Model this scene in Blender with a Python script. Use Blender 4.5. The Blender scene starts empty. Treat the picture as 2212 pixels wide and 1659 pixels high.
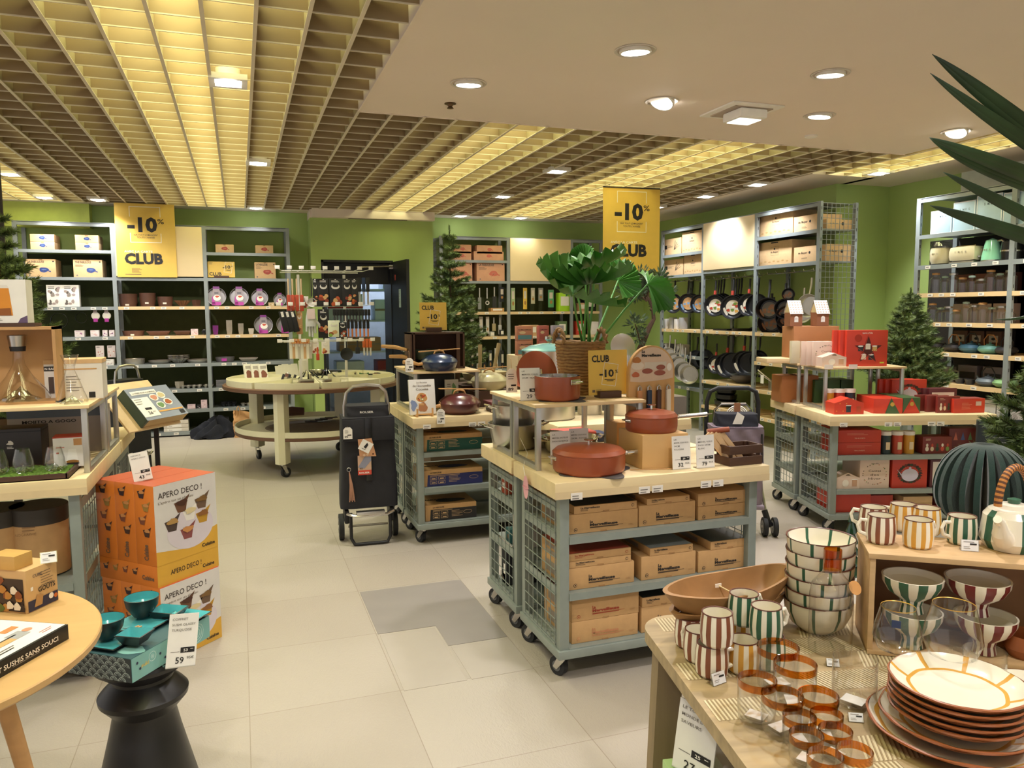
import bpy, bmesh, math, random
from mathutils import Vector, Matrix
R = math.radians
PI = math.pi
SC = bpy.context.scene
COL = SC.collection
random.seed(7)
# ------------------------------------------------------------------ camera
FPX, CAMH = 1660.85, 1.5
_p, _y, _r = R(5.45069), R(19.41422), R(-0.36271)
FW = Vector((math.sin(_y) * math.cos(_p), math.cos(_y) * math.cos(_p), -math.sin(_p)))
_rt = Vector((math.cos(_y), -math.sin(_y), 0)); _up = _rt.cross(FW)
RT = _rt * math.cos(_r) + _up * math.sin(_r)
UP = -_rt * math.sin(_r) + _up * math.cos(_r)
CAM = Vector((0, 0, CAMH))
cd = bpy.data.cameras.new('camera'); cam = bpy.data.objects.new('camera', cd); COL.objects.link(cam)
cd.sensor_width = 36; cd.sensor_fit = 'HORIZONTAL'; cd.lens = 36 * FPX / 2212
cd.clip_start = 0.05; cd.clip_end = 60
cam.matrix_world = Matrix(((RT.x, UP.x, -FW.x, 0), (RT.y, UP.y, -FW.y, 0), (RT.z, UP.z, -FW.z, CAMH), (0, 0, 0, 1)))
SC.camera = cam
def ray(u, v): return FW * FPX + RT * (u - 1106) - UP * (v - 829.5)
def az(u, v, z): d = ray(u, v); return CAM + d * ((z - CAMH) / d.z)
def ay(u, v, y): d = ray(u, v); return CAM + d * (y / d.y)
def ax(u, v, x): d = ray(u, v); return CAM + d * (x / d.x)
# ------------------------------------------------------------------ world, exposure
w = bpy.data.worlds.new('world'); SC.world = w; w.use_nodes = True
w.node_tree.nodes['Background'].inputs[0].default_value = (1.0, 0.94, 0.90, 1)
w.node_tree.nodes['Background'].inputs[1].default_value = 0.75
SC.view_settings.view_transform = 'Standard'
SC.view_settings.look = 'None'
SC.view_settings.gamma = 1
SC.view_settings.exposure = 0.18
SC.cycles.max_bounces = 7; SC.cycles.diffuse_bounces = 4; SC.cycles.glossy_bounces = 3
SC.cycles.transmission_bounces = 7; SC.cycles.transparent_max_bounces = 12
SC.cycles.caustics_reflective = False; SC.cycles.caustics_refractive = False
SC.cycles.sample_clamp_indirect = 6
SC.cycles.use_denoising = True
SPOT_COL = (1.0, 0.95, 0.93)
def spot(loc, target, power, size=80, blend=0.7, rad=0.06, col=SPOT_COL):
 l = bpy.data.lights.new('spot_light', 'SPOT'); l.energy = power; l.color = col
 l.spot_size = R(size); l.spot_blend = blend; l.shadow_soft_size = rad
 o = bpy.data.objects.new('spot_light', l); COL.objects.link(o); o.location = loc
 d = Vector(target) - Vector(loc)
 o.rotation_euler = d.to_track_quat('-Z', 'Y').to_euler()
 return o
# lamps of the smooth ceiling: (x, y, aim x, aim y)
DOWN = [(1.27, 4.31, 1.2, 3.6, 0), (1.90, 3.52, 1.4, 2.9, 0), (3.10, 3.52, 3.0, 3.2, 0), (2.50, 4.29, 3.3, 4.6, 1),
  (3.69, 4.28, 3.9, 4.0, 0), (4.97, 4.34, 5.9, 4.6, 1)]
# lamps behind and beside the camera in the same ceilings
DOWN_OFF = [(1.6, 1.9, 1.3, 1.5), (3.1, 1.9, 2.6, 1.6), (1.3, 0.3, 1.1, 1.0), (3.0, 0.2, 2.4, .8), (5.0, 2.4, 6.0, 2.6), (5.6, 3.3, 6.0, 4.0)]
# lamps set into the grid: (x, y, aim x, aim y, strength)
GRIDL = [(-0.01, 4.68, -0.1, 4.2, 1), (0.20, 7.08, .5, 7.0, 1), (-1.93, 8.30, -1.8, 10.0, 1), (-1.97, 9.83, -1.8, 10.4, 1),
  (-1.45, 9.85, -1.0, 10.3, 1), (2.80, 6.67, 2.6, 6.4, 1), (2.83, 8.30, 3.2, 9.8, 1), (5.06, 6.75, 5.6, 6.8, 1),
  (5.02, 7.62, 5.6, 7.8, 1), (5.75, 5.85, 6.2, 5.3, 1), (0.24, 10.08, .1, 10.3, 1), (1.09, 10.12, 1.3, 9.9, 1),
  (2.23, 10.12, 2.6, 10.2, 1), (2.85, 10.12, 3.1, 10.4, 1), (3.7, 10.1, 3.9, 10.4, 1), (4.95, 8.6, 5.6, 8.8, 1)]
GRID_OFF = [(-.75, 2.6, -.8, 2.9), (-0.45, 1.2, -.5, 1.8), (-2.2, 3.6, -1.5, 3.8), (-1.8, 6.2, -1.2, 6.4), (1.7, 6.0, 1.5, 5.4), (4.4, 5.6, 4.0, 4.6), (-1.0, 8.2, -.9, 9.9), (.1, 8.6, 0, 9.9)]
for x, y, tx, ty, k in DOWN: spot((x, y, 2.70), (tx, ty, 0), 85, 95)
for x, y, tx, ty in DOWN_OFF: spot((x, y, 2.70), (tx, ty, 0), 70, 95)
for x, y, tx, ty, k in GRIDL: spot((x, y, 2.735), (tx, ty, 1.0), 78 if x > 4.9 else 60, 105 if x > 4.9 else 92, col=(.93, .96, 1.0) if x > 4.9 else SPOT_COL)
for x, y, tx, ty in GRID_OFF: spot((x, y, 2.735), (tx, ty, .6), 60, 95)
# ------------------------------------------------------------------ materials
def lin(c):
 if isinstance(c, str):
  c = c.lstrip('#'); c = [int(c[i:i + 2], 16) / 255 for i in (0, 2, 4)]
 return tuple((x / 12.92 if x <= .04045 else ((x + .055) / 1.055) ** 2.4) for x in c) + (1,)
MATS = {}
def mat(name, col, rough=.55, metal=0, var=.06, scale=12, bump=0, bscale=200, emit=0, trans=0, ior=1.45, alpha=1, coat=0, sheen=0, stretch=None, col2=None, spec=.5):
 if name in MATS: return MATS[name]
 m = bpy.data.materials.new(name); m.use_nodes = True; MATS[name] = m
 nt = m.node_tree; N = nt.nodes; L = nt.links; b = N['Principled BSDF']
 c = lin(col)
 b.inputs['Roughness'].default_value = rough; b.inputs['Metallic'].default_value = metal
 b.inputs['Specular IOR Level'].default_value = spec
 tc = N.new('ShaderNodeTexCoord'); mp = N.new('ShaderNodeMapping'); L.new(tc.outputs['Object'], mp.inputs[0])
 if stretch: mp.inputs['Scale'].default_value = stretch
 nz = N.new('ShaderNodeTexNoise'); nz.inputs['Scale'].default_value = scale; nz.inputs['Detail'].default_value = 4
 L.new(mp.outputs[0], nz.inputs['Vector'])
 rp = N.new('ShaderNodeValToRGB'); L.new(nz.outputs[0], rp.inputs[0])
 rp.color_ramp.elements[0].position = .3; rp.color_ramp.elements[1].position = .7
 if col2: rp.color_ramp.elements[0].color = lin(col2); rp.color_ramp.elements[1].color = c
 else:
  rp.color_ramp.elements[0].color = tuple(x * (1 - var) for x in c[:3]) + (1,)
  rp.color_ramp.elements[1].color = tuple(min(1, x * (1 + var)) for x in c[:3]) + (1,)
 L.new(rp.outputs[0], b.inputs['Base Color'])
 if bump:
  n2 = N.new('ShaderNodeTexNoise'); n2.inputs['Scale'].default_value = bscale; L.new(mp.outputs[0], n2.inputs['Vector'])
  bp = N.new('ShaderNodeBump'); bp.inputs['Strength'].default_value = bump; bp.inputs['Distance'].default_value = .002
  L.new(n2.outputs[0], bp.inputs['Height']); L.new(bp.outputs[0], b.inputs['Normal'])
 if emit:
  b.inputs['Emission Color'].default_value = c; b.inputs['Emission Strength'].default_value = emit
 if trans:
  b.inputs['Transmission Weight'].default_value = trans; b.inputs['IOR'].default_value = ior
 if alpha < 1: b.inputs['Alpha'].default_value = alpha
 if coat: b.inputs['Coat Weight'].default_value = coat
 if sheen: b.inputs['Sheen Weight'].default_value = sheen
 return m
def glassmat(name, tint='#ffffff', k=.12, rough=.03):
 """thin blown glass: mostly see-through with a clear gloss at the edges"""
 if name in MATS: return MATS[name]
 m = bpy.data.materials.new(name); m.use_nodes = True; MATS[name] = m
 nt = m.node_tree; N = nt.nodes; L = nt.links
 for n in list(N): N.remove(n)
 out = N.new('ShaderNodeOutputMaterial'); mx = N.new('ShaderNodeMixShader')
 tr = N.new('ShaderNodeBsdfTransparent'); tr.inputs[0].default_value = lin(tint)
 gl = N.new('ShaderNodeBsdfGlossy'); gl.inputs['Roughness'].default_value = rough
 fr = N.new('ShaderNodeLayerWeight'); fr.inputs[0].default_value = .5
 pw = N.new('ShaderNodeMath'); pw.operation = 'POWER'; pw.inputs[1].default_value = 3
 mu = N.new('ShaderNodeMath'); mu.operation = 'MULTIPLY_ADD'; mu.inputs[1].default_value = .9; mu.inputs[2].default_value = k * .5
 L.new(fr.outputs['Facing'], pw.inputs[0]); L.new(pw.outputs[0], mu.inputs[0]); L.new(mu.outputs[0], mx.inputs[0])
 L.new(tr.outputs[0], mx.inputs[1]); L.new(gl.outputs[0], mx.inputs[2]); L.new(mx.outputs[0], out.inputs[0])
 return m
K = {}
def cm(hexcol, rough=.55, **kw):
 """plain printed or painted colour, made once per colour"""
 key = (hexcol, rough) + tuple(sorted(kw.items()))
 if key not in K: K[key] = mat('paint_%s_%d_%d' % (hexcol.strip('#'), int(rough * 100), len(K)), hexcol, rough, var=.04, **kw)
 return K[key]
WHITE = cm('#f0ece6'); INK = cm('#1c1a1b'); GREYINK = cm('#77716d')
WOOD = mat('pale_birch', '#dcbf92', .45, var=.06, scale=3, stretch=(1, 9, 9))
WOODY = mat('pale_birch_long', '#dcbf92', .45, var=.06, scale=3, stretch=(9, 1, 9))
PLY = mat('pine_board', '#e2c79b', .5, var=.05, scale=3, stretch=(1, 8, 8))
STEEL = mat('grey_lacquered_steel', '#8f9799', .42, .25, var=.05)
STEELD = mat('shelf_back', '#3c4421', .85, 0, var=.1)
ALU = mat('brushed_aluminium', '#b9b8b4', .34, .75, var=.08, scale=8, stretch=(4, 4, .4))
GALV = mat('sage_grey_steel', '#8d9690', .45, .2, var=.07)
CHROME = mat('polished_steel', '#d6d4d0', .14, 1, var=.03)
SATIN = mat('satin_steel', '#c9c6c0', .3, 1, var=.04)
BLACK = cm('#17171a', .5); BLACKG = cm('#141416', .25); RUBBER = cm('#202124', .7)
CARD = mat('kraft_cardboard', '#c39a68', .75, var=.05, scale=30, bump=.1)
CARDL = mat('pale_cardboard', '#d3b083', .75, var=.05, scale=30)
CARDD = mat('dim_cardboard', '#a47c50', .8, var=.05, scale=30)
YELLOW = mat('yellow_card', '#e3bd55', .5, var=.03)
DKBROWN = mat('dark_stained_wood', '#4b3124', .6, var=.15, scale=4, stretch=(1, 8, 8))
OAKH = mat('oak_handle', '#c89a63', .5, var=.1, scale=5, stretch=(1, 6, 6))
TERRA = mat('terracotta_enamel', '#96492c', .36, var=.03, coat=.2)
GLASS = glassmat('clear_glass'); AMBER = glassmat('amber_glass', '#b4661c', .3)
ACRYL = glassmat('clear_acrylic', '#f4f4f2', .35, .1)
# ------------------------------------------------------------------ mesh building
_TXT = {}
def glyphs(s, bold):
 key = (s, bold)
 if key not in _TXT:
  cu = bpy.data.curves.new('t', 'FONT'); cu.body = s; cu.size = 1; cu.offset = bold; cu.resolution_u = 2
  o = bpy.data.objects.new('t', cu); COL.objects.link(o)
  me = bpy.data.meshes.new_from_object(o)
  vs = [tuple(v.co[:2]) for v in me.vertices]; fs = [tuple(p.vertices) for p in me.polygons]
  bpy.data.objects.remove(o); bpy.data.curves.remove(cu); bpy.data.meshes.remove(me)
  if not vs: vs = [(0, 0)]
  x0 = min(v[0] for v in vs); x1 = max(v[0] for v in vs)
  _TXT[key] = (vs, fs, x0, x1)
 return _TXT[key]
class MB:
 def __init__(s): s.v = []; s.f = []; s.mi = []; s.ms = []; s.T = Matrix.Identity(4)
 def slot(s, m):
  if m not in s.ms: s.ms.append(m)
  return s.ms.index(m)
 def add(s, vs, fs, m):
  n = len(s.v); k = s.slot(m); T = s.T
  for p in vs: s.v.append(T @ Vector(p))
  for f in fs: s.f.append([i + n for i in f]); s.mi.append(k)
  return s
 def box(s, x0, x1, y0, y1, z0, z1, m, bev=0):
  if bev:
   bm = bmesh.new(); bmesh.ops.create_cube(bm, size=1)
   for v in bm.verts: v.co = ((x0 + x1) / 2 + v.co.x * (x1 - x0), (y0 + y1) / 2 + v.co.y * (y1 - y0), (z0 + z1) / 2 + v.co.z * (z1 - z0))
   bmesh.ops.bevel(bm, geom=bm.edges[:], offset=min(bev, .45 * min(abs(x1 - x0), abs(y1 - y0), abs(z1 - z0))), segments=2, profile=.6, affect='EDGES')
   bm.verts.index_update()
   s.add([v.co[:] for v in bm.verts], [[v.index for v in f.verts] for f in bm.faces], m); bm.free(); return s
  vs = [(x0, y0, z0), (x1, y0, z0), (x1, y1, z0), (x0, y1, z0), (x0, y0, z1), (x1, y0, z1), (x1, y1, z1), (x0, y1, z1)]
  return s.add(vs, [(3, 2, 1, 0), (4, 5, 6, 7), (0, 1, 5, 4), (1, 2, 6, 5), (2, 3, 7, 6), (3, 0, 4, 7)], m)
 def cyl(s, a, b, r0, m, r1=None, seg=12, caps=True):
  a = Vector(a); b = Vector(b); r1 = r0 if r1 is None else r1
  d = (b - a).normalized(); u = d.orthogonal().normalized(); w_ = d.cross(u)
  vs = []
  for p, r in ((a, r0), (b, r1)):
   for i in range(seg):
    t = 2 * PI * i / seg; vs.append(p + (u * math.cos(t) + w_ * math.sin(t)) * r)
  fs = [(i, (i + 1) % seg, seg + (i + 1) % seg, seg + i) for i in range(seg)]
  if caps: fs += [tuple(reversed(range(seg))), tuple(range(seg, 2 * seg))]
  return s.add(vs, fs, m)
 def lathe(s, prof, m, seg=24, c=(0, 0, 0), sx=1, sy=1, wob=None, mats=None):
  """prof: (r, z) list; wob(theta, i) radius factor; mats(theta index) gives a material"""
  vs = []; n = len(prof)
  for i, (r, z) in enumerate(prof):
   for j in range(seg):
    t = 2 * PI * j / seg; k = wob(t, i) if wob else 1
    vs.append((c[0] + r * k * math.cos(t) * sx, c[1] + r * k * math.sin(t) * sy, c[2] + z))
  by = {}
  for i in range(n - 1):
   for j in range(seg):
    mm = mats(j, i) if mats else m
    by.setdefault(mm, []).append((i * seg + j, i * seg + (j + 1) % seg, (i + 1) * seg + (j + 1) % seg, (i + 1) * seg + j))
  st = len(s.v); first = True
  for mm, fs in by.items():
   if first: s.add(vs, fs, mm); first = False
   else:
    k = s.slot(mm)
    for f in fs: s.f.append([i + st for i in f]); s.mi.append(k)
  return s
 def tube(s, path, r, m, seg=8, closed=False, caps=True):
  P = [Vector(p) for p in path]; n = len(P); rr = r if isinstance(r, (list, tuple)) else [r] * n
  vs = []; nrm = None
  for i in range(n):
   if closed: d = P[(i + 1) % n] - P[i - 1]
   else: d = P[min(i + 1, n - 1)] - P[max(i - 1, 0)]
   d.normalize()
   nrm = d.orthogonal().normalized() if nrm is None else (nrm - d * nrm.dot(d)).normalized()
   b = d.cross(nrm)
   for j in range(seg):
    t = 2 * PI * j / seg; vs.append(P[i] + (nrm * math.cos(t) + b * math.sin(t)) * rr[i])
  fs = []
  for i in range(n if closed else n - 1):
   i2 = (i + 1) % n
   for j in range(seg): fs.append((i * seg + j, i * seg + (j + 1) % seg, i2 * seg + (j + 1) % seg, i2 * seg + j))
  if not closed and caps: fs += [tuple(reversed(range(seg))), tuple(range((n - 1) * seg, n * seg))]
  return s.add(vs, fs, m)
 def prism(s, pts, z0, z1, m, side=None):
  """pts: outline in x,y; extruded z0..z1"""
  n = len(pts); vs = [(p[0], p[1], z0) for p in pts] + [(p[0], p[1], z1) for p in pts]
  s.add(vs, [tuple(reversed(range(n))), tuple(range(n, 2 * n))], m)
  st = len(s.v) - 2 * n; k = s.slot(side or m)
  for i in range(n): s.f.append([st + i, st + (i + 1) % n, st + n + (i + 1) % n, st + n + i]); s.mi.append(k)
  return s
 def grid(s, fn, nu, nv, m, closeu=False):
  vs = [fn(i / (nu if closeu else nu - 1), j / (nv - 1)) for j in range(nv) for i in range(nu)]
  fs = []
  for j in range(nv - 1):
   for i in range(nu if closeu else nu - 1): fs.append((j * nu + i, j * nu + (i + 1) % nu, (j + 1) * nu + (i + 1) % nu, (j + 1) * nu + i))
  return s.add(vs, fs, m)
 # printing on a face: fr = (origin, u direction, v direction)
 def q(s, fr, pts, m, l=1):
  O, U, V = fr; n = U.cross(V) * (.0007 * l)
  return s.add([O + U * p[0] + V * p[1] + n for p in pts], [tuple(range(len(pts)))], m)
 def rect(s, fr, a, b, c, d, m, l=1): return s.q(fr, [(a, b), (c, b), (c, d), (a, d)], m, l)
 def disc(s, fr, cu, cv, ru, rv, m, l=1, n=14, wob=0, a0=0):
  pts = []
  for i in range(n):
   t = 2 * PI * i / n + a0; k = 1 + wob * math.sin(3 * t + cu * 40) + wob * .6 * math.sin(5 * t + cv * 31)
   pts.append((cu + ru * k * math.cos(t), cv + rv * k * math.sin(t)))
  return s.q(fr, pts, m, l)
 def outline(s, fr, a, b, c, d, t, m, l=1):
  s.rect(fr, a, b, c, b + t, m, l); s.rect(fr, a, d - t, c, d, m, l)
  s.rect(fr, a, b + t, a + t, d - t, m, l); return s.rect(fr, c - t, b + t, c, d - t, m, l)
 def text(s, fr, u, v, t, h, m, bold=0, al='l', w=None, l=2, rot=0):
  """h: capital height; w: fit to this width"""
  vs, fs, x0, x1 = glyphs(t, bold); k = h / .73; kx = k
  if w: kx = w / max(x1 - x0, 1e-4)
  W = (x1 - x0) * kx; off = {'l': 0, 'c': -W / 2, 'r': -W}[al]
  O, U, V = fr; n = U.cross(V) * (.0007 * l); c, sn = math.cos(rot), math.sin(rot)
  out = []
  for x, y in vs:
   X = (x - x0) * kx + off; Y = y * k
   out.append(O + U * (u + X * c - Y * sn) + V * (v + X * sn + Y * c) + n)
  return s.add(out, fs, m)
 def lines(s, fr, u, v, w, n, gap, t, m, l=1, rnd=None):
  """rows of small print too fine to read"""
  for i in range(n):
   ww = w * (rnd or random).uniform(.6, 1); s.rect(fr, u, v - i * gap - t, u + ww, v - i * gap, m, l)
  return s
 def build(s, name, parent=None, smooth=28):
  me = bpy.data.meshes.new(name)
  me.from_pydata([tuple(v) for v in s.v], [], s.f)
  for m in s.ms: me.materials.append(m)
  me.polygons.foreach_set('material_index', s.mi)
  if smooth:
   me.polygons.foreach_set('use_smooth', [True] * len(me.polygons)); me.set_sharp_from_angle(angle=R(smooth))
  me.update()
  o = bpy.data.objects.new(name, me); COL.objects.link(o)
  if parent is not None: o.parent = parent
  return o
def fr_front(x=0, y=0, z=0): return (Vector((x, y, z)), Vector((1, 0, 0)), Vector((0, 0, 1)))      # looks to -Y
def fr_top(x=0, y=0, z=0): return (Vector((x, y, z)), Vector((1, 0, 0)), Vector((0, 1, 0)))
def fr_left(x=0, y=0, z=0): return (Vector((x, y, z)), Vector((0, -1, 0)), Vector((0, 0, 1)))      # looks to -X, u runs to -Y
def fr_right(x=0, y=0, z=0): return (Vector((x, y, z)), Vector((0, 1, 0)), Vector((0, 0, 1)))
def tag(o, label=None, cat=None, group=None, kind=None):
 if label: o['label'] = label
 if cat: o['category'] = cat
 if group: o['group'] = group
 if kind: o['kind'] = kind
 return o
def root(name, label, cat, loc=(0, 0, 0), rz=0, group=None, rot=None):
 o = bpy.data.objects.new(name, None); COL.objects.link(o); o.empty_display_size = .1
 o.location = loc; o.rotation_euler = rot or (0, 0, rz)
 return tag(o, label, cat, group)
def place(o, loc, rz=0, rot=None):
 o.location = loc; o.rotation_euler = rot or (0, 0, rz); return o
def one(mb, name, label, cat, loc=(0, 0, 0), rz=0, group=None, rot=None):
 o = mb.build(name); place(o, loc, rz, rot); return tag(o, label, cat, group)
def struct(mb, name, parent=None):
 o = mb.build(name, parent)
 if parent is None: o['kind'] = 'structure'
 return o
def dup(r, loc, rz=0, label=None, group=None, rot=None, scale=None):
 def cp(o, p):
  c = o.copy(); COL.objects.link(c)
  if p is not None: c.parent = p
  for ch in KIDS.get(o.name) or [x for x in COL.objects if x.parent == o]: cp(ch, c)
  return c
 c = cp(r, None); c.location = loc; c.rotation_euler = rot or (0, 0, rz)
 if scale: c.scale = scale if hasattr(scale, '__len__') else (scale,) * 3
 if label: c['label'] = label
 if group: c['group'] = group
 return c
KIDS = {}
class Row:
 """first call places the prototype itself, later calls place copies"""
 def __init__(s, proto): s.p = proto; s.used = False
 def __call__(s, loc, rz=0, label=None, rot=None, scale=None, group=None):
  if s.used: return dup(s.p, loc, rz, label, group, rot, scale)
  s.used = True; o = s.p; o.location = loc; o.rotation_euler = rot or (0, 0, rz)
  if scale: o.scale = scale if hasattr(scale, '__len__') else (scale,) * 3
  if label: o['label'] = label
  if group: o['group'] = group
  return o
ORD = ['first', 'second', 'third', 'fourth', 'fifth', 'sixth', 'seventh', 'eighth', 'ninth', 'tenth', 'eleventh', 'twelfth', 'thirteenth', 'fourteenth', 'fifteenth', 'sixteenth', 'seventeenth', 'eighteenth', 'nineteenth', 'twentieth']
# ================================================================== the room
def floor_mat():
 m = bpy.data.materials.new('stone_floor_tiles'); m.use_nodes = True
 nt = m.node_tree; N = nt.nodes; L = nt.links; b = N['Principled BSDF']
 tc = N.new('ShaderNodeTexCoord')
 br = N.new('ShaderNodeTexBrick'); mp = N.new('ShaderNodeMapping'); mp.inputs['Location'].default_value = (.02, -.01, 0)
 mp.inputs['Scale'].default_value = (1, 1, 1)
 L.new(tc.outputs['Object'], mp.inputs[0]); L.new(mp.outputs[0], br.inputs['Vector'])
 br.offset = 0; br.inputs['Scale'].default_value = 1; br.inputs['Brick Width'].default_value = .566; br.inputs['Row Height'].default_value = .58
 br.inputs['Mortar Size'].default_value = .0018; br.inputs['Mortar Smooth'].default_value = .3; br.inputs['Bias'].default_value = 0
 br.inputs['Color1'].default_value = lin('#a9a196'); br.inputs['Color2'].default_value = lin('#a2998e'); br.inputs['Mortar'].default_value = lin('#8b8072')
 nz = N.new('ShaderNodeTexNoise'); nz.inputs['Scale'].default_value = 2.2; nz.inputs['Detail'].default_value = 6
 L.new(tc.outputs['Object'], nz.inputs['Vector'])
 rp = N.new('ShaderNodeValToRGB'); rp.color_ramp.elements[0].color = (.93, .92, .90, 1); rp.color_ramp.elements[1].color = (1.05, 1.05, 1.05, 1)
 L.new(nz.outputs[0], rp.inputs[0])
 mx = N.new('ShaderNodeMix'); mx.data_type = 'RGBA'; mx.blend_type = 'MULTIPLY'; mx.inputs[0].default_value = 1
 L.new(br.outputs['Color'], mx.inputs[6]); L.new(rp.outputs[0], mx.inputs[7]); L.new(mx.outputs[2], b.inputs['Base Color'])
 n2 = N.new('ShaderNodeTexNoise'); n2.inputs['Scale'].default_value = 60; n2.inputs['Detail'].default_value = 2; n2.inputs['Distortion'].default_value = 1.2
 m2 = N.new('ShaderNodeMapping'); m2.inputs['Scale'].default_value = (1.6, .7, 1); L.new(tc.outputs['Object'], m2.inputs[0]); L.new(m2.outputs[0], n2.inputs['Vector'])
 bp = N.new('ShaderNodeBump'); bp.inputs['Strength'].default_value = .35; bp.inputs['Distance'].default_value = .004
 L.new(n2.outputs[0], bp.inputs['Height']); L.new(bp.outputs[0], b.inputs['Normal'])
 b.inputs['Roughness'].default_value = .42
 return m
FLOORM = floor_mat()
TILE_SMOOTH = mat('smooth_grey_tile', '#8d8782', .28, var=.04, scale=5)
TILE_LIGHT = mat('smooth_pale_tile', '#aaa298', .25, var=.03, scale=5)
GREEN = mat('green_wall_paint', '#a3b96c', .75, var=.03, scale=2, bump=.1, bscale=400)
CEILM = mat('warm_white_ceiling_paint', '#e8d8c9', .8, var=.015, scale=2)
GRIDLIT = mat('lit_grid_edge', '#d9cdb6', .6, var=.02); GRIDM = mat('beige_grid_blades', '#a08a69', .6, var=.03)  # edges lit from below and darker blade faces are put into these colours
GRIDT = mat('beige_grid_runner', '#a3936f', .6, var=.03)
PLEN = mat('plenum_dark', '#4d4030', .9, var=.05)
m = MB(); m.box(-5, 7, -3, 12.6, -.1, 0, FLOORM); struct(m, 'floor')
# four smooth replacement tiles lying in the textured floor
for i, (x0, x1, y0, y1, mm) in enumerate([(.553, 1.11, 3.475, 4.05, TILE_SMOOTH), (.83, 1.11, 3.475, 3.24, TILE_SMOOTH)]):
 m = MB(); m.box(x0, x1, min(y0, y1), max(y0, y1), 0, .0015, mm); struct(m, 'floor_tile_inset')
m = MB(); m.box(.56, .82, 2.9, 3.46, 0, .0015, TILE_LIGHT); m.box(.84, 1.11, 2.9, 3.23, 0, .0015, TILE_LIGHT); struct(m, 'floor_tile_inset')
def wall(name, x0, x1, y0, y1, z0=0, z1=2.78, mm=None):
 m = MB(); m.box(x0, x1, y0, y1, z0, z1, mm or GREEN); return struct(m, name)
wall('wall_back', -5, .88, 10.5, 10.62)
wall('wall_back', -5, -1.62, 10.32, 10.5, 2.5, 2.78, mat('yellow_green_paint', '#b9c662', .75))
# wall with the storeroom doorway stands forward of the back wall
DX0, DX1, DH, DY = 1.0, 1.92, 2.16, 10.1
wall('wall_doorway', .88, DX0, DY, 10.62, 0, 2.68); wall('wall_doorway', DX1, 2.46, DY, 10.62, 0, 2.68)
wall('wall_doorway', DX0, DX1, DY, 10.62, DH, 2.68)
wall('wall_back', 2.46, 5.85, 10.5, 10.62)
wall('wall_right', 5.85, 5.97, 6.5, 10.5)
wall('wall_right', 5.97, 6.67, 6.5, 6.62)
wall('wall_right', 6.55, 6.67, -3, 6.5)
wall('wall_right', 6.53, 6.55, -3, 5.62, 2.5, 2.78, mat('pale_wall_paint', '#d9dccb', .8))
# storeroom behind the doorway
STW = mat('storeroom_white', '#c6cdd2', .7)
wall('wall_storeroom', .2, 3.4, 12.3, 12.4, 0, 2.78, STW); wall('wall_storeroom', .2, .3, 10.62, 12.3, 0, 2.78, STW); wall('wall_storeroom', 3.3, 3.4, 10.62, 12.3, 0, 2.78, STW)
m = MB(); m.box(.2, 3.4, 10.62, 12.4, 2.5, 2.6, STW); struct(m, 'ceiling_storeroom')
m = MB(); m.box(1.5, 2.4, 11.5, 11.7, 2.47, 2.5, mat('storeroom_fill', '#dfeaff', emit=30)); one(m, 'unseen_light_panel', 'unseen cool white light panel set to brighten the storeroom behind the black door', 'ceiling light')  # panel out of view, enlarged and strengthened to brighten the storeroom
# smooth lowered ceiling and border strips
m = MB(); m.box(.775, 5.3, -3, 5.11, 2.78, 2.9, CEILM); struct(m, 'ceiling')
m = MB()
m.box(-5, 5.2, 10.2, 10.62, 2.78, 2.9, CEILM); m.box(5.2, 5.97, 6.1, 10.62, 2.78, 2.9, CEILM)
m.box(5.9, 6.67, -3, 6.62, 2.78, 2.9, CEILM)
struct(m, 'trim_ceiling_border')
m = MB(); m.box(.9, 2.46, 9.98, 10.1, 2.68, 2.785, CEILM); m.box(.88, 2.46, 10.1, 10.62, 2.68, 2.785, CEILM)
m.box(1.35, 2.1, 10.0, 10.06, 2.674, 2.68, cm('#8e8070')); struct(m, 'trim_bulkhead')
# grid ceiling: runners along the room, thin blades across
m = MB(); PX = .2185; PY = .222; H0, H1 = 2.785, 2.885
def xr(x): return x < .76
k = -23
while True:
 x = .115 + k * PX; k += 1
 if x > 5.88: break
 w2 = .005; ya = -3 if x < .76 or x > 5.3 else 5.11; m.box(x - .009, x + .009, ya, 10.2 if x < 5.19 else 6.1, H0 - .008, H0 - .003, GRIDLIT)  # added strip under the runner, coloured as if lit from below
 if x < .76: m.box(x - w2, x + w2, -3, 10.2, H0 - .004, H1, GRIDT)
 elif x < 5.19: m.box(x - w2, x + w2, 5.11, 10.2, H0 - .004, H1, GRIDT)
 else: m.box(x - w2, x + w2, (-3 if x > 5.3 else 5.11), 6.1, H0 - .004, H1, GRIDT)
y = -2.9
while y < 10.2:
 xe = .775 if y < 5.11 else (5.2 if y > 6.1 else 5.9)
 m.box(-5, xe, y - .0025, y + .0025, H0, H1, GRIDM); m.box(-5, xe, y - .0035, y + .0035, H0 - .002, H0 + .004, GRIDLIT)  # blade gets the same added strip, light from below in its colour
 if y < 5.11: m.box(5.3, 5.9, y - .0025, y + .0025, H0, H1, GRIDM)
 y += PY
struct(m, 'ceiling_grid')
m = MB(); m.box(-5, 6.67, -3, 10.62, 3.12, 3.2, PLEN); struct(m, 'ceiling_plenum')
m = MB(); m.box(.765, .775, -3, 5.12, 2.775, 2.9, CEILM); m.box(.765, 5.3, 5.11, 5.12, 2.775, 2.9, CEILM); struct(m, 'trim_ceiling_edge')
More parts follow.
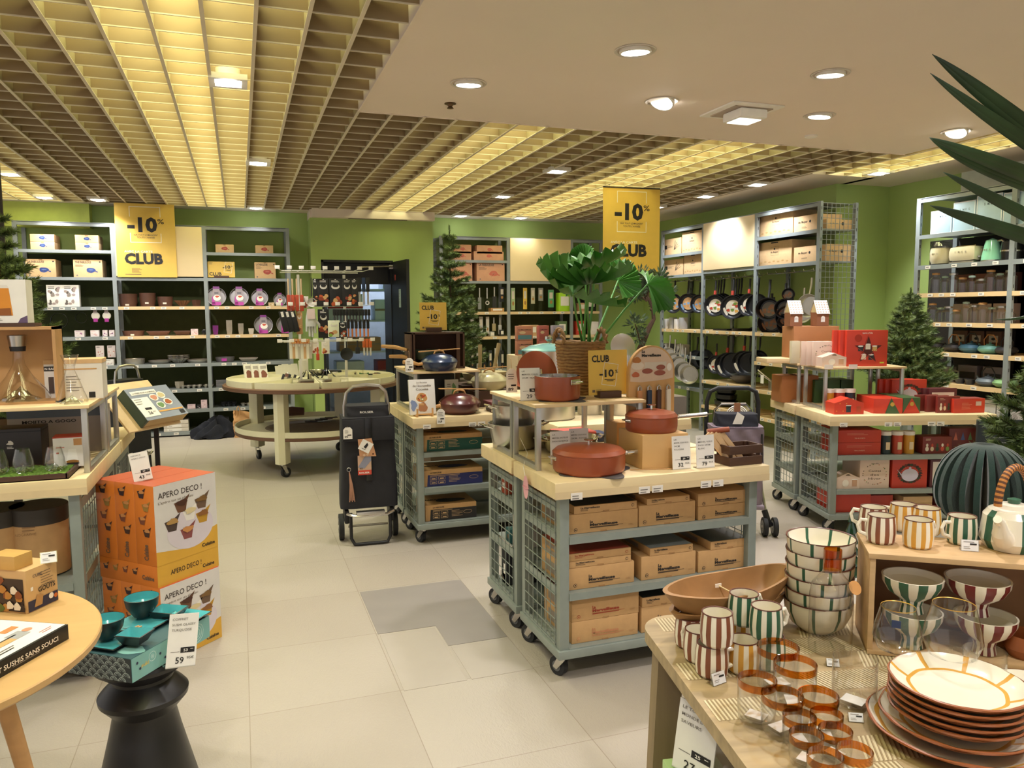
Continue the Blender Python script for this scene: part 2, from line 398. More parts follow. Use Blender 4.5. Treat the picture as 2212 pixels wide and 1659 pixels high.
# light panels above the grid
PANM = mat('yellow_light_panel', '#f4f5b6', .6, emit=7)
for i, (a, b, y0, y1, nm) in enumerate([(-.52, .06, -3, 10.1, 'widest, along the room beside the smooth ceiling'), (-2.45, -1.95, 2, 10.1, 'over the wall shelf with the blue pot boxes'),
      (1.72, 2.1, 5.15, 10.1, 'running towards the dark doorway'), (3.35, 3.95, 5.15, 10.1, 'running over the hanging yellow banner'), (5.32, 5.86, -3, 6.05, 'beside the appliance shelf')]):
 m = MB(); m.box(a, b, y0, y1, 3.0, 3.12, PANM); one(m, 'light_panel', 'yellow light strip above the grid ceiling, ' + nm, 'ceiling light', group='light strips above the grid')
# lamps
LENS = mat('lamp_lens', '#fffdf6', emit=22); RING = cm('#cfc4b8', .4); LAMPW = cm('#e9e3da', .4)
def downlight(tilt):
 r = root('downlight', 'x', 'ceiling light', group='round downlights in the smooth ceiling')
 m = MB(); m.lathe([(.088, .0), (.1, -.004), (.104, 0), (.09, .004)], RING, 28); m.lathe([(.098, .002), (.078, .002), (.074, .03)], LAMPW, 28); m.build('frame', r)
 m = MB(); T = Matrix.Translation((0, 0, -.004)) @ Matrix.Rotation(R(tilt), 4, 'X'); m.T = T
 m.lathe([(.078, .02), (.08, -.004), (.07, -.007), (.068, -.002)], LAMPW, 28); m.build('gimbal', r)
 m = MB(); m.T = T; m.lathe([(.0, -.0045), (.067, -.0045), (.067, .0)], LENS, 28); m.build('lens', r)
 return r
d0 = Row(downlight(6)); d1 = Row(downlight(28))
DL = ['nearest the grid corner, above the terracotta pans', 'largest, nearest the camera over the front cart', 'over the striped mugs, towards the spiky plant',
 'tilted in its ring, beside the square ceiling box', 'between the ceiling box and the small disc', 'tilted, closest to the spiky plant leaves']
for i, (x, y, tx, ty, k) in enumerate(DOWN):
 (d1 if k else d0)((x, y, 2.778), math.atan2(ty - y, tx - x) - PI / 2 + PI, 'round recessed downlight ' + DL[i])
for i, (x, y, tx, ty) in enumerate(DOWN_OFF[:1]): pass
def gridlamp():
 r = root('grid_spotlight', 'x', 'ceiling light', group='square spotlights set in the ceiling grid')
 m = MB()
 m.box(-.1, .1, -.1, -.07, -.02, .01, LAMPW); m.box(-.1, .1, .07, .1, -.02, .01, LAMPW); m.box(-.1, -.07, -.07, .07, -.02, .01, LAMPW); m.box(.07, .1, -.07, .07, -.02, .01, LAMPW)
 m.lathe([(.072, -.01), (.075, .05), (.06, .05)], LAMPW, 20); m.build('frame', r)
 m = MB(); m.T = Matrix.Rotation(R(8), 4, 'X'); m.lathe([(0, -.034), (.045, -.028), (.066, -.012), (.066, -.0)], LENS, 20); m.build('lens', r)
 return r
g0 = Row(gridlamp())
GL = ['nearest the camera, beside the wide yellow strip', 'above the round utensil table', 'above the left tree', 'by the wall above the blue pot boxes', 'by the wall beside the yellow banner',
 'between two yellow strips over the potted plant', 'halfway to the wall, over the bushy tree', 'above the hanging frying pans', 'above the beige board among the pans', 'above the appliance shelf', 'by the wall above the cake tins',
 'by the wall above the doorway', 'by the wall beside the doorway', 'by the wall above the pale cartons', 'by the wall above the beige poster board', 'above the pan shelf corner']
for i, (x, y, tx, ty, k) in enumerate(GRIDL): g0((x, y, 2.785), 0, 'square spotlight in the grid, ' + GL[i])
# square ceiling box, sprinkler, detector discs
r = root('projector_box', 'white box hanging from a square plate in the smooth ceiling', 'ceiling box', (3.11, 4.33, 2.78))
m = MB(); m.box(-.19, .19, -.19, .19, -.012, 0, LAMPW, .004); m.box(-.14, .14, -.14, .14, -.018, -.012, cm('#a89684')); m.build('plate', r)
m = MB(); m.box(-.1, .1, -.14, .06, -.075, -.018, WHITE, .012); m.build('body', r)
m = MB(); m.box(-.08, .08, -.1, .04, -.08, -.0755, mat('status_glow', '#f4f6f2', emit=1.2)); m.build('diffuser', r)
m = MB(); m.lathe([(.035, 0), (.037, -.004), (.02, -.006), (.012, -.02), (.022, -.03), (0, -.032)], cm('#6b5138', .4, metal=.5), 16)
one(m, 'sprinkler_head', 'small brass sprinkler in a dark ring on the smooth ceiling', 'sprinkler', (1.28, 4.75, 2.78))
m = MB(); m.lathe([(.045, 0), (.045, -.012), (.03, -.018), (0, -.018)], LAMPW, 20)
one(m, 'smoke_detector', 'flat pale disc on the smooth ceiling near its back edge', 'detector', (4.05, 4.78, 2.78))
# ================================================================== steel wall shelving
RAILT = cm('#e9e4dc', .6)
def bay(label, W, D, top, levels, loc, rz=0, right=False, board=None, back=(0, 2.2), wire=None, sides=None, bx=STEELD, group=None, hooks=(), open_top=False, seed=1):
 rnd = random.Random(seed)
 r = root('steel_shelving', label, 'shelving', loc, rz, group)
 pw = .022
 def post(x, y):
  m = MB(); m.box(x - pw, x + pw, y, y + .03, 0, top, STEEL)
  for i in range(int(top / .1)):
   m.box(x + pw, x + pw + .0006, y + .011, y + .018, .06 + i * .1, .09 + i * .1, INK)
  m.build('upright', r)
 for x in ([0, W] if right else [0]): post(x, 0); post(x, D - .03)
 m = MB(); m.box(pw, W - pw, 0, .03, top - .045, top, STEEL); m.box(pw, W - pw, 0, D, top - .012, top - .006, STEEL)
 m.build('top_rail', r)
 if back:
  m = MB(); m.box(pw - (.32 if bx is not STEELD else 0), W - pw, D - .012, D - .004, back[0], back[1], bx); m.build('back_panel', r)
 for z, kind in levels:
  m = MB()
  if kind == 'w':
   m.box(pw, W - pw, 0.002, D - .02, z - .022, z + .016, WOOD); tz = z - .003
  elif kind == 's':
   m.box(pw, W - pw, 0.0, .012, z - .024, z + .016, STEEL); m.box(pw, W - pw, .012, D - .02, z + .004, z + .016, STEEL); tz = z - .004
  else:
   m.box(pw, W - pw, 0.0, .012, z - .02, z + .016, STEEL); m.box(pw, W - pw, .012, D - .02, z + .004, z + .016, STEEL); tz = None
  if tz is not None:
   x = .06 + rnd.random() * .1
   while x < W - .12:
    m.box(x, x + .055, -.0022, -.0004, tz - .014, tz + .014, RAILT); m.rect(fr_front(x, -.0022, tz), .008, -.003, .04, .004, GREYINK); x += rnd.choice([.12, .2, .28])
  m.build('shelf', r)
 if board:
  m = MB(); m.box(pw, W - pw, -.012, .004, board[0], board[1], mat('pale_maple_board', '#ead3a6', .5, var=.03, scale=4), .003); m.build('poster_board', r)
 for sx in (sides or []):
  m = MB(); x = sx
  for k in range(int(D / .052) + 1): m.cyl((x, .03 + k * .052, .02), (x, .03 + k * .052, top - .02), .0028, STEEL, seg=4, caps=False)
  for k in range(int(top / .052)): m.cyl((x, .02, .04 + k * .052), (x, D - .02, .04 + k * .052), .0028, STEEL, seg=4, caps=False)
  m.build('side_mesh', r)
 return r
LV = [(2.21, 'p'), (1.90, 'p'), (1.56, 's'), (1.21, 's'), (.87, 's'), (.56, 's'), (.31, 's'), (.04, 's')]
LVW = [(2.21, 'p'), (1.90, 'p'), (1.56, 'w'), (1.21, 'w'), (.87, 's'), (.56, 's'), (.31, 's'), (.04, 's')]
YB = 10.08
bay('tall grey steel shelving bay with boxes of blue casseroles near the back corner', .98, .42, 2.54, LV, (-2.34, YB, 0), seed=2)
bay('tall grey steel shelving bay with the large yellow poster and brown moulds', .99, .42, 2.54, [l for l in LVW if l[0] != 2.21], (-1.36, YB, 0), board=(1.93, 2.52), seed=3)
bay('tall grey steel shelving bay with round tins in purple sleeves', .97, .42, 2.54, LVW, (-.37, YB, 0), right=True, back=(0, 1.9), seed=4)
# other side of the doorway
bay('grey steel bay with peach cartons behind the middle tree', .95, .40, 2.50, [(2.17, 'p'), (1.89, 'p'), (1.47, 'w'), (1.13, 'w'), (.68, 's'), (.3, 's')], (2.57, 10.1, 0), sides=[-.018], seed=5)
bay('grey steel bay with the wide blank beige board behind the potted plant', .95, .40, 2.50, [(1.89, 'p'), (1.47, 'w'), (1.13, 'w'), (.68, 's')], (3.52, 10.1, 0), board=(1.91, 2.49), seed=6)
bay('narrow grey steel bay beside the corner, behind the hanging banner', .46, .40, 2.50, [(2.17, 'p'), (1.89, 'p'), (1.47, 'w'), (1.13, 'w'), (.8, 'w')], (4.47, 10.1, 0), right=True, seed=7)
# right wall, fronts face -x.  local x runs towards -y
LR = [(2.26, 'p'), (1.95, 'p'), (1.23, 'w')]
XR = 5.35
bay('grey steel bay with two stacked cartons left of the pans', .97, .46, 2.54, [(2.2, 'p'), (1.93, 'p'), (1.23, 'w'), (.9, 's'), (.5, 's')], (XR, 9.13, 0), -PI / 2, back=None, seed=8)
bay('grey steel bay with a pale board above rows of frying pans', 1.02, .46, 2.54, [(1.95, 'p'), (1.23, 'w'), (.62, 'w'), (.31, 'w')], (XR, 8.16, 0), -PI / 2, back=None, board=(1.97, 2.53), seed=9)
bay('grey steel bay with large cartons above hanging saucepans', .97, .46, 2.54, LR + [(.91, 'w'), (.60, 'w'), (.3, 'w')], (XR, 7.14, 0), -PI / 2, right=True, back=None, sides=[.99], seed=10)
bay('grey steel shelving filled with white appliances near the corner, behind the potted tree', .95, .5, 2.52, [(2.16, 'p'), (1.88, 's'), (1.62, 'w'), (1.35, 'w'), (1.08, 'w'), (.8, 'w'), (.48, 's'), (.2, 's')], (6.04, 5.64, 0), -PI / 2, back=(0, 2.16), bx=mat('dark_mesh_back', '#2b2521', .8), seed=11)
bay('grey steel shelving at the picture edge continuing the appliance wall', .95, .5, 2.52, [(2.16, 'p'), (1.88, 's'), (1.62, 'w'), (1.35, 'w'), (1.08, 'w'), (.8, 'w'), (.48, 's'), (.2, 's')], (6.04, 4.69, 0), -PI / 2, right=True, back=(0, 2.16), bx=mat('dark_mesh_back', '#2b2521', .8), seed=12)
# ---- goods helpers
def tape_edges(m, w, d, h, c=CARDD):
 m.box(-w / 2 + .004, w / 2 - .004, d * .49, d * .51, h, h + .0006, c)
def carton(w, d, h, base=CARD, fn=None, bev=.003, name='carton', label='x', cat='box', group=None):
 """cardboard box, origin at the middle of its front bottom edge"""
 m = MB(); m.box(-w / 2, w / 2, 0, d, 0, h, base, bev); tape_edges(m, w, d, h)
 m.box(w * -.06, w * .06, -.0008, 0, h - .012, h - .002, CARDD)
 if fn: fn(m, fr_front(-w / 2, -.0004, 0), w, h, d)
 return one(m, name, label, cat, group=group)
BLUEP = cm('#27407e'); REDP = cm('#a8443a'); PINKP = cm('#c96a58'); SOFTINK = cm('#6b5a48')
def pot_print(m, fr, cx, cy, s, c):
 m.disc(fr, cx, cy, s, s * .6, c, 1, 18, .07); m.disc(fr, cx, cy + s * .08, s * .55, s * .12, cm('#5f7bb0') if c is BLUEP else cm('#c77866'), 2)
 m.q(fr, [(cx + s * .9, cy - s * .35), (cx + s * 1.5, cy - s * .55), (cx + s * 1.4, cy - s * .25), (cx + s, cy - s * .15)], c, 1)
def flat_pot(c):
 def f(m, fr, w, h, d): pot_print(m, fr, w * .5, h * .52, h * .36, c)
 return f
def big_pot(c, title):
 def f(m, fr, w, h, d):
  m.text(fr, w * .07, h * .8, title, h * .12, SOFTINK, .03, w=w * .55); m.lines(fr, w * .07, h * .72, w * .35, 3, h * .05, h * .018, SOFTINK)
  pot_print(m, fr, w * .6, h * .4, h * .24, c); m.disc(fr, w * .92, h * .88, .008, .008, INK); m.disc(fr, w * .12, h * .1, .009, .009, GREYINK)
  m.q(fr, [(w * .5, h * .2), (w * .62, h * .42), (w * .63, h * .4)], SOFTINK, 3)
 return f
def xs(u, y=10.12, v=700): return ay(u, v, y).x
ZT = .017
# blue casserole cartons
a = carton(.24, .3, .085, CARDL, flat_pot(BLUEP), label='x', group='flat cartons with a blue casserole print'); RW = Row(a)
for n, (u, k) in enumerate([(93, 0), (93, 1), (189, 0), (189, 1)]):
 RW((xs(u, 10.12, 540), 10.11, 2.227 + k * .086), 0, 'flat kraft carton with blue casserole print, %s of the pair %s' % (['lower', 'upper'][k], ['nearer the tree', 'nearer the poster'][n // 2]))
a = carton(.3, .3, .2, CARDL, big_pot(BLUEP, 'LA FABULEUSE')); place(a, (xs(96), 10.12, 1.917)); a['label'] = 'kraft carton with blue casserole print, beside the decorated tree'
a = carton(.3, .3, .2, CARDL, big_pot(BLUEP, 'THE FABULOUS')); place(a, (xs(197), 10.12, 1.917)); a['label'] = 'kraft carton with blue casserole print, near the yellow poster'
# red ones
a = carton(.21, .25, .1, CARDL, flat_pot(REDP), group='flat cartons with a red casserole print'); RW = Row(a)
RW((xs(492), 10.14, 2.227), 0, 'flat kraft carton with red casserole print, above the small yellow sign'); RW((xs(577), 10.14, 2.227), 0, 'flat kraft carton with red casserole print, top shelf end post')
a = carton(.25, .28, .2, CARDL, big_pot(REDP, 'LA FABULEUSE')); place(a, (xs(577), 10.12, 1.917)); a['label'] = 'kraft carton with red casserole, right of the small yellow club sign'
def club_small(W, H, tilt=8, name='club_sign', label='x', loc=(0, 0, 0), rz=0, stand=True, wide=False):
 """yellow loyalty card: CLUB above a slanted -10% frame, on a small dark foot"""
 r = root(name, label, 'sign', loc, rz)
 m = MB(); z0 = .012 if stand else 0
 m.T = Matrix.Translation((0, 0, z0)) @ Matrix.Rotation(R(-tilt * .5), 4, 'X')
 m.box(-W / 2, W / 2, -.0015, .0015, 0, H, YELLOW); fr = fr_front(-W / 2, -.0016, 0)
 if wide:
  m.text(fr, W * .05, H * .12, 'CLUB', H * .2, INK, .03, w=W * .45); cx, cy, s = W * .76, H * .55, H * .9
  m.lines(fr, W * .04, H * .95, W * .2, 3, H * .05, H * .015, SOFTINK)
 else:
  m.text(fr, W * .08, H * .74, 'CLUB', H * .15, INK, .03, w=W * .45); cx, cy, s = W * .55, H * .4, W * .72
  m.rect(fr, W * .09, H * .06, W * .16, H * .12, SOFTINK); m.lines(fr, W * .18, H * .12, W * .18, 3, H * .028, H * .01, SOFTINK)
  m.lines(fr, W * .7, H * .075, W * .2, 1, .01, H * .008, SOFTINK)
 m.text(fr, cx - s * .38, cy, '-10', s * .24, INK, .03, w=s * .52, rot=.02); m.text(fr, cx + s * .19, cy + s * .12, '%', s * .11, INK, .01)
 a = R(9); c, sn = math.cos(a), math.sin(a); hw, hh = s * .25, s * .36
 P = [(cx + x * c + y * sn, cy + s * .08 - x * sn + y * c) for x, y in ((-hw, -hh), (hw, -hh), (hw, hh), (-hw, hh))]
 for i in range(4):
  p, q_ = Vector(P[i]), Vector(P[(i + 1) % 4]); n = (q_ - p).normalized(); n = Vector((-n.y, n.x)) * s * .008
  m.q(fr, [p - n, q_ - n, q_ + n, p + n], WHITE, 1)
 m.rect(fr, cx - hw * .8, cy - s * .1, cx + hw * .75, cy - s * .075, INK, 2); m.rect(fr, cx - hw * .5, cy - s * .14, cx + hw * .5, cy - s * .12, INK, 2)
 m.build('card', r)
 if stand:
  m = MB(); m.box(-W * .28, W * .28, -.03, .035, 0, .03, DKBROWN, .003); m.build('foot', r)
 return r
club_small(.31, .19, 6, label='wide yellow CLUB -10% card on the shelf above the purple tins', loc=(xs(483), 10.14, 1.917), wide=True)
def banner(label, loc, rz, hang):
 """tall yellow -10% poster"""
 W, H = .64, .85; r = root('promotion_banner', label, 'sign', loc, rz)
 m = MB(); m.box(-W / 2, W / 2, -.003, .003, 0, H, YELLOW); fr = fr_front(-W / 2, -.0031, 0)
 m.outline(fr, W * .24, H * .47, W * .76, H * .96, .007, cm('#f3ead2'))
 m.rect(fr, W * .2, H * .6, W * .8, H * .82, YELLOW, 2)
 m.text(fr, W * .2, H * .625, '-10', H * .19, INK, .045, w=W * .5, l=3); m.text(fr, W * .705, H * .73, '%', H * .07, INK, .01, w=W * .11, l=3)
 m.text(fr, W * .5, H * .565, 'SUR TOUT LE MAGASIN*', H * .022, SOFTINK, .01, 'c', W * .4, 3); m.text(fr, W * .5, H * .53, "TOUTE L'ANNÉE", H * .022, SOFTINK, .01, 'c', W * .3, 3)
 m.text(fr, W * .13, H * .335, 'AVEC LA CARTE', H * .028, cm('#f7f0dc'), .015, w=W * .47, l=3)
 m.text(fr, W * .13, H * .185, 'CLUB', H * .14, INK, .05, w=W * .64, l=3)
 m.lines(fr, W * .24, H * .12, W * .18, 5, H * .013, H * .005, SOFTINK); m.lines(fr, W * .13, H * .04, W * .27, 1, .01, H * .008, SOFTINK)
 m.build('poster', r)
 if hang:
  m = MB(); m.box(-W / 2, W / 2, -.006, .006, H - .006, H + .006, BLACK); m.build('hanging_bar', r)
  m = MB()
  for x in (-.25, .25): m.cyl((x, 0, H), (x, 0, 2.8 - loc[2]), .0015, BLACK, seg=5)
  m.build('cord', r)
 return r
banner('tall yellow -10% CLUB poster standing on the grey shelf against the beige board', (-1.0, 10.045, 1.92), 0, False)
banner('tall yellow -10% CLUB banner hanging from the grid behind the potted plant', (3.86, 7.2, 1.90), R(-3), True)
# ---- goods on the back shelves, left part
def photo_box(w, d, h, base, seed, cols, title=None, tcol=INK, name='gift_box', label='x', cat='box', group=None, blobs=7, top=None, area=(.1, .1, .9, .65)):
 rnd = random.Random(seed); m = MB(); m.box(-w / 2, w / 2, 0, d, 0, h, base, .0015); fr = fr_front(-w / 2, -.0003, 0)
 for i in range(blobs):
  m.disc(fr, w * rnd.uniform(area[0] + .1, area[2] - .1), h * rnd.uniform(area[1] + .08, area[3] - .08), w * rnd.uniform(.05, .13), h * rnd.uniform(.04, .1), cm(rnd.choice(cols)), 1 + i * .4, 10, .1)
 if title: m.text(fr, w * .08, h * .8, title, h * .09, tcol, .01, w=w * .8, l=2)
 else: m.lines(fr, w * .1, h * .92, w * .6, 2, h * .07, h * .025, tcol)
 if top: m.rect((Vector((-w / 2, 0, h + .0003)), Vector((1, 0, 0)), Vector((0, 1, 0))), 0.002, .002, w - .002, d - .002, top)
 return one(m, name, label, cat, group=group)
pb = photo_box(.165, .1, .25, WHITE, 3, ['#8d8580', '#6e6560', '#a8999a', '#5b5450', '#9c8c86'], blobs=12, area=(.05, .05, .95, .95), group='white boxes of chocolate moulds')
m_ = Row(pb)
m_((xs(119, 10.12, 640), 10.11, 1.577), 0, 'white box with grey photos, partly behind the tree branches'); m_((xs(154, 10.12, 640), 10.11, 1.577), 0, 'white box with grey photos, farther from the tree')
def ring(R0, name='tart_ring', c=None):
 m = MB(); m.T = Matrix.Rotation(PI / 2, 4, 'X'); m.lathe([(R0, 0), (R0 * 1.04, .002), (R0 * 1.04, .03), (R0, .032), (R0 * .98, .03), (R0 * .98, .002)], c or SATIN, 28); return one(m, name, 'x', 'baking ring')
o = ring(.085, c=BLACKG); place(o, (xs(129), 10.13, 1.42)); o['label'] = 'large dark ring hanging in front of the olive back, next to the tree'
o = ring(.06, c=BLACKG); place(o, (xs(177), 10.13, 1.45)); o['label'] = 'smaller dark ring hanging beside the large one'
MAG = cm('#b23ba0', .5); PURP = cm('#7a2b80', .4)
def disc_pack():
 r = root('cutter_pack', 'x', 'baking tool', group='round white cutters with pink cards')
 m = MB(); m.T = Matrix.Rotation(PI / 2, 4, 'X'); m.lathe([(.045, 0), (.045, .02), (.038, .024), (0, .024)], cm('#e6e2d6', .3), 20); m.build('disc', r)
 m = MB(); m.box(-.022, .022, -.03, -.028, -.07, -.03, MAG); m.box(-.02, .02, -.03, -.028, .03, .065, cm('#b9aeb0')); m.build('card', r); return r
rr = Row(disc_pack())
rr((xs(207), 10.15, 1.47), 0, 'round white cutter with pink card hanging nearer the tree'); rr((xs(231), 10.15, 1.47), 0, 'round white cutter with pink card hanging next to the post')
for i, (u, w_, cc, lb) in enumerate([(170, .1, '#a95b9e', 'purple and white small box under the hanging rings'), (203, .09, '#d9a3a0', 'cream and pink small box above the yellow shelf tag'), (225, .05, '#8a4f8a', 'narrow purple box near the post'), (240, .055, '#7a3b6b', 'small dark box with round picture against the post')]):
 o = photo_box(w_, .08, .075, cm('#efe3e4'), 10 + i, [cc, '#e7d8cc', cc], blobs=6, label=lb, tcol=cm(cc)); place(o, (xs(u), 10.13, 1.227))
for i, (u, lb) in enumerate([(212, 'pink and white baking packet hanging below the small boxes'), (237, 'pink and white baking packet hanging against the post')]):
 o = photo_box(.085, .03, .14, cm('#ddd0cf'), 20 + i, ['#c98b80', '#e9e4e0', '#b97a86'], name='baking_packet', cat='packet', label=lb); place(o, (xs(u), 10.13, .98))
o = photo_box(.09, .08, .07, WHITE, 31, ['#d8b7b0', '#c6c0bc'], label='small white box on the grey shelf behind the carafe'); place(o, (xs(232), 10.13, .887))
# middle bay
BRM = mat('brown_silicone', '#5d3f33', .45, var=.12); BRM2 = mat('brown_nonstick', '#6c4a3e', .35, var=.08); TIN = mat('worn_tin', '#b9b3aa', .32, .7, var=.1)
def stackmould(rad, n, h, flare=.8, mt=None, seg=22, flute=0, name='baking_mould', label='x', tagw=True, cat='baking mould', sx=1):
 r = root(name, label, cat)
 for i in range(n):
  m = MB(); z = i * h * .3
  wob = (lambda t, k: 1 + flute * math.cos(12 * t)) if flute else None
  m.lathe([(rad * flare * .98, z), (rad, z + h), (rad * 1.03, z + h), (rad * 1.03, z + h - .003), (rad * flare, z - .002)], mt or BRM, seg, wob=wob, sx=sx)
  m.lathe([(0, z + .002), (rad * flare, z + .002)], mt or BRM, seg, sx=sx); m.build('mould', r) if n > 1 else m.build('body', r)
 if tagw:
  m = MB(); m.T = Matrix.Rotation(R(12), 4, 'X'); m.box(-.02, .02, -rad * .99 - .002, -rad * .99, h * .5, h * .5 + .02, WHITE); m.build('price_sticker', r)
 return r
def putw(o, u, z, lb, y=10.25, rz=0): place(o, (xs(u, y, 650), y, z + .001), rz); o['label'] = lb
putw(stackmould(.1, 6, .06, .86), 277, 1.577, 'stack of dark brown tart moulds, first from the post under the poster')
putw(stackmould(.09, 3, .1, .86), 319, 1.577, 'tall brown pan stack with two white stickers and knob lid')
putw(stackmould(.085, 2, .09, .9), 357, 1.577, 'wide brown mould pair with one square sticker')
putw(stackmould(.085, 1, .07, .3, flute=.12, seg=48, tagw=False, mt=mat('coppery_fluted', '#7b5a45', .35, .4)), 394, 1.577, 'fluted flaring mould beside the square brown one')
putw(stackmould(.05, 2, .06, .8, tagw=False, seg=4), 424, 1.577, 'small square brown mould pair against the post')
putw(stackmould(.12, 1, .06, .9, BRM2, sx=1), 285, 1.227, 'round brown springform pan on the pale shelf')
def tray(w, d, h, mt, name='baking_tray', label='x'):
 m = MB(); m.grid(lambda a, b: ((a - .5) * w, (b - .5) * d, h * min(1, max(abs(a - .5), abs(b - .5)) * 7 - 2.4) if max(abs(a - .5), abs(b - .5)) > .35 else 0), 15, 15, mt)
 o = one(m, name, label, 'baking tray'); s = o.modifiers.new('thick', 'SOLIDIFY'); s.thickness = .003; return o
putw(tray(.27, .18, .05, BRM2), 340, 1.23, 'long brown baking tray in the middle of the pale shelf'); putw(tray(.2, .18, .05, BRM), 392, 1.23, 'darker short brown tray left of the pink box')
o = photo_box(.08, .07, .075, cm('#e8d3d8'), 33, ['#d9a0a8', '#c7bcb8'], label='small pink box on the pale shelf under brown moulds'); place(o, (xs(419), 10.14, 1.227))
m = MB(); m.T = Matrix.Translation((0, 0, .035)) @ Matrix.Rotation(PI / 2, 4, 'X'); m.lathe([(0, 0), (.032, 0), (.034, .01), (.034, .03), (.02, .034), (.018, .03), (0, .03)], BLACKG, 18); one(m, 'kitchen_timer', 'small round dark timer with pale dial by the post', 'timer', (xs(441), 10.17, 1.23))
putw(stackmould(.115, 4, .035, .93, TIN, tagw=False), 283, .887, 'stack of silver cake rings beside the trolley handle')
putw(stackmould(.125, 2, .03, .8, TIN, tagw=False), 339, .887, 'two shallow silver tart tins in the middle')
putw(stackmould(.11, 3, .06, .4, TIN, flute=.1, seg=48, tagw=False), 380, .887, 'bright fluted brioche mould stack')
putw(stackmould(.14, 2, .03, .85, TIN, tagw=False), 425, .887, 'wide silver tart tins next to the post')
putw(stackmould(.05, 3, .05, .75, cm('#b9b09c', .4), tagw=False, seg=4), 379, .577, 'small grey square pot pair behind the book stand')
def muffin(nx, ny, mt, name='muffin_tray', n=1, label='x'):
 r = root(name, label, 'baking tray')
 for k in range(n):
  m = MB(); z = k * .014; s = .062; m.box(-nx * s / 2, nx * s / 2, -ny * s / 2, ny * s / 2, z + .026, z + .029, mt, .001)
  for i in range(nx):
   for j in range(ny):
    if k == 0 or j == 0: m.lathe([(.018, z), (.026, z + .026), (.029, z + .031)], mt, 10, c=((i - nx / 2 + .5) * s, (j - ny / 2 + .5) * s, 0))
  m.build('tray', r) if n > 1 else m.build('body', r)
 return r
putw(muffin(4, 3, TIN), 405, .577, 'low silver muffin tray behind the book stand'); putw(muffin(2, 3, TIN), 443, .577, 'small silver muffin tray against the post')
for i, (u, w_, h_, lb) in enumerate([(405, .09, .05, 'low pink box beside a small clock face, low shelf'), (433, .07, .1, 'upright pink and black box, low shelf by the post'), (422, .05, .045, 'small black box with round white dial, low shelf')]):
 o = photo_box(w_, .08, h_, cm('#e3c6cb') if i < 2 else BLACK, 41 + i, ['#e9d6d9', '#cfa7ae', '#efe9e4'], label=lb, blobs=4); place(o, (xs(u), 10.14, .327))
for k in range(3):
 m = MB(); m.box(-.14, .14, 0, .2, 0, .045, cm('#d9d0c4', .4), .004); m.rect(fr_front(-.14, -.0003, 0), .04, .008, .2, .038, WHITE); m.text(fr_front(-.14, -.0004, 0), .06, .018, 'Boîte', .012, INK)
 one(m, 'storage_box', 'clear plastic cake box with white band, %s of three on the lowest shelf' % ['bottom', 'middle', 'top'][k], 'box', (xs(370), 10.11, .058 + k * .047), group='stacked cake boxes on the lowest shelf')
# purple sleeve tins
def tin_sleeve(Rr):
 r = root('round_cake_tin', 'x', 'cake tin', group='round tins in purple sleeves')
 T = Matrix.Translation((0, .05, Rr)) @ Matrix.Rotation(R(82), 4, 'X')
 m = MB(); m.T = T; m.lathe([(0, .006), (Rr * .93, .006), (Rr * .97, .05), (Rr * 1.02, .052), (Rr * 1.02, .048), (Rr * .95, 0), (0, 0)], mat('tin_grey', '#9d9aa0', .35, .6), 30); m.build('tin', r)
 m = MB(); m.T = T; fr = (Vector((0, 0, .054)), Vector((1, 0, 0)), Vector((0, 1, 0))); g = Rr
 m.q(fr, [(-g * .42, -g * .95), (g * .42, -g * .95), (g * .5, -g * .2), (g * .32, g * 1.0), (-g * .32, g * 1.0), (-g * .5, -g * .2)], cm('#9a8f98', .3), 1)
 m.q(fr, [(-g * .45, -g * .98), (g * .45, -g * .98), (g * .45, -g * .6), (-g * .45, -g * .6)], MAG, 2); m.rect(fr, -g * .34, g * .85, g * .34, g * 1.12, PURP, 2)
 m.q(fr, [(-g * .5, -g * .95), (-g * .1, -g * .9), (-g * .3, g * .1), (-g * .46, -g * .1)], MAG, 2)
 m.disc(fr, g * .05, -g * .15, g * .4, g * .33, WHITE, 3, 16); m.disc(fr, g * .08, 0, g * .22, g * .12, cm('#c8503a'), 4, 10, .15); m.rect(fr, -g * .2, g * .3, g * .22, g * .5, cm('#6a6570'), 3)
 m.build('sleeve', r); return r
ts = Row(tin_sleeve(.11))
for u, z, s, lb in [(470, 1.577, 1, 'next to the post'), (519, 1.577, 1, 'with the green picture, second from the post'), (563, 1.577, .9, 'third from the post'), (606, 1.577, .68, 'smallest, by the utensil rack'), (569, 1.227, 1, 'on the shelf below, beside grey pots'), (617, 1.227, 1, 'half behind the black knives')]:
 ts((xs(u), 10.12, z), 0, 'round grey tin in purple sleeve, ' + lb, scale=s)
putw(stackmould(.045, 3, .07, .75, PURP, tagw=False, seg=4), 463, 1.227, 'purple square pots beside the post', rz=PI / 4)
putw(stackmould(.048, 6, .07, .78, TIN, tagw=False, seg=4), 493, 1.227, 'tallest stack of grey square pots', rz=PI / 4)
putw(stackmould(.045, 4, .07, .75, TIN, tagw=False, seg=4), 518, 1.227, 'middle stack of grey square pots', rz=PI / 4)
putw(stackmould(.045, 2, .055, .75, cm('#c9c3b8', .4), tagw=False, seg=4), 540, 1.227, 'shortest pale square pots beside the purple tin', rz=PI / 4)
o = photo_box(.07, .05, .045, cm('#d8c39a'), 51, ['#7a6a52', '#efe9d8'], blobs=4, label='small cream box between purple tins'); place(o, (xs(588), 10.14, 1.577))
putw(stackmould(.11, 2, .045, .88, cm('#6d686c', .35), tagw=False), 481, .887, 'grey pan with a purple band beside the post')
m = MB(); m.box(-.03, .03, -.001, 0, 0, .035, MAG); one(m, 'sleeve_band', 'purple paper band on the grey pan', 'label', (xs(481), 10.125, .9))
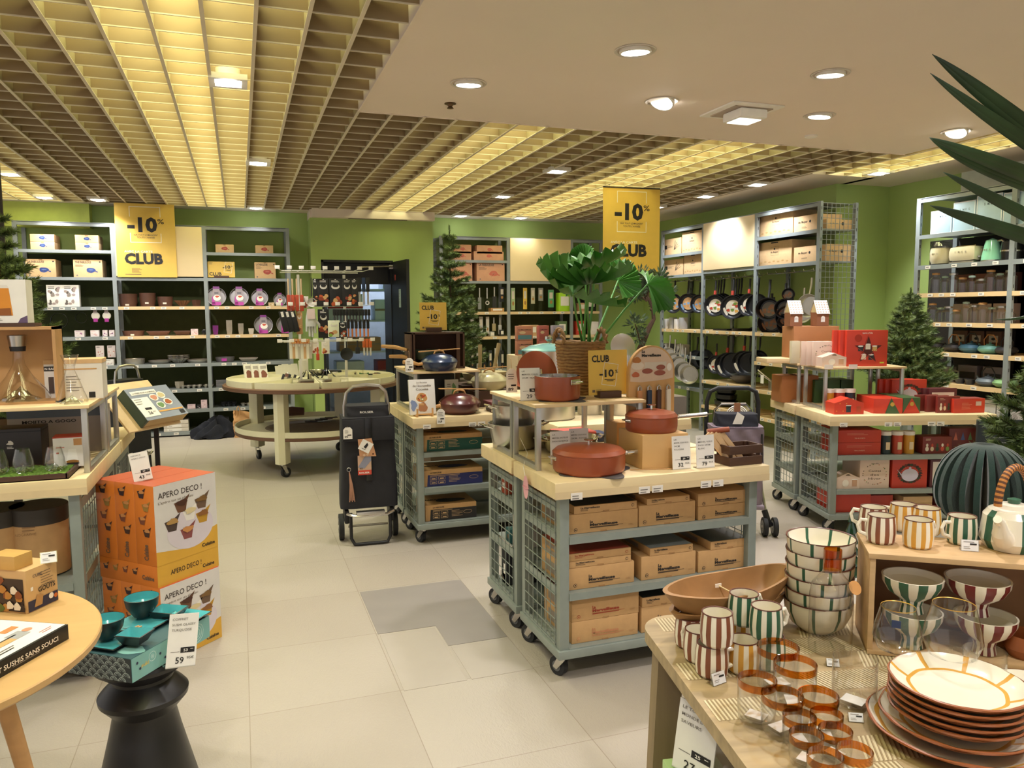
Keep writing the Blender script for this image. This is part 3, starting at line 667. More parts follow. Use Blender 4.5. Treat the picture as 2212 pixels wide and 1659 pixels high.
putw(tray(.22, .18, .04, cm('#a89f94', .4)), 532, .89, 'pale oval dish at the end of the grey shelf')
DKT = mat('dark_enamel', '#2a2b30', .3, .3)
def traystack(n, w_, lb, u, z):
 r = root('tray_stack', lb, 'baking trays')
 for k in range(n):
  m = MB(); m.box(-w_ / 2, w_ / 2, -.1, .1, k * .016, k * .016 + .004, DKT); m.box(-w_ / 2, w_ / 2, -.105, -.1, k * .016, k * .016 + .012, cm('#8b8d95', .3, metal=.6)); m.build('tray', r)
 place(r, (xs(u), 10.24, z + .001))
traystack(6, .2, 'stack of thin dark trays under the utensil table edge', 480, .577); traystack(2, .1, 'two small dark trays near the table edge', 510, .577)
putw(muffin(3, 2, DKT, n=3), 485, .327, 'stack of dark muffin trays on the low shelf'); putw(muffin(3, 2, TIN), 528, .327, 'pale muffin tray on the low shelf behind the table leg')
m = MB(); m.lathe([(.05, 0), (.06, .14), (.063, .14), (.055, 0)], cm('#45464a', .4), 4); m.box(-.055, .055, -.045, -.043, .06, .066, WHITE)
one(m, 'dark_bin', 'dark square basket on the lowest shelf above the jacket', 'basket', (xs(478), 10.2, .058), PI / 4)
# jacket and paper bag on the floor
def jacket_fn(a, b):
 t = 2 * PI * a; rr = math.sin(b * PI / 2); n = math.sin(3 * t + 1.2) * .12 + math.sin(7 * t + b * 6) * .06 + math.sin(5 * t - b * 9) * .05
 hh = .17 * math.cos(b * PI / 2) * (1 + .35 * math.sin(4 * t + 2)) + .035 * math.sin(9 * t + b * 14) * (b > .02) * (1 - b) + .02 * math.sin(17 * a * PI + 9 * b)
 return (.30 * rr * (1 + n) * math.cos(t), .15 * rr * (1 + n) * math.sin(t), max(.003, hh))
m = MB(); m.grid(jacket_fn, 72, 22, mat('navy_cloth', '#0d101d', .9, var=.3, scale=9, bump=.5, bscale=60), closeu=True)
one(m, 'jacket', 'crumpled navy jacket lying on the floor before the back shelves', 'jacket', (ay(468, 955, 9.85).x, 9.85, 0))
KRAFT = mat('brown_paper', '#b98d5e', .8, var=.1, scale=6, bump=.5, bscale=18)
r = root('paper_bag', 'brown paper carrier bag standing beside the navy jacket', 'bag', (ay(530, 945, 9.8).x, 9.8, 0), R(8))
m = MB(); rnd = random.Random(4)
def bagf(a, b):
 k = a * 4; i = int(k) % 4; f = k - int(k); c = [(-.13, -.07), (.13, -.07), (.13, .07), (-.13, .07)]; p, q_ = c[i], c[(i + 1) % 4]
 s = 1 - .12 * b; w2 = .012 * math.sin(b * 16 + a * 20)
 return ((p[0] + (q_[0] - p[0]) * f) * s + w2, (p[1] + (q_[1] - p[1]) * f) * (s - .4 * b) + w2, .3 * b * (1 + .08 * math.sin(a * 19)))
m.grid(bagf, 32, 12, KRAFT, closeu=True); m.box(-.12, .12, -.06, .06, .001, .004, KRAFT); m.build('bag_body', r)
m = MB(); m.tube([(-.09, -.05, .27), (-.09, -.05, .36), (-.075, -.05, .38), (-.06, -.05, .36), (-.06, -.05, .27)], .005, KRAFT, 6); m.build('handle', r)
# ================================================================== doorway and storeroom
DOORB = cm('#17181b', .45)
r = root('door_1', None, None); r['kind'] = 'structure'; r.name = 'door_1'; r.location = (1.92, 10.1, 0); r.rotation_euler = (0, 0, R(-84))
m = MB(); m.box(0, .62, -.02, .02, .01, 2.14, DOORB); m.build('door_leaf', r)
m = MB(); m.box(.3, .38, -.0225, -.0205, 1.55, 1.78, cm('#b9cfc6')); m.lines(fr_front(.305, -.0226, 1.77), 0, 0, .06, 9, .02, .005, GREYINK); m.build('notice', r)
m = MB(); m.box(.13, .17, -.0225, -.0205, 1.9, 1.97, cm('#b04a40')); m.build('red_notice', r)
m = MB(); m.tube([(.56, -.025, 1.0), (.56, -.06, 1.0), (.48, -.06, 1.0)], .008, CHROME); m.build('door_handle', r)
r2 = root('door_2', None, None); r2['kind'] = 'structure'; r2.location = (1.0, 10.12, 0); r2.rotation_euler = (0, 0, R(80))
m = MB(); m.box(0, .6, -.02, .02, .01, 2.14, DOORB); m.build('door_leaf', r2)
m = MB(); m.box(1.0, 1.92, 10.3, 10.34, 1.86, 2.16, DOORB); m.box(1.0, 1.03, 10.1, 10.62, 0, 2.16, DOORB); m.box(1.89, 1.92, 10.12, 10.62, 0, 2.16, DOORB); m.box(1.0, 1.92, 10.1, 10.62, 2.13, 2.16, DOORB)
struct(m, 'trim_doorframe')
m = MB(); m.tube([(1.5, 10.06, 2.07), (1.9, 10.02, 2.08)], .012, CHROME, 6); m.box(1.86, 1.92, 10.04, 10.1, 2.05, 2.1, SATIN)
one(m, 'door_closer', 'silver closer arm at the top of the black storeroom door', 'door closer')
r = root('storage_rack', 'pale storage rack with cartons seen through the dark doorway', 'shelving', (1.15, 11.3, 0))
m = MB()
for x in (0, 1.3):
 for y in (0, .5): m.box(x, x + .04, y, y + .04, 0, 2.2, SATIN)
m.build('frame', r)
for z in (.45, .9, 1.35, 1.8): m = MB(); m.box(0, 1.34, 0, .54, z, z + .025, cm('#b8c4cc')); m.build('shelf', r)
for i, (x, z, w_, h_, c, lb) in enumerate([(.3, 1.376, .5, .38, '#dbe6ee', 'large white storeroom box on the upper rack shelf'), (.95, 1.376, .45, .3, '#c8d6e2', 'pale blue storeroom box beside the large white one'), (.5, .926, .6, .2, '#9c7a55', 'brown storeroom carton on the middle rack shelf'),
  (1.0, .476, .5, .3, '#7d2420', 'dark red storeroom crate low on the rack'), (.35, .476, .4, .3, '#cfd8de', 'white storeroom crate low on the rack'), (1.05, 1.826, .4, .2, '#8f989e', 'grey storeroom tub on the top rack shelf')]):
 m = MB(); m.box(-w_ / 2, w_ / 2, 0, .4, 0, h_, cm(c), .006); m.box(-w_ / 2, w_ / 2, -.001, .001, h_ * .45, h_ * .55, cm('#b23c3a') if i == 0 else cm('#8a7a68')); one(m, 'storage_carton', lb, 'box', (1.15 + x, 11.33, z))
# ================================================================== round two-tier utensil table
CREAM = mat('cream_lacquer', '#e4dfc4', .45, var=.02); RIMB = mat('brown_laminate', '#6a4a38', .5, var=.08, scale=4)
GX, GY = .66, 7.80
def caster(h=.12, parent=None, loc=(0, 0, 0), rz=0, wr=.042, name='caster'):
 """swivel caster: fork and wheel"""
 m = MB(); m.T = Matrix.Translation(loc) @ Matrix.Rotation(rz, 4, 'Z')
 m.box(-.035, .035, -.03, .03, h - .006, h, SATIN); m.cyl((0, 0, h - .02), (0, 0, h - .006), .018, SATIN, seg=10)
 for s in (-1, 1): m.add([(s * .018, -.022, h - .018), (s * .018, .02, h - .018), (s * .018, .045, wr - .004), (s * .018, .025, wr - .012), (s * .021, -.022, h - .018), (s * .021, .02, h - .018), (s * .021, .045, wr - .004), (s * .021, .025, wr - .012)], [(0, 1, 2, 3), (7, 6, 5, 4), (0, 3, 7, 4), (1, 5, 6, 2), (2, 6, 7, 3), (0, 4, 5, 1)], SATIN)
 o = m.build(name, parent)
 m = MB(); m.T = Matrix.Translation(loc) @ Matrix.Rotation(rz, 4, 'Z')
 m.cyl((-.014, .03, wr), (.014, .03, wr), wr, RUBBER, seg=20); m.cyl((-.0165, .03, wr), (.0165, .03, wr), wr * .55, cm('#5a5c60', .4), seg=14); m.cyl((-.02, .03, wr), (.02, .03, wr), .007, SATIN, seg=8)
 m.build('wheel', o); return o
r = root('round_utensil_table', 'round two-tier cream table on wheels loaded with kitchen utensils', 'table', (GX, GY, 0))
m = MB(); m.lathe([(0, .775), (.83, .775), (.84, .78), (.84, .81), (.83, .815), (0, .815)], RIMB, 56); m.build('table_top', r)
def trays(z, R0, Ri, h):
 for k in range(8):
  m = MB(); a0 = k * PI / 4 + .02; a1 = (k + 1) * PI / 4 - .02; n = 8
  P = [(R0 * math.cos(a0 + (a1 - a0) * i / n), R0 * math.sin(a0 + (a1 - a0) * i / n)) for i in range(n + 1)]
  Q = [(Ri * math.cos(a0 + (a1 - a0) * i / n), Ri * math.sin(a0 + (a1 - a0) * i / n)) for i in range(n, -1, -1)]
  m.prism(P + Q, z, z + .006, CREAM)
  for A, B in [(P[i], P[i + 1]) for i in range(n)] + [(P[0], Q[-1]), (P[-1], Q[0])]:
   A = Vector(A); B = Vector(B); d = (B - A).normalized(); nn = Vector((-d.y, d.x)) * .004
   m.prism([A - nn, B - nn, B + nn, A + nn], z, z + h, CREAM)
  m.build('tray', r)
trays(.815, .80, .24, .055)
m = MB(); m.lathe([(.5, .335), (.74, .335), (.745, .34), (.745, .365), (.5, .365)], RIMB, 56); m.lathe([(.42, .365), (.74, .365), (.745, .37), (.745, .42), (.737, .42), (.735, .372), (.42, .372)], CREAM, 56); m.build('lower_ring', r)
m = MB(); m.lathe([(0, .34), (.5, .34), (.5, .37), (.0, .40)], mat('grey_board_disc', '#8c8172', .7), 40); m.build('lower_deck', r)
for a in (241, 140, 61, 325):
 x, y = .70 * math.cos(R(a)), .70 * math.sin(R(a)); m = MB(); m.T = Matrix.Translation((x, y, 0)) @ Matrix.Rotation(R(a), 4, 'Z')
 m.prism([(-.055, -.05), (.045, -.05), (.07, 0), (.045, .05), (-.055, .05)], .13, .778, CREAM); o = m.build('leg', r); caster(.13, o, (x, y, 0), R(a + 60), .046)
# central hanging rack
r = root('utensil_rack', 'white wire rack of hooks rising from the round table', 'rack', (GX + .09, GY, .822))
m = MB()
for x in (-.2, .24): m.box(x - .012, x + .012, -.012, .012, 0, 1.04, cm('#d9d6cf', .4))
m.box(-.24, .28, -.04, .04, 0, .012, SATIN); m.build('posts', r)
WIRE = cm('#dedcd6', .35)
HOOKZ = [1.89, 1.555, 1.215]
for z in HOOKZ:
 m = MB(); z -= .822
 for y in (-.16, .16): m.tube([(-.36, y, z), (.4, y, z)], .005, WIRE, 6)
 for x in (-.2, .24): m.tube([(x, -.16, z), (x, .16, z)], .005, WIRE, 6)
 m.build('hook_rail', r)
 for i in range(9):
  x = -.36 + i * .095; m = MB(); sk = (i - 4) * .012
  m.tube([(x, -.16, z), (x + sk, -.36, z + .012), (x + sk, -.375, z + .025)], .0028, WIRE, 5); m.box(x + sk - .022, x + sk + .022, -.383, -.379, z + .004, z + .036, RAILT, .001); m.build('hook', r)
# goods on the rack.  u, v top, v bottom, width px
def hang(u, v0, v1, wp, kind, c, lb, y=7.47, c2='#d9772b', group='utensils hanging on the round table rack', tilt=0):
 a = ay(u, v0, y); b = ay(u, v1, y); H = a.z - b.z; W = wp * .00465; m = MB(); base = cm(c)
 m.T = Matrix.Rotation(R(tilt), 4, 'Y')
 fr = fr_front(-W / 2, -.0055, -H)
 if kind == 'card':
  m.box(-W / 2, W / 2, -.005, .005, -H, 0, base, .002); m.box(-.006, .006, -.0058, -.005, -.012, -.004, WHITE)
  m.disc(fr, W * .5, H * .72, W * .3, H * .1, cm('#d8d4cc'), 1); m.disc(fr, W * .5, H * .76, W * .22, H * .07, base, 2); m.lines(fr, W * .2, H * .93, W * .6, 2, H * .04, H * .015, WHITE)
  rnd = random.Random(int(u))
  for i in range(7): m.disc(fr, W * rnd.uniform(.2, .8), H * rnd.uniform(.06, .4), W * .17, W * .16, cm(rnd.choice([c2, '#b8552a', '#8a3a22', '#c9a06a'])), 1 + i * .3, 9, .1)
 elif kind == 'knife':
  m.box(-W / 2, W / 2, -.008, .008, -H * .52, 0, base, .004); m.box(-W * .28, W * .28, -.002, .002, -H, -H * .52, cm(c2, .3))
 elif kind == 'spoon':
  m.tube([(0, 0, 0), (0, 0, -H * .6)], [.005, .007], cm(c2, .4), 6); m.T = Matrix.Translation((0, 0, -H * .78)) @ Matrix.Rotation(PI / 2, 4, 'X'); m.lathe([(0, -.006), (W * .4, 0), (W * .5, .012), (W * .4, .004), (0, -.002)], base, 16)
 elif kind == 'pouch':
  m.box(-W / 2, W / 2, -.006, .006, -H, 0, base, .003); m.rect(fr, W * .3, H * .72, W * .7, H * .96, WHITE, 1); m.lines(fr, W * .35, H * .92, W * .3, 3, H * .05, H * .015, GREYINK)
 elif kind == 'brush':
  m.tube([(0, 0, 0), (0, 0, -H * .5)], .007, cm(c2), 6); m.box(-W * .45, W * .45, -.01, .01, -H, -H * .5, base, .004)
 o = one(m, {'card': 'carded_utensil', 'knife': 'kitchen_knife', 'spoon': 'spoon', 'pouch': 'utensil_pouch', 'brush': 'spatula'}[kind], lb, {'card': 'utensil', 'knife': 'knife', 'spoon': 'spoon', 'pouch': 'utensil', 'brush': 'spatula'}[kind], a, group=group)
 return o
for i, u in enumerate([622, 631, 640, 650]): hang(u, 602, 672, 8, 'brush', '#b0452c', 'red-ended spatula hanging %s in the upper tier of the rack' % ORD[i], c2='#cbb08c', group='red spatulas on the rack', y=7.44 + .01 * i)
hang(672, 600, 668, 18, 'spoon', '#cfccc6', 'round silver mesh skimmer on the upper tier', c2='#222222')
hang(658, 640, 665, 14, 'card', '#d8cfc8', 'small card with food picture beneath the silver skimmer', c2='#c96f3a', y=7.49)
for i, (u, w_, c, c2, lb) in enumerate([(680, 10, '#17171a', '#7a4a2a', 'narrow black utensil card beside the silver skimmer'), (698, 24, '#1c1b1c', '#e08a2a', 'black card with orange fruit picture on the upper tier'), (724, 28, '#191a1c', '#7d5a3a', 'wide black card with cutout handle, upper tier centre'), (749, 20, '#1b1a1b', '#a83c28', 'black card with red tomato picture on the upper tier'), (765, 16, '#232223', '#d0702c', 'black card with orange slice, upper tier near the doorway')]):
 hang(u, 602, 662, w_, 'card', c, lb, c2=c2)
for i, u in enumerate([776, 785, 794]): hang(u, 600, 658, 7, 'knife', ['#1b1c1e', '#26395a', '#1b1c1e'][i], ['black peeler hanging beside the blue one', 'dark blue peeler between two black ones', 'black peeler at the doorway end of the upper tier'][i], c2='#a9a8a6')
for i, u in enumerate([608, 619, 630]): hang(u, 672, 718, 12, 'pouch', '#151517', 'black knife pouch slanting on the lower left hooks, %s' % ORD[i], y=7.42 + .01 * i, tilt=-12, group='black pouches on the rack')
hang(646, 670, 722, 12, 'card', '#b58a5c', 'long brown wood-coloured card beside the grey glove', c2='#5a3a26')
# oven glove with fingers
def fingers(m, W, H, mt):
 m.grid(lambda a, b: (W * .5 * math.cos(2 * PI * a) * (.62 + .38 * math.sin(min(1, b * 1.3) * PI / 2)), .022 * math.sin(2 * PI * a), -H * b * .62), 14, 6, mt, closeu=True)
 for i, (x, l) in enumerate([(-.36, .8), (-.13, .98), (.1, 1.0), (.32, .86)]): m.tube([(x * W, 0, -H * .5), (x * W * 1.15, 0, -H * l)], [W * .13, W * .1], mt, 8)
 m.tube([(W * .4, 0, -H * .4), (W * .72, 0, -H * .55), (W * .78, 0, -H * .66)], [W * .14, W * .12, W * .09], mt, 8)
m = MB(); fingers(m, .1, .26, mat('grey_knit', '#c3c4c2', .9, bump=.4, bscale=300)); m.box(-.035, .035, -.026, -.022, -.09, .005, cm('#d9c3c0')); one(m, 'glove', 'light grey cut-resistant glove hanging in the middle of the rack', 'glove', ay(671, 668, 7.45))
hang(698, 668, 730, 22, 'card', '#151517', 'black card with carrot picture beside the grey glove', c2='#d0622a')
for i in range(12): hang(722 + i * 6.8, 668, 694, 6, 'knife', '#101113', 'black-handled knife, %s along the middle row towards the doorway' % ORD[i], c2='#3a3b3d', group='black knives on the middle rack row', y=7.45)
hang(721, 692, 728, 24, 'card', '#dfe3c8', 'white card with green vegetable picture under the knives', c2='#7da03c', y=7.44)
hang(740, 696, 728, 16, 'card', '#1b1b1c', 'black card under the knives beside the white green card', c2='#b9b6b0', y=7.44)
for i in range(6): hang(752 + i * 8.5, 690, 728, 6, 'knife', ['#2a2421', '#1c1c1d'][i % 2], 'orange-bladed peeler, %s from the black card under the knives' % ORD[i], c2='#d07a3a', group='orange peelers on the rack')
for i in range(8): hang(628 + i * 6, 738, 775, 6, 'pouch', ['#dcd8d0', '#c9a27a', '#e6e2da', '#b9b2a8'][i % 4], 'pale packet with amber top, %s in the lowest hanging row' % ORD[i], c2='#c9762a', group='white packets on the lowest rack row', y=7.46)
for i in range(5): hang(632 + i * 8, 732, 742, 8, 'card', '#c07a35', 'amber pasta bag top, %s in the lowest hanging row' % ORD[i], c2='#e0a050', group='amber bags on the lowest rack row', y=7.44)
hang(680, 738, 764, 16, 'card', '#e6dcd6', 'white card holding a red utensil, nearer the packets', c2='#b5402a'); hang(703, 738, 764, 16, 'card', '#e3dcd0', 'white card holding a yellow utensil, lowest row', c2='#d8a05a')
hang(686, 750, 778, 7, 'brush', '#b43c22', 'small red spatula sticking down below the white card', c2='#b43c22', y=7.42)
hang(748, 738, 772, 26, 'spoon', '#17181a', 'large black spoon hanging low beside the doorway', c2='#17181a'); hang(772, 736, 764, 10, 'brush', '#1b1c1f', 'black spatula hanging low beside the large spoon', c2='#1b1c1f')
for i in range(3): hang(786 + i * 7, 732, 768, 6, 'knife', '#c8622c', 'orange-handled tool, %s of three at the low doorway end' % ORD[i], c2='#c9c5be', group='orange tools on the rack')
# goods lying in the trays
ZTR = .823
def lay(u, v, label, fn, name, cat, group=None, z=ZTR, rz=0, rot=None):
 p = az(u, v, z); d = Vector((p.x - GX, p.y - GY)); k = max(.27, min(.66, d.length)) / d.length; m = MB(); fn(m); return one(m, name, label, cat, (GX + d.x * k, GY + d.y * k, z), rz, group, rot)
for i in range(3):
 o = lay(540 + i * 16, 822, 'upright white gadget box with brown photo, %s from the table rim' % ORD[i], lambda m: (m.box(-.04, .04, 0, .035, 0, .17, WHITE, .002), m.disc(fr_front(-.04, -.0005, 0), .04, .06, .03, .045, cm('#8a5648'), 1, 12, .1), m.rect(fr_front(-.04, -.0005, 0), .01, .12, .07, .15, cm('#b7b0ac'), 1)), 'gadget_box', 'box', 'gadget boxes in the left tray'); o.rotation_euler = (R(-14), 0, R(20))
for i in range(6):
 o = lay(585 + i * 7, 812 - i, 'thin white card standing in the tray, %s after the gadget boxes' % ORD[i], lambda m: m.box(-.035, .035, 0, .006, 0, .12 + .008 * (i % 3), cm('#d6d2cb')), 'utensil_card', 'card', 'white cards standing in the tray'); o.rotation_euler = (R(-18), 0, R(15))
for i in range(8):
 o = lay(608 + i * 6, 826 - (i % 3) * 2, 'small dark knife sleeve leaning in the front tray, %s of the row' % ORD[i], lambda m: (m.box(-.012, .012, 0, .008, 0, .09, [BLACK, cm('#6a4434'), SATIN][i % 3], .002)), 'knife_sleeve', 'knife', 'small knives leaning in the front tray'); o.rotation_euler = (R(-25), R(20), 0)
for i in range(10):
 o = lay(650 + i * 8, 818 - (i * 5) % 9, 'black and steel peeler lying in the front tray, %s from the small knives' % ORD[i], lambda m: (m.tube([(0, -.06, .012), (0, .03, .03)], [.009, .008], BLACK, 7), m.tube([(0, .03, .03), (0, .08, .05)], [.006, .004], CHROME, 6)), 'peeler', 'utensil', 'peelers in the front tray'); o.rotation_euler = (R(10), 0, R(-30 + 13 * (i % 5)))
for i in range(6): lay(640 + i * 26, 828 - (i % 2) * 5, 'clear price holder in the front tray, %s from the rim' % ORD[i], lambda m: (m.box(-.04, .04, 0, .003, 0, .05, ACRYL), m.rect(fr_front(-.04, -.0005, 0), .01, .01, .06, .035, RAILT)), 'price_holder', 'price tag', 'clear holders in the front tray', rz=R(10))
lay(612, 790, 'pale standing card box behind the small knives', lambda m: m.box(-.04, .04, 0, .05, 0, .16, cm('#d9d5cf'), .003), 'gadget_box', 'box'); lay(634, 792, 'tall white leaflet box behind the peelers', lambda m: m.box(-.03, .03, 0, .04, 0, .19, cm('#e3ded8'), .003), 'gadget_box', 'box')
lay(765, 800, 'black gadget case with white print near the doorway side', lambda m: (m.box(-.07, .07, 0, .1, 0, .05, BLACK, .008), m.rect(fr_front(-.07, -.0005, 0), .04, .015, .1, .035, WHITE)), 'gadget_case', 'case')
lay(760, 776, 'black leather-look pouch lying across the tray', lambda m: m.box(-.12, .1, 0, .14, 0, .05, BLACKG, .02), 'utensil_pouch', 'pouch', rz=R(25)); lay(700, 790, 'pale mesh bowl lying in the rear tray', lambda m: m.lathe([(.02, 0), (.06, .03), (.075, .06), (.07, .06), (.05, .03)], SATIN, 18), 'sieve', 'sieve')
for i in range(7): lay(775 + i * 9, 800 + (i * 7) % 11, 'small green and chrome tool, %s near the doorway side' % ORD[i], lambda m: (m.tube([(-.03, 0, .01), (.03, .02, .03)], .008, [cm('#3d6b3a'), CHROME, BLACK][i % 3], 6), m.lathe([(0, 0), (.014, .0), (.014, .03), (0, .03)], [CHROME, BLACK, cm('#4b7d46')][i % 3], 10)), 'kitchen_gadget', 'utensil', 'small gadgets at the doorway side', rz=i)
for i in range(5): lay(800 + i * 10, 818 - i, 'clear lidded gadget in the doorway-side tray, %s along' % ORD[i], lambda m: (m.box(-.02, .02, -.02, .02, 0, .04, cm('#cfcbc4', .3), .004), m.box(-.021, .021, -.021, .021, .04, .05, [BLACK, cm('#8b5a3c')][i % 2])), 'gadget_pot', 'utensil', 'lidded gadgets in the tray')
# lower tier: loose stock
def low(u, v, lb, fn, name, cat, rz=0):
 p = az(u, v, .375); d = Vector((p.x - GX, p.y - GY)); k = min(.6, d.length) / d.length; m = MB(); fn(m); one(m, name, lb, cat, (GX + d.x * k, GY + d.y * k, .4), rz)
low(600, 895, 'brown rolled apron on the lower ring of the round table', lambda m: m.tube([(-.12, 0, .05), (0, .02, .055), (.12, 0, .05)], [.04, .05, .04], cm('#6b4d3c', .9), 10), 'apron_roll', 'cloth')
low(690, 915, 'flat dark packets on the lower ring of the round table', lambda m: [m.box(-.14 + i * .05, -.02 + i * .05, -.03, .05, i * .007, i * .007 + .006, cm(['#3a3236', '#5c4a42', '#2b2a2e'][i % 3])) for i in range(5)], 'packet_pile', 'packets')
# ================================================================== wheeled shop counters
TOPW = mat('pale_counter_wood', '#e5d0a4', .42, var=.05, scale=3, stretch=(1, 7, 7))
def counter(label, W, D, H, loc, rz=0, levels=(.62, .37, .12), th=.065, mesh=('L',), over=.035, seam=False, nm=(7, 12)):
 """wood-topped trolley counter. local x right, y back; origin at the front left foot"""
 r = root('display_counter', label, 'display counter', loc, rz)
 m = MB(); m.box(-over, W + over, -over, D + over * .3, H - th, H, TOPW, .003)
 m.box(-over - .0005, W + over + .0005, -over - .0006, -over, H - th, H - th * .55, mat('counter_edge_band', '#d9c39a', .45)); m.build('counter_top', r)
 for x in (0, W - .04):
  for y in (0, D - .04): m = MB(); m.box(x, x + .04, y, y + .04, .10, H - th, GALV, .002); m.build('post', r)
 m = MB(); m.box(-.01, W + .01, -.012, D + .005, .1, .135, GALV, .003); m.build('base_frame', r)
 for z in levels: m = MB(); m.box(.04, W - .04, -.004, .012, z - .03, z, GALV); m.box(.04, W - .04, .012, D - .01, z - .006, z, GALV); m.build('shelf', r)
 for s in mesh:
  x = .002 if s == 'L' else W - .002; m = MB()
  for z in (.14, H - th - .05) + tuple(levels[:-1]): m.box(x - .003, x + .003, .04, D - .04, z - .02, z + .02, GALV)
  n = int((D - .08) / .05)
  for i in range(n + 1): m.cyl((x - .004, .045 + i * (D - .09) / n, .14), (x - .004, .045 + i * (D - .09) / n, H - th - .03), .0022, GALV, seg=5, caps=False)
  n = int((H - .25) / .05)
  for i in range(n + 1): m.cyl((x - .006, .04, .15 + i * (H - th - .2) / n), (x - .006, D - .04, .15 + i * (H - th - .2) / n), .0022, GALV, seg=5, caps=False)
  m.build('side_mesh', r)
 for x in (.04, W - .04):
  for y in (.05, D - .05): caster(.10, r, (x, y, 0), R(25 if x < .1 else -15), .04)
 for i in range(3 if W > .8 else 1):
  x = [.03, .33, .62][i]; m = MB()
  for k in (0, .06)[:1 if i == 0 else 2]: m.box(x + k, x + k + .05, -over - .003, -over - .0008, H - th - .006, H - th + .022, RAILT); m.lines(fr_front(x + k, -over - .0031, H - th + .012), .006, 0, .035, 2, .01, .004, GREYINK)
  m.build('price_tag', r)
 return r
def riser(label, W, D, H, loc, rz=0, bd=PLY, n=1, t=.022, over=.01):
 """aluminium square-tube display frame with a wooden board"""
 r = root('display_riser', label, 'display riser', loc, rz)
 m = MB(); m.box(-over, W + over, -over, D + over, H - .014, H, bd, .002); m.build('board', r)
 for x in (0, W - t):
  m = MB(); m.box(x, x + t, 0, t, 0, H - .014, ALU, .001); m.box(x, x + t, D - t, D, 0, H - .014, ALU, .001); m.box(x, x + t, t, D - t, 0, t, ALU, .001); m.box(x, x + t, t, D - t, H - .014 - t, H - .014, ALU, .001); m.build('frame', r)
 m = MB(); m.box(t, W - t, D - t, D, H - .014 - t, H - .014, ALU, .001); m.build('rail', r)
 return r
def price_card(txt, price, cents, old, W, H, loc, rz=0, lab='x', tilt=-10, rot=None):
 r = root('price_card', lab, 'price card', loc, rz)
 if rot: r.rotation_euler = rot
 m = MB(); m.T = Matrix.Rotation(R(tilt), 4, 'X'); m.box(-W / 2, W / 2, -.0012, .0012, 0, H, cm('#eeebe8', .35)); fr = fr_front(-W / 2, -.0014, 0)
 for i, t in enumerate(txt): m.text(fr, W * .1, H * (.88 - i * .1), t, H * .045, GREYINK, .005, w=min(W * .8, W * .075 * len(t)))
 if old: m.rect(fr, W * .45, H * .27, W * .93, H * .37, INK, 1); m.text(fr, W * .55, H * .295, old, H * .05, WHITE, .02, w=W * .14, l=3); m.rect(fr, W * .78, H * .33, W * .88, H * .34, WHITE, 2); m.rect(fr, W * .12, H * .29, W * .42, H * .3, GREYINK, 1)
 m.text(fr, W * .3, H * .08, price, H * .12, INK, .01, w=W * .28); m.text(fr, W * .68, H * .15, cents, H * .05, INK, 0, w=W * .24)
 m.build('card', r)
 m = MB(); m.box(-W / 2, W / 2, -.002, .03, 0, .003, ACRYL); m.build('foot', r); return r
LZ = .85
counter('wood-topped counter on the left carrying glassware and whisky sets', 1.05, .88, LZ, (-1.68, 3.42, 0), levels=(.42, .12), mesh=('R',))
counter('second wood-topped counter behind the glassware counter', 1.05, .5, LZ, (-1.68, 4.36, 0), levels=(.42,), mesh=('R',))
RZ_ = LZ + .28
riser('aluminium display riser with pine board under the carafe and decanter crate', .7, .46, .28, (-1.30, 3.50, LZ))
riser('aluminium display riser standing behind the first on the glassware counter', .7, .32, .28, (-1.30, 4.0, LZ))
# decanter in wooden crate
r = root('wooden_crate', 'open plywood crate standing upright around the glass decanter', 'crate', (-.88, 3.62, RZ_))
m = MB(); m.box(-.2, .16, .13, .14, 0, .315, mat('tan_plywood', '#c49a66', .55, var=.05, scale=4)); pw = mat('crate_edge', '#b98f5f', .5)
m.box(-.2, .16, 0, .14, .305, .317, pw); m.box(.148, .16, 0, .14, 0, .317, pw); m.box(-.2, -.188, 0, .14, 0, .317, pw); m.box(-.2, .16, 0, .14, 0, .01, pw); m.build('crate_body', r)
def glassy(prof, name, label, cat, loc, mt=GLASS, seg=28, rim=None, wob=None, group=None, base=None):
 r = root(name, label, cat, loc, 0, group); m = MB(); m.lathe(prof, mt, seg, wob=wob); m.build('glass_body', r)
 if rim: m = MB(); R0, z0, z1, mm = rim; m.lathe([(R0 + .0006, z0), (R0 + .0008, z1), (R0 - .001, z1 + .0005), (R0 - .0015, z0)], mm, seg, wob=wob and (lambda t, i: wob(t, 99))); m.build('rim', r)
 return r
THICKG = glassmat('thick_glass', '#e6eeea', .5, .08)
def peak(r_, h, mt=THICKG):
 m = MB(); m.lathe([(0, h), (r_ * .18, h * .75), (r_ * .3, h * .7), (r_ * .55, h * .35), (r_ * .8, h * .2), (r_, 0)], mt, 22, wob=lambda t, i: 1 + .22 * math.sin(5 * t + i) * (i > 0)); return m
o = glassy([(.105, .0), (.11, .012), (.09, .05), (.05, .1), (.022, .15), (.018, .2), (.026, .235)], 'decanter', 'wide glass decanter with a steel pouring collar inside the plywood crate', 'decanter', (-.87, 3.68, RZ_ + .011)); peak(.07, .06).build('inner_peak', o)
m = MB(); m.lathe([(.028, .205), (.03, .225), (.0, .225)], BLACK, 20); m.lathe([(.03, .225), (.036, .27), (.03, .272), (.0, .262)], SATIN, 20); m.build('pouring_collar', o)
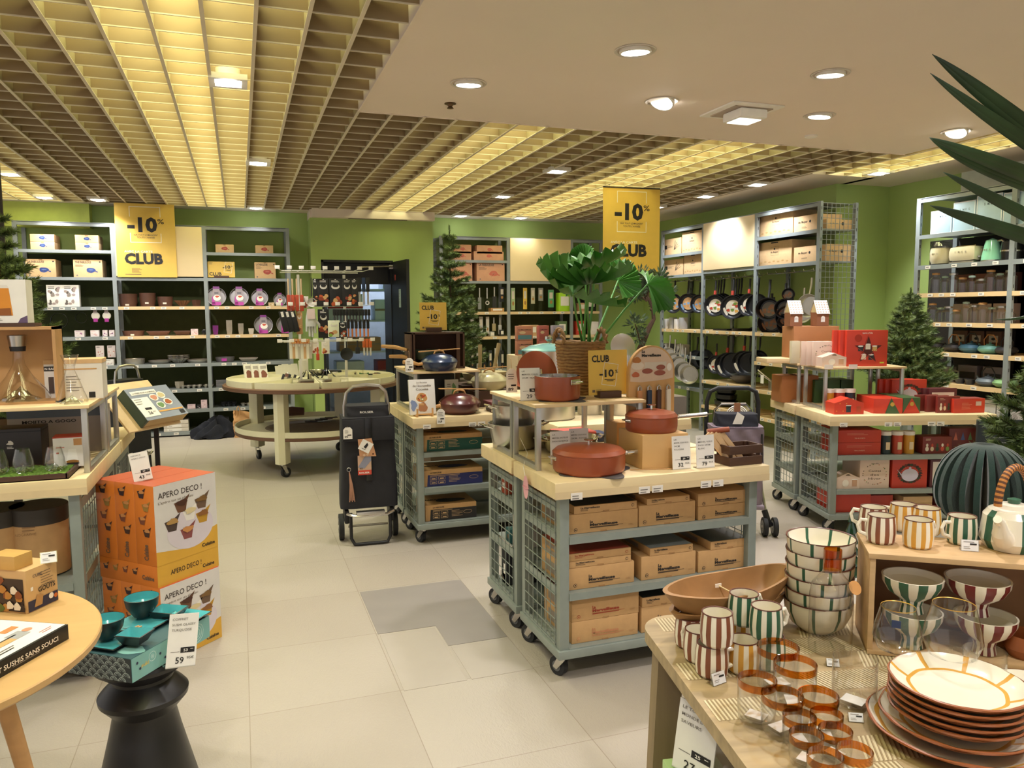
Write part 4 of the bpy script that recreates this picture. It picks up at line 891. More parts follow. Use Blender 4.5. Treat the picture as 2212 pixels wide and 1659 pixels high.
# boxed tumbler on the crate
r = root('tumbler_box', 'tall white box showing an amber drink glass, on top of the decanter crate', 'box', (-.90, 3.62, RZ_ + .318))
m = MB(); m.box(-.16, .11, .0, .12, 0, .014, DKBROWN); m.build('wooden_foot', r)
m = MB(); m.box(-.14, .085, .005, .11, .015, .19, cm('#e6e3df')); fr = fr_front(-.14, .0046, .015)
m.q(fr, [(.055, .03), (.175, .03), (.165, .14), (.068, .14)], cm('#d2872a'), 1); m.q(fr, [(.06, .03), (.17, .03), (.168, .06), (.062, .055)], cm('#8a4f1e'), 2); m.q(fr, [(.067, .14), (.166, .14), (.16, .152), (.073, .152)], cm('#dad5cf'), 1); m.rect(fr, .09, .05, .1, .135, cm('#f0b95a'), 3)
m.lines(fr, .02, .168, .15, 1, .01, .004, GREYINK); m.lines(fr, .1, .018, .05, 2, .006, .002, GREYINK); m.q(fr, [(.19, 0), (.225, 0), (.225, .03), (.2, .018)], cm('#5d4a6a'), 1); m.q(fr, [(0, 0), (.04, 0), (.03, .018), (0, .03)], cm('#5d4a6a'), 1); m.build('box_body', r)
o = glassy([(.058, 0), (.06, .01), (.034, .09), (.016, .138), (.017, .15), (.034, .2), (.032, .2), (.014, .152)], 'carafe', 'conical glass carafe with a flared mouth beside the decanter crate', 'carafe', (-.665, 3.58, RZ_ + .001)); peak(.04, .035).build('inner_peak', o)
r = root('gift_box', 'white gift box with cork-coloured top band behind the glass carafe', 'box', (-.665, 3.75, RZ_), R(2))
m = MB(); m.box(-.13, .09, 0, .16, 0, .16, cm('#e2ded8')); m.box(-.131, .091, -.001, .161, .154, .172, CARDL); fr = fr_front(-.13, -.0006, 0); m.rect(fr, .07, .128, .2, .133, cm('#c9995a')); m.rect(fr, .0, .125, .05, .145, INK); m.text(fr, .004, .13, 'N BAR', .01, WHITE, .02, w=.04, l=3); m.rect(fr, .165, .005, .19, .03, INK); m.box(-.115, -.095, -.002, 0, .03, .1, cm('#4a3a34')); m.lines(fr, .08, .1, .06, 6, .012, .003, GREYINK); m.build('box_body', r)
# goods under the riser
r = root('presentation_box', 'large black presentation box with a small white crest', 'box', (-.97, 3.74, LZ))
m = MB(); m.box(-.2, .15, 0, .14, 0, .165, cm('#2a2322', .4), .003); m.box(-.2, .15, -.001, .141, .15, .153, BLACK); fr = fr_front(-.2, -.0006, 0); m.disc(fr, .235, .105, .012, .01, WHITE, 1, 9, .25); m.lines(fr, .222, .09, .03, 2, .006, .003, WHITE); m.build('box_body', r)
r = root('gift_box', 'long grey cocktail set box behind the black presentation box', 'box', (-.82, 4.05, LZ))
m = MB(); m.box(-.2, .2, 0, .16, 0, .21, cm('#a39a94'), .002); m.box(-.2, .2, -.001, 0, .17, .21, cm('#5e6a78')); m.text(fr_front(-.2, -.0006, 0), .06, .145, 'MOJITO A GOGO', .014, INK, .02, w=.22); m.build('box_body', r)
r = root('tumbler_box', 'small white box with red lid and an amber glass picture in the riser', 'box', (-.69, 3.60, LZ + .012), R(4))
m = MB(); m.box(-.058, .052, 0, .09, 0, .125, cm('#eae6e2')); m.box(-.0585, .0525, -.0005, .0905, .123, .128, cm('#b3402c')); fr = fr_front(-.058, -.0005, 0); m.q(fr, [(.045, .018), (.09, .018), (.082, .075), (.055, .075)], cm('#f5f2ee'), 1); m.disc(fr, .068, .022, .024, .008, cm('#9c6a2c'), 2); m.disc(fr, .068, .014, .025, .005, INK, 2); m.rect(fr, .075, .09, .105, .118, cm('#c99560'), 1); m.lines(fr, .01, .085, .05, 1, .01, .003, cm('#c2503c')); m.rect(fr, .01, .058, .02, .064, cm('#c2503c'), 1); m.build('box_body', r)
r = root('moss_tray', 'dark wooden tray filled with green moss under the whisky tumblers', 'tray', (-.9, 3.40, LZ))
m = MB(); m.box(-.3, .235, 0, .008, 0, .022, DKBROWN); m.box(-.3, .24, .24, .25, 0, .022, DKBROWN); m.box(.23, .24, 0, .25, 0, .022, DKBROWN); m.box(-.3, .24, 0, .25, 0, .004, DKBROWN); m.build('tray_frame', r)
m = MB(); rnd = random.Random(3); m.grid(lambda a, b: (-.29 + .515 * a, .01 + .225 * b, .012 + .012 * rnd.random()), 60, 26, mat('moss', '#5b7a2e', .95, var=.4, scale=40, bump=.6, bscale=300)); o = m.build('moss', r, smooth=0); o['kind'] = 'stuff'
for i, (u, lb) in enumerate([(-5, 'whisky tumbler cut off by the picture edge on the moss tray'), (50, 'tapered whisky tumbler in the middle of the moss tray'), (119, 'tapered whisky tumbler nearest the red-lidded box')]):
 p = ay(u, 1000, 3.5); o = glassy([(.03, .0), (.038, .012), (.036, .05), (.025, .095), (.0235, .095), (.0345, .05), (.03, .01)], 'whisky_tumbler', lb, 'glass', (p.x, 3.50, LZ + .02), group='whisky tumblers on moss'); peak(.026, .032).build('inner_peak', o)
for i, u in enumerate([2, 95]):
 p = ay(u, 1150, 3.68); r = root('carton_tube', ['round kraft gift tube with dark lid, behind the cube box', 'round kraft gift tube with patterned dark lid under the counter beside the post'][i], 'gift tube', (p.x, 3.62, .427), 0, 'round gift tubes under the counter')
 m = MB(); m.lathe([(0, 0), (.105, 0), (.105, .245), (0, .245)], CARD, 36); a = Matrix.Rotation(0, 4, 'Z'); fr = (Vector((-.03, -.1062, 0)), Vector((1, 0, 0)), Vector((0, 0, 1)))
 m.lines(fr, -.01, .215, .05, 2, .012, .004, cm('#8d6a45')); m.text(fr, -.035, .18, 'NOGRAPHIE', .011, cm('#8d6a45'), 0, w=.075, l=2); m.build('tube', r)
 m = MB(); m.lathe([(.107, .215), (.108, .28), (.105, .283), (0, .283)], cm('#38322c', .5), 36); m.build('lid', r)
# ---- round pale table in the corner
TX, TY, TZ = -.81, 2.03, .735
r = root('round_wood_table', 'round pale oak table cut off by the picture corner', 'table', (TX, TY, 0))
m = MB(); m.lathe([(0, TZ - .022), (.455, TZ - .022), (.462, TZ - .016), (.462, TZ - .003), (.459, TZ), (0, TZ)], mat('light_oak_veneer', '#cda56f', .4, var=.07, scale=2.5, stretch=(1, 8, 1)), 72); m.build('table_top', r)
for a in (20, 110, 200, 290):
 m = MB(); m.cyl((.22 * math.cos(R(a)), .22 * math.sin(R(a)), TZ - .022), (.34 * math.cos(R(a)), .34 * math.sin(R(a)), 0), .022, OAKH, .015, 14); m.build('leg', r)
r = root('cube_game_box', 'tan game box with food photo and navy corner on the round oak table', 'box', (-.545, 2.27, TZ), R(-31.6))
KR = mat('tan_print_card', '#cfa976', .6); NAV = cm('#2c2d4a')
m = MB(); m.box(-.07, .038, -.05, .05, 0, .112, KR, .001); fr = fr_right(.0385, -.05, 0)
m.rect(fr, .002, .002, .098, .03, NAV, 1); m.text(fr, .02, .088, 'CUBE', .008, NAV, .01, w=.03); m.text(fr, .035, .045, 'GOÛTS', .013, INK, .02, w=.055); m.q(fr, [(.02, .01), (.045, .01), (.05, .036), (.03, .04)], cm('#b58a58'), 2); m.rect(fr, .012, .055, .02, .065, WHITE, 1); m.disc(fr, .075, .022, .008, .008, WHITE, 2); m.disc(fr, .09, .018, .006, .006, cm('#c2672f'), 2); m.lines(fr, .045, .095, .045, 6, .007, .0015, SOFTINK)
fr = fr_front(-.07, -.0505, 0); rnd = random.Random(8); m.rect(fr, .0, .004, .1, .09, cm('#3a2a22'), 1)
for i in range(14): m.disc(fr, rnd.uniform(.01, .095), rnd.uniform(.01, .085), .011, .011, cm(rnd.choice(['#e9dfcf', '#8a4a24', '#5a6a2a', '#b9813a', '#2a1d1a', '#c85a2a'])), 2 + i * .3, 8, .12)
m.build('box_body', r)
r = root('wooden_block', 'small pale bamboo box lying on top of the tan game box', 'wooden box', (-.575, 2.26, TZ + .1125), R(-31.6)); m = MB(); m.box(-.05, .03, -.028, .028, 0, .036, mat('bamboo', '#c9a05c', .4, var=.08, scale=4, stretch=(1, 6, 6)), .001); m.build('block', r)
def clip(loc, rz, lb, w=.036, h=.028, tilt=-25):
 r = root('price_clip', lb, 'price tag', loc, rz, 'small clear price holders'); m = MB(); m.T = Matrix.Rotation(R(tilt), 4, 'X'); m.box(-w / 2, w / 2, -.001, 0, 0, h, cm('#e9eaf0', .3)); fr = fr_front(-w / 2, -.0012, 0); m.lines(fr, w * .12, h * .85, w * .7, 1, .01, h * .05, GREYINK); m.rect(fr, w * .5, h * .55, w * .9, h * .7, INK, 1); m.lines(fr, w * .12, h * .4, w * .5, 2, h * .15, h * .04, GREYINK); m.build('tag', r)
 m = MB(); m.T = Matrix.Rotation(R(tilt), 4, 'X'); m.box(-w * .55, w * .55, .0002, .001, -.001, h * 1.05, ACRYL); m.T = Matrix.Identity(4); m.box(-w * .5, w * .5, 0, .02, 0, .0012, ACRYL); m.build('holder', r); return r
clip((-.497, 2.262, TZ + .113), R(10), 'clear price holder on the tan game box beside the bamboo block'); clip((-.60, 2.10, TZ + .052), R(10), 'clear price holder standing on the sushi kit box', w=.04)
r = root('sushi_kit_box', 'flat black and white sushi kit box with white food photo', 'box', (-.52, 1.954, TZ), R(60.9))
m = MB(); m.box(-.2, .095, -.075, .17, 0, .036, BLACK, .001); fr = fr_front(-.2, -.0755, 0); m.text(fr, .09, .012, 'T SUSHIS SANS SOUCI', .011, cm('#e6e0d8'), .02, w=.17); m.lines(fr, .13, .01, .08, 1, .01, .002, GREYINK)
fr = fr_top(-.2, -.075, .0363); m.rect(fr, .004, .004, .291, .24, cm('#e9e4e2', .35), 1); m.rect(fr, .12, .05, .2, .07, cm('#c9a06a'), 2); m.rect(fr, .1, .07, .22, .075, INK, 2); m.rect(fr, .2, .05, .24, .085, cm('#9fa0a4'), 2); m.disc(fr, .25, .07, .012, .01, cm('#c98a6a'), 2); m.rect(fr, .22, .1, .26, .12, cm('#c9814a'), 2); m.rect(fr, .05, .02, .16, .024, INK, 2); m.rect(fr, .05, .03, .17, .034, GREYINK, 2); m.lines(fr, .24, .03, .04, 2, .008, .002, cm('#b3402c'), 2); m.build('box_body', r)
# ---- black stool with the turquoise set
SX, SY, SZ = -.325, 2.545, .45
r = root('black_stool', 'black turned hourglass stool carrying the turquoise box', 'stool', (SX, SY, 0))
m = MB(); m.lathe([(0, 0), (.15, 0), (.152, .01), (.105, .2), (.092, .262), (.094, .275), (.128, .315), (.13, .33), (.118, .345), (.088, .375), (.088, .385), (.138, .425), (.142, .437), (.138, .447), (0, .45)], mat('satin_black_wood', '#161516', .38, var=.1), 56); m.build('body', r)
TQ = cm('#7fb3ae'); TQD = cm('#35565c')
r = root('sushi_set_box', 'flat turquoise box with dark wave pattern lying on the black stool', 'box', (-.327, 2.548, SZ), R(-36.6))
m = MB(); m.box(-.122, .122, -.165, .165, 0, .07, cm('#5b8f90', .4), .001); fr = fr_front(-.122, -.1653, 0); m.rect(fr, 0, 0, .244, .07, cm('#2f3638'), 1)
for j in range(5):
 for i in range(9):
  cx = (i + .5 * (j % 2)) * .03; cy = j * .0145
  for rr_ in (.014, .0095, .005):
   P = [(cx + rr_ * math.cos(PI * k / 8), cy + rr_ * .95 * math.sin(PI * k / 8)) for k in range(9)]; Q = [(p[0] + (cx - p[0]) * .13, p[1] + (cy - p[1]) * .13) for p in reversed(P)]
   if min(p[0] for p in P) >= 0 and max(p[0] for p in P) <= .244: m.q(fr, P + Q, cm('#b8c9c4'), 2)
fr = fr_right(.1223, -.165, 0); m.rect(fr, 0, 0, .33, .07, TQ, 1)
for cx, cy, rr_ in ((.27, .035, .03), (.08, .045, .014)):
 for k in range(3): m.tube([Vector((.1228, -.165 + cx + (rr_ - k * .008) * math.cos(t * PI / 8), cy + (rr_ - k * .008) * math.sin(t * PI / 8))) for t in range(17)], .0007, cm('#cfe3dc'), 4, closed=True)
for cu, cv in ((.03, .03), (.02, .05), (.11, .04), (.13, .02), (.2, .05), (.22, .045)): m.disc(fr, cu, cv, .004, .004, NAV, 3)
m.disc(fr, .215, .045, .012, .014, INK, 2, 12, .1); m.disc(fr, .21, .048, .006, .007, WHITE, 3); m.text(fr, .035, .03, 'suki', .012, cm('#d8c06a'), .02, w=.03)
fr = fr_top(-.122, -.165, .0703); m.rect(fr, 0, 0, .244, .33, TQD, 1); m.disc(fr, .2, .05, .04, .03, TQ, 2, 20, .1); m.disc(fr, .05, .04, .05, .03, cm('#6fa5a5'), 2, 20, .1)
m.build('box_body', r)
GLZ = mat('turquoise_glaze', '#4fa7b0', .12, var=.12, scale=20, coat=.5); BLKC = mat('black_stoneware', '#171a1b', .35, var=.2, scale=30)
BZ = SZ + .071
def bowlset():
 def bowl(lx, ly, rad, h, lb, z=BZ):
  r = root('rice_bowl', lb, 'bowl', (lx, ly, z), 0, 'turquoise and black bowls'); m = MB(); m.lathe([(rad * .4, 0), (rad * .5, .002), (rad * .9, h * .55), (rad, h), (rad * .97, h + .001)], BLKC, 32); m.lathe([(rad * .97, h + .001), (rad * .9, h * .62), (rad * .5, .012), (0, .008)], GLZ, 32); m.build('bowl_body', r)
  m = MB(); m.lathe([(rad * .985, h - .001), (rad * 1.005, h + .001), (rad * .97, h + .002)], cm('#3a4a44'), 32); m.build('rim', r)
 def dish(lx, ly, w_, d_, h, rz, lb, z=BZ, name='square_dish', cat='dish'):
  r = root(name, lb, cat, (lx, ly, z), rz, 'turquoise and black dishes'); m = MB(); s = .62
  A = [(-w_ * s / 2, -d_ * s / 2), (w_ * s / 2, -d_ * s / 2), (w_ * s / 2, d_ * s / 2), (-w_ * s / 2, d_ * s / 2)]; B = [(x / s, y / s) for x, y in A]
  V = [(x, y, 0) for x, y in A] + [(x, y, h) for x, y in B] + [(x * .93, y * .93, h + .001) for x, y in B] + [(x * .95, y * .95, .006) for x, y in A]
  F = [(3, 2, 1, 0)] + [(i, (i + 1) % 4, 4 + (i + 1) % 4, 4 + i) for i in range(4)] + [(4 + i, 4 + (i + 1) % 4, 8 + (i + 1) % 4, 8 + i) for i in range(4)]
  m.add(V, F, BLKC); m.add(V, [(8 + i, 8 + (i + 1) % 4, 12 + (i + 1) % 4, 12 + i) for i in range(4)] + [(12, 13, 14, 15)], GLZ); m.build('dish_body', r)
 P = lambda u, v, z: az(u, v, z)
 p = P(302, 1345, BZ + .012); dish(p.x, p.y, .15, .14, .012, R(-36), 'flat turquoise plate under the rear black bowl', name='plate', cat='plate'); q_ = P(308, 1330, BZ + .014); bowl(q_.x, q_.y, .052, .062, 'deep round turquoise bowl at the back of the set', BZ + .014)
 p = P(235, 1385, BZ); dish(p.x, p.y, .17, .14, .011, R(-36), 'flat turquoise plate near the oak table edge', name='plate', cat='plate'); q_ = P(232, 1378, BZ + .012); bowl(q_.x, q_.y, .05, .06, 'deep round turquoise bowl half hidden by the oak table', BZ + .012)
 p = P(292, 1387, BZ + .012); dish(p.x, p.y, .085, .07, .03, R(-30), 'small square turquoise dish at the front of the set', BZ + .012)
 p = P(365, 1335, BZ + .002); dish(p.x, p.y, .1, .075, .03, R(-30), 'small square turquoise dish behind the price card', BZ + .002)
 p = P(405, 1337, BZ); dish(p.x, p.y, .12, .09, .014, R(-36), 'low turquoise tray with chopsticks at the box end', BZ, 'plate', 'plate')
 m = MB(); p = P(260, 1368, BZ + .02); q_ = P(300, 1352, BZ + .02); m.cyl(p, q_, .003, OAKH, seg=6); m.cyl(p + Vector((.008, -.006, 0)), q_ + Vector((.008, -.006, 0)), .003, OAKH, seg=6); one(m, 'chopsticks', 'pair of pale chopsticks between the turquoise bowls', 'chopsticks')
bowlset()
p = az(385, 1447, SZ + .02); price_card(['COFFRET', 'SUSHI GLASSY', 'TURQUOISE'], '59', '95€', '53', .085, .155, (-.205, 2.40, SZ + .001), R(-5), 'white price card reading 59 95 in front of the turquoise box', tilt=-5, rot=(R(-4), R(10), R(20)))
# ---- orange and white APERO DECO boxes
C0 = az(330, 1052, .775); L0 = az(205, 1035, .775); R0_ = az(438, 1015, .775)
ux = (L0 - C0); TH = ux.length / 3; ang = math.atan2(C0.y - L0.y, C0.x - L0.x); WD = .33; HT = .345
ORG = mat('orange_print', '#d97b2c', .45, var=.03); ORT = cm('#b9553a', .4); APW = cm('#d9d5d3', .35); APY = cm('#d8a63c', .4)
def cup(m, fr, cu, cv, s, c, fc): m.q(fr, [(cu - s, cv + s * .6), (cu - s * .55, cv - s * .55), (cu + s * .5, cv - s * .6), (cu + s * .75, cv + s * .55), (cu + s * 1.15, cv + s * 1.3), (cu + .2 * s, cv + s * .75)], c, 2); m.disc(fr, cu + s * .1, cv + s * .5, s * .7, s * .33, fc, 3, 9, .15)
def apero(t, w_, h):
 """upright: x = thickness side (orange), +x face carries the white picture"""
 m = MB(); m.box(0, t, 0, w_, 0, h, ORG, .0015); m.box(.001, t - .001, .001, w_ - .001, h, h + .0008, ORT)
 fr = (Vector((0, -.0006, 0)), Vector((1, 0, 0)), Vector((0, 0, 1)))
 for i, (cv, c) in enumerate([(.88, '#3c2a2c'), (.72, '#9c7a3a'), (.55, '#7a4530'), (.4, '#4a3024')]): cup(m, fr, t * (.4 if i % 2 == 0 else .6), h * cv, t * .2, cm(c), cm('#c98b52'))
 m.text(fr, t * .62, h * .06, 'Cuisine', t * .22, SOFTINK, .03, w=h * .2, rot=PI / 2)
 fr = (Vector((t + .0006, 0, 0)), Vector((0, 1, 0)), Vector((0, 0, 1))); m.rect(fr, 0, 0, w_, h, APW, 1)
 m.q(fr, [(0, 0), (w_, 0), (w_, h * .3), (w_ * .75, h * .25), (w_ * .4, h * .12), (0, h * .18)], APY, 1.4); m.disc(fr, w_ * .55, h * .36, w_ * .38, h * .26, cm('#d5ccd6'), 1.7, 26)
 m.text(fr, w_ * .06, h * .83, 'APERO DECO !', h * .075, cm('#4a4140'), .012, w=w_ * .7); m.text(fr, w_ * .06, h * .76, "L'apéro sur un plateau", h * .035, SOFTINK, .0, w=w_ * .55)
 for cu, cv, c, fc in [(.42, .66, '#6a4630', '#4a2a1c'), (.75, .64, '#6a5240', '#7a5a30'), (.26, .45, '#4a3a36', '#b08a50'), (.55, .53, '#e8e3dc', '#d8c79a'), (.76, .45, '#b98c2c', '#8a5a2c'), (.5, .3, '#8a4a4a', '#c98b52')]: cup(m, fr, w_ * cu, h * cv, w_ * .12, cm(c), cm(fc)); m.disc(fr, w_ * cu, h * cv + w_ * .06, w_ * .09, h * .035, cm(fc), 5, 11, .2)
 m.text(fr, w_ * .72, h * .06, 'Cuisine', h * .045, INK, .03, w=w_ * .22, l=4)
 return m
apr = Row(one(apero(TH, WD, HT), 'appetiser_box', 'x', 'box', group='upright orange and white appetiser boxes'))
dx = Vector((math.cos(ang), math.sin(ang), 0)); base_u = .775 - HT
for k, z in ((0, base_u), (1, base_u - .095 - HT + .02)):
 for i in range(3):
  p = Vector((L0.x, L0.y, 0)) + dx * (TH * i * 1.002) + (dx * .01 if k else Vector())
  apr((p.x, p.y, z if k == 0 else .001), ang, 'upright orange appetiser box, %s layer, %s' % (['upper', 'lower'][k], ['closest to the counter', 'between two others', 'showing its white picture side'][i]), scale=None if k == 0 else (1, .97, (base_u - .095) / HT))
m = MB(); W3 = TH * 3; m.box(0, W3, 0, WD, 0, .094, ORG, .0015); fr = fr_front(0, -.0006, 0)
for i, c in enumerate(['#3c2a2c', '#9c7a3a', '#7a4530', '#4a3024']): cup(m, fr, W3 * (.12 + .17 * i), .055, .018, cm(c), cm('#c98b52'))
m.text(fr, W3 * .75, .03, 'Cuisine', .02, SOFTINK, .03, w=W3 * .2); fr = (Vector((W3 + .0006, 0, 0)), Vector((0, 1, 0)), Vector((0, 0, 1))); m.rect(fr, 0, 0, WD, .094, APY, 1); m.text(fr, WD * .2, .04, 'APERO DECO !', .022, INK, .01, w=WD * .5); m.text(fr, WD * .72, .02, 'Cuisine', .016, INK, .03, w=WD * .2)
one(m, 'appetiser_box', 'orange and yellow appetiser box lying flat between the upright layers', 'box', (L0.x, L0.y, base_u - .0945), ang)
p = az(312, 1040, .777); price_card(['SERVICE', 'APERO DECO'], '43', '95€', '39', .075, .125, (p.x - .005, p.y + .02, .777), 0, 'white price card reading 43 95 on top of the orange boxes', rot=(0, R(-8), R(12)))
# ---- lectern with cookbook box
r = root('lectern_stand', 'black pole stand with a slanted wooden lectern board', 'stand', (0, 0, 0)); bx, by, bz, yw, tl = -.478, 4.6, .976, R(53.7), R(47.5)
T = Matrix.Translation((bx, by, bz)) @ Matrix.Rotation(yw, 4, 'Z') @ Matrix.Rotation(tl, 4, 'X')
m = MB(); m.T = T; m.box(-.24, .14, -.12, .2, -.014, -.0015, WOOD, .004); m.build('board', r)
m = MB(); pc = T @ Vector((.05, 0, -.02)); m.box(pc.x - .012, pc.x + .012, pc.y - .012, pc.y + .012, .01, pc.z, BLACK); m.build('pole', r)
m = MB(); m.lathe([(0, 0), (.16, 0), (.16, .008), (0, .012)], BLACK, 28, c=(pc.x, pc.y, 0)); m.build('foot', r)
m = MB(); m.T = T; m.box(-.14, .155, -.107, .107, 0, .058, mat('cut_pages', '#c9ac7c', .7, var=.1, scale=2, stretch=(1, 1, 30)), .001); m.box(-.155, -.14, -.108, .108, -.001, .0595, cm('#33463c', .45)); m.box(-.154, .156, -.108, .108, .058, .0605, cm('#8d95a6', .35))
m.box(-.154, .156, .104, .109, 0, .058, cm('#33463c', .45)); F0 = (Vector((-.154, -.108, .0608)), Vector((1, 0, 0)), Vector((0, 1, 0)))
m.rect(F0, .02, .17, .2, .195, WHITE, 1); m.text(F0, .03, .176, 'LA STREET FOOD A LA MAISON', .009, GREYINK, .02, w=.16, l=3)
m.rect(F0, .0, .02, .115, .15, WHITE, 2); m.text(F0, .04, .035, '26', .02, INK, .01, w=.03, l=4); m.text(F0, .075, .045, '95€', .009, INK, 0, w=.02, l=4); m.rect(F0, .04, .065, .085, .08, INK, 3); m.lines(F0, .01, .14, .06, 3, .015, .004, GREYINK, 3)
for cu, cv, c in ((.155, .14, '#c98a70'), (.215, .15, '#c9b98a'), (.165, .085, '#6f8f5a'), (.23, .1, '#a85a2c')): m.disc(F0, cu, cv, .03, .024, WHITE, 2, 18); m.disc(F0, cu, cv, .023, .017, cm(c), 3, 12, .1)
m.rect(F0, .12, .04, .3, .05, cm('#d9a55a'), 2); m.rect(F0, .26, .01, .295, .035, INK, 2); one(m, 'cookbook_box', 'thick dark green and grey cookbook box priced 26 95 on the lectern', 'book')
# ================================================================== shopping trolleys
BAGB = mat('black_canvas', '#24242a', .85, var=.12, scale=14, bump=.35, bscale=260); BAGL = mat('lilac_nylon', '#847684', .5, var=.08, scale=6, bump=.3, bscale=14)
def wheel(parent, x, y, R_, hubc, w_=.03, name='wheel'):
 m = MB(); m.cyl((x - w_ / 2, y, R_), (x + w_ / 2, y, R_), R_, RUBBER, seg=26); m.cyl((x - w_ / 2 - .002, y, R_), (x + w_ / 2 + .002, y, R_), R_ * .68, hubc, seg=20)
 for k in range(3): a = k * 2.094; m.cyl((x - w_ / 2 - .003, y + R_ * .36 * math.cos(a), R_ + R_ * .36 * math.sin(a)), (x - w_ / 2 - .0022, y + R_ * .36 * math.cos(a), R_ + R_ * .36 * math.sin(a)), R_ * .17, BLACKG, seg=10)
 m.cyl((x - w_ / 2 - .004, y, R_), (x + w_ / 2 + .004, y, R_), R_ * .16, SATIN, seg=10); return m.build(name, parent)
def bag(m, w0, w1, d0, d1, z0, z1, mt, puff=.012, fold=0):
 def f(a, b):
  t = 2 * PI * a; W = (w0 + (w1 - w0) * b) / 2; D = (d0 + (d1 - d0) * b) / 2; c, s = math.cos(t), math.sin(t); e = .28
  k = 1 + puff * math.sin(b * 9 + a * 25) + fold * math.sin(7 * t + b * 13) * math.sin(b * 21 + 2 * t)
  return (W * abs(c) ** e * (1 if c > 0 else -1) * k, D * abs(s) ** e * (1 if s > 0 else -1) * k, z0 + (z1 - z0) * b)
 m.grid(f, 56, 26, mt, closeu=True)
 for b in (0, 1):
  P = [f(i / 56, b) for i in range(56)]; m.add(P, [tuple(range(56)) if b else tuple(reversed(range(56)))], mt)
def black_trolley(tags, label, loc, rz):
 r = root('shopping_trolley', label, 'shopping trolley', loc, rz)
 m = MB(); bag(m, .37, .33, .22, .24, .24, .82, BAGB); m.build('bag', r)
 m = MB(); m.box(-.165, .165, -.135, -.118, .68, .82, BAGB, .006); m.box(-.165, .165, -.13, .12, .815, .83, BAGB, .006); m.box(-.025, .02, -.139, -.134, .66, .83, BLACKG, .001); m.box(-.02, .02, -.119, -.114, .42, .66, BLACKG, .001); m.build('flap', r)
 m = MB(); bag(m, .28, .27, .2, .18, .82, .9, BAGB); m.build('bag_collar', r)
 m = MB(); m.tube([(-.14, -.02, .6), (-.14, -.02, .9), (-.125, -.02, .98), (-.085, -.02, 1.02), (0, -.02, 1.03), (.085, -.02, 1.02), (.125, -.02, .98), (.14, -.02, .9), (.14, -.02, .6)], .011, SATIN, 10); m.build('handle', r)
 m = MB(); m.tube([(-.15, -.12, .215), (-.1, -.14, .2), (.1, -.14, .2), (.15, -.12, .215)], .011, CHROME, 8); m.box(-.09, .09, -.15, -.1, .2, .225, SATIN, .003); m.tube([(-.13, .05, .085), (.13, .05, .085)], .008, SATIN, 8); m.build('frame_bar', r)
 m = MB(); m.tube([(-.125, -.11, .215), (-.125, -.12, .05), (-.105, -.125, .013), (-.07, -.128, .012), (.07, -.128, .012), (.105, -.125, .013), (.125, -.12, .05), (.125, -.11, .215)], .011, BLACK, 10); m.box(-.16, -.13, -.06, .1, .13, .22, BLACK, .01); m.box(.13, .16, -.06, .1, .13, .22, BLACK, .01); m.build('stand_loop', r)
 for x in (-.175, .175): wheel(r, x, .06, .085, cm('#2a2b2e', .35))
 if tags:
  m = MB(); m.text(fr_front(-.05, -.101, .855), 0, 0, 'ROLSER', .014, WHITE, .02, w=.085); m.build('name_print', r)
  m = MB(); z = .70; m.q((Vector((-.16, -.141, z)), Vector((1, 0, 0)), Vector((0, 0, 1))), [(0, 0), (.056, 0), (.056, .06), (.043, .075), (.013, .075), (0, .06)], WHITE); m.text(fr_front(-.16, -.1418, z), .008, .008, '99', .012, INK, .02, w=.02); m.rect(fr_front(-.16, -.1418, z), .025, .022, .05, .028, INK); m.lines(fr_front(-.16, -.1418, z), .01, .055, .03, 3, .007, .002, GREYINK); m.tube([(-.135, -.141, .775), (-.135, -.1, .81), (-.14, -.03, .83)], .001, OAKH, 4); m.build('price_label', r)
  m = MB(); fr = fr_front(-.075, -.142, .465); m.rect(fr, 0, 0, .085, .125, cm('#cba88f', .35), 1); m.rect(fr, 0, 0, .085, .03, cm('#cf4a38', .35), 2); m.text(fr, .008, .009, 'ROLSER', .01, WHITE, .03, w=.065, l=4); m.q(fr, [(.0, .05), (.05, .125), (.085, .12), (.085, .09), (.04, .04)], cm('#8d8fa3', .4), 2); m.text(fr, .01, .036, '40', .012, INK, 0, w=.02, l=4)
  fr = (Vector((-.06, -.145, .575)), Vector((.96, 0, .26)).normalized(), Vector((-.26, 0, .96)).normalized()); m.q(fr, [(0, .01), (.1, -.02), (.105, .1), (.02, .12)], cm('#c8946e', .4), 1); m.disc(fr, .085, 0, .006, .006, cm('#6a3a22'), 3); m.disc(fr, .03, .01, .008, .008, cm('#d8b79a'), 3); m.disc(fr, .05, .008, .008, .008, cm('#d8b79a'), 3)
  fr = (Vector((-.06, -.148, .63)), Vector((.87, 0, -.5)).normalized(), Vector((.5, 0, .87)).normalized()); m.rect(fr, -.015, 0, .06, .07, WHITE, 1); m.q(fr, [(.012, .025), (.03, .022), (.033, .05), (.02, .06)], INK, 2); m.lines(fr, .005, .016, .03, 1, .01, .003, INK, 2); m.build('hang_tag', r)
  m = MB(); m.tube([(-.13 + .012 * math.cos(a * PI / 5), -.122, .50 + .012 * math.sin(a * PI / 5)) for a in range(10)], .002, SATIN, 5, closed=True)
  for k in range(5): m.tube([(-.128, -.124, .485), (-.126 + k * .004, -.126, .4), (-.13 + k * .008, -.124, .29 + .01 * (k % 2))], .0028, cm('#b98a72', .8), 5)
  m.build('tassel', r)
 return r
black_trolley(True, 'black shopping trolley with red and white tags in the middle of the aisle', (.755, 5.0, 0), R(-3))
black_trolley(False, 'dark shopping trolley standing behind the lectern stand', (-1.0, 7.75, 0), R(52))
r = root('shopping_trolley', 'lilac shopping trolley with twin wheels behind the small brown crate', 'shopping trolley', (3.06, 4.25, 0), R(-24))
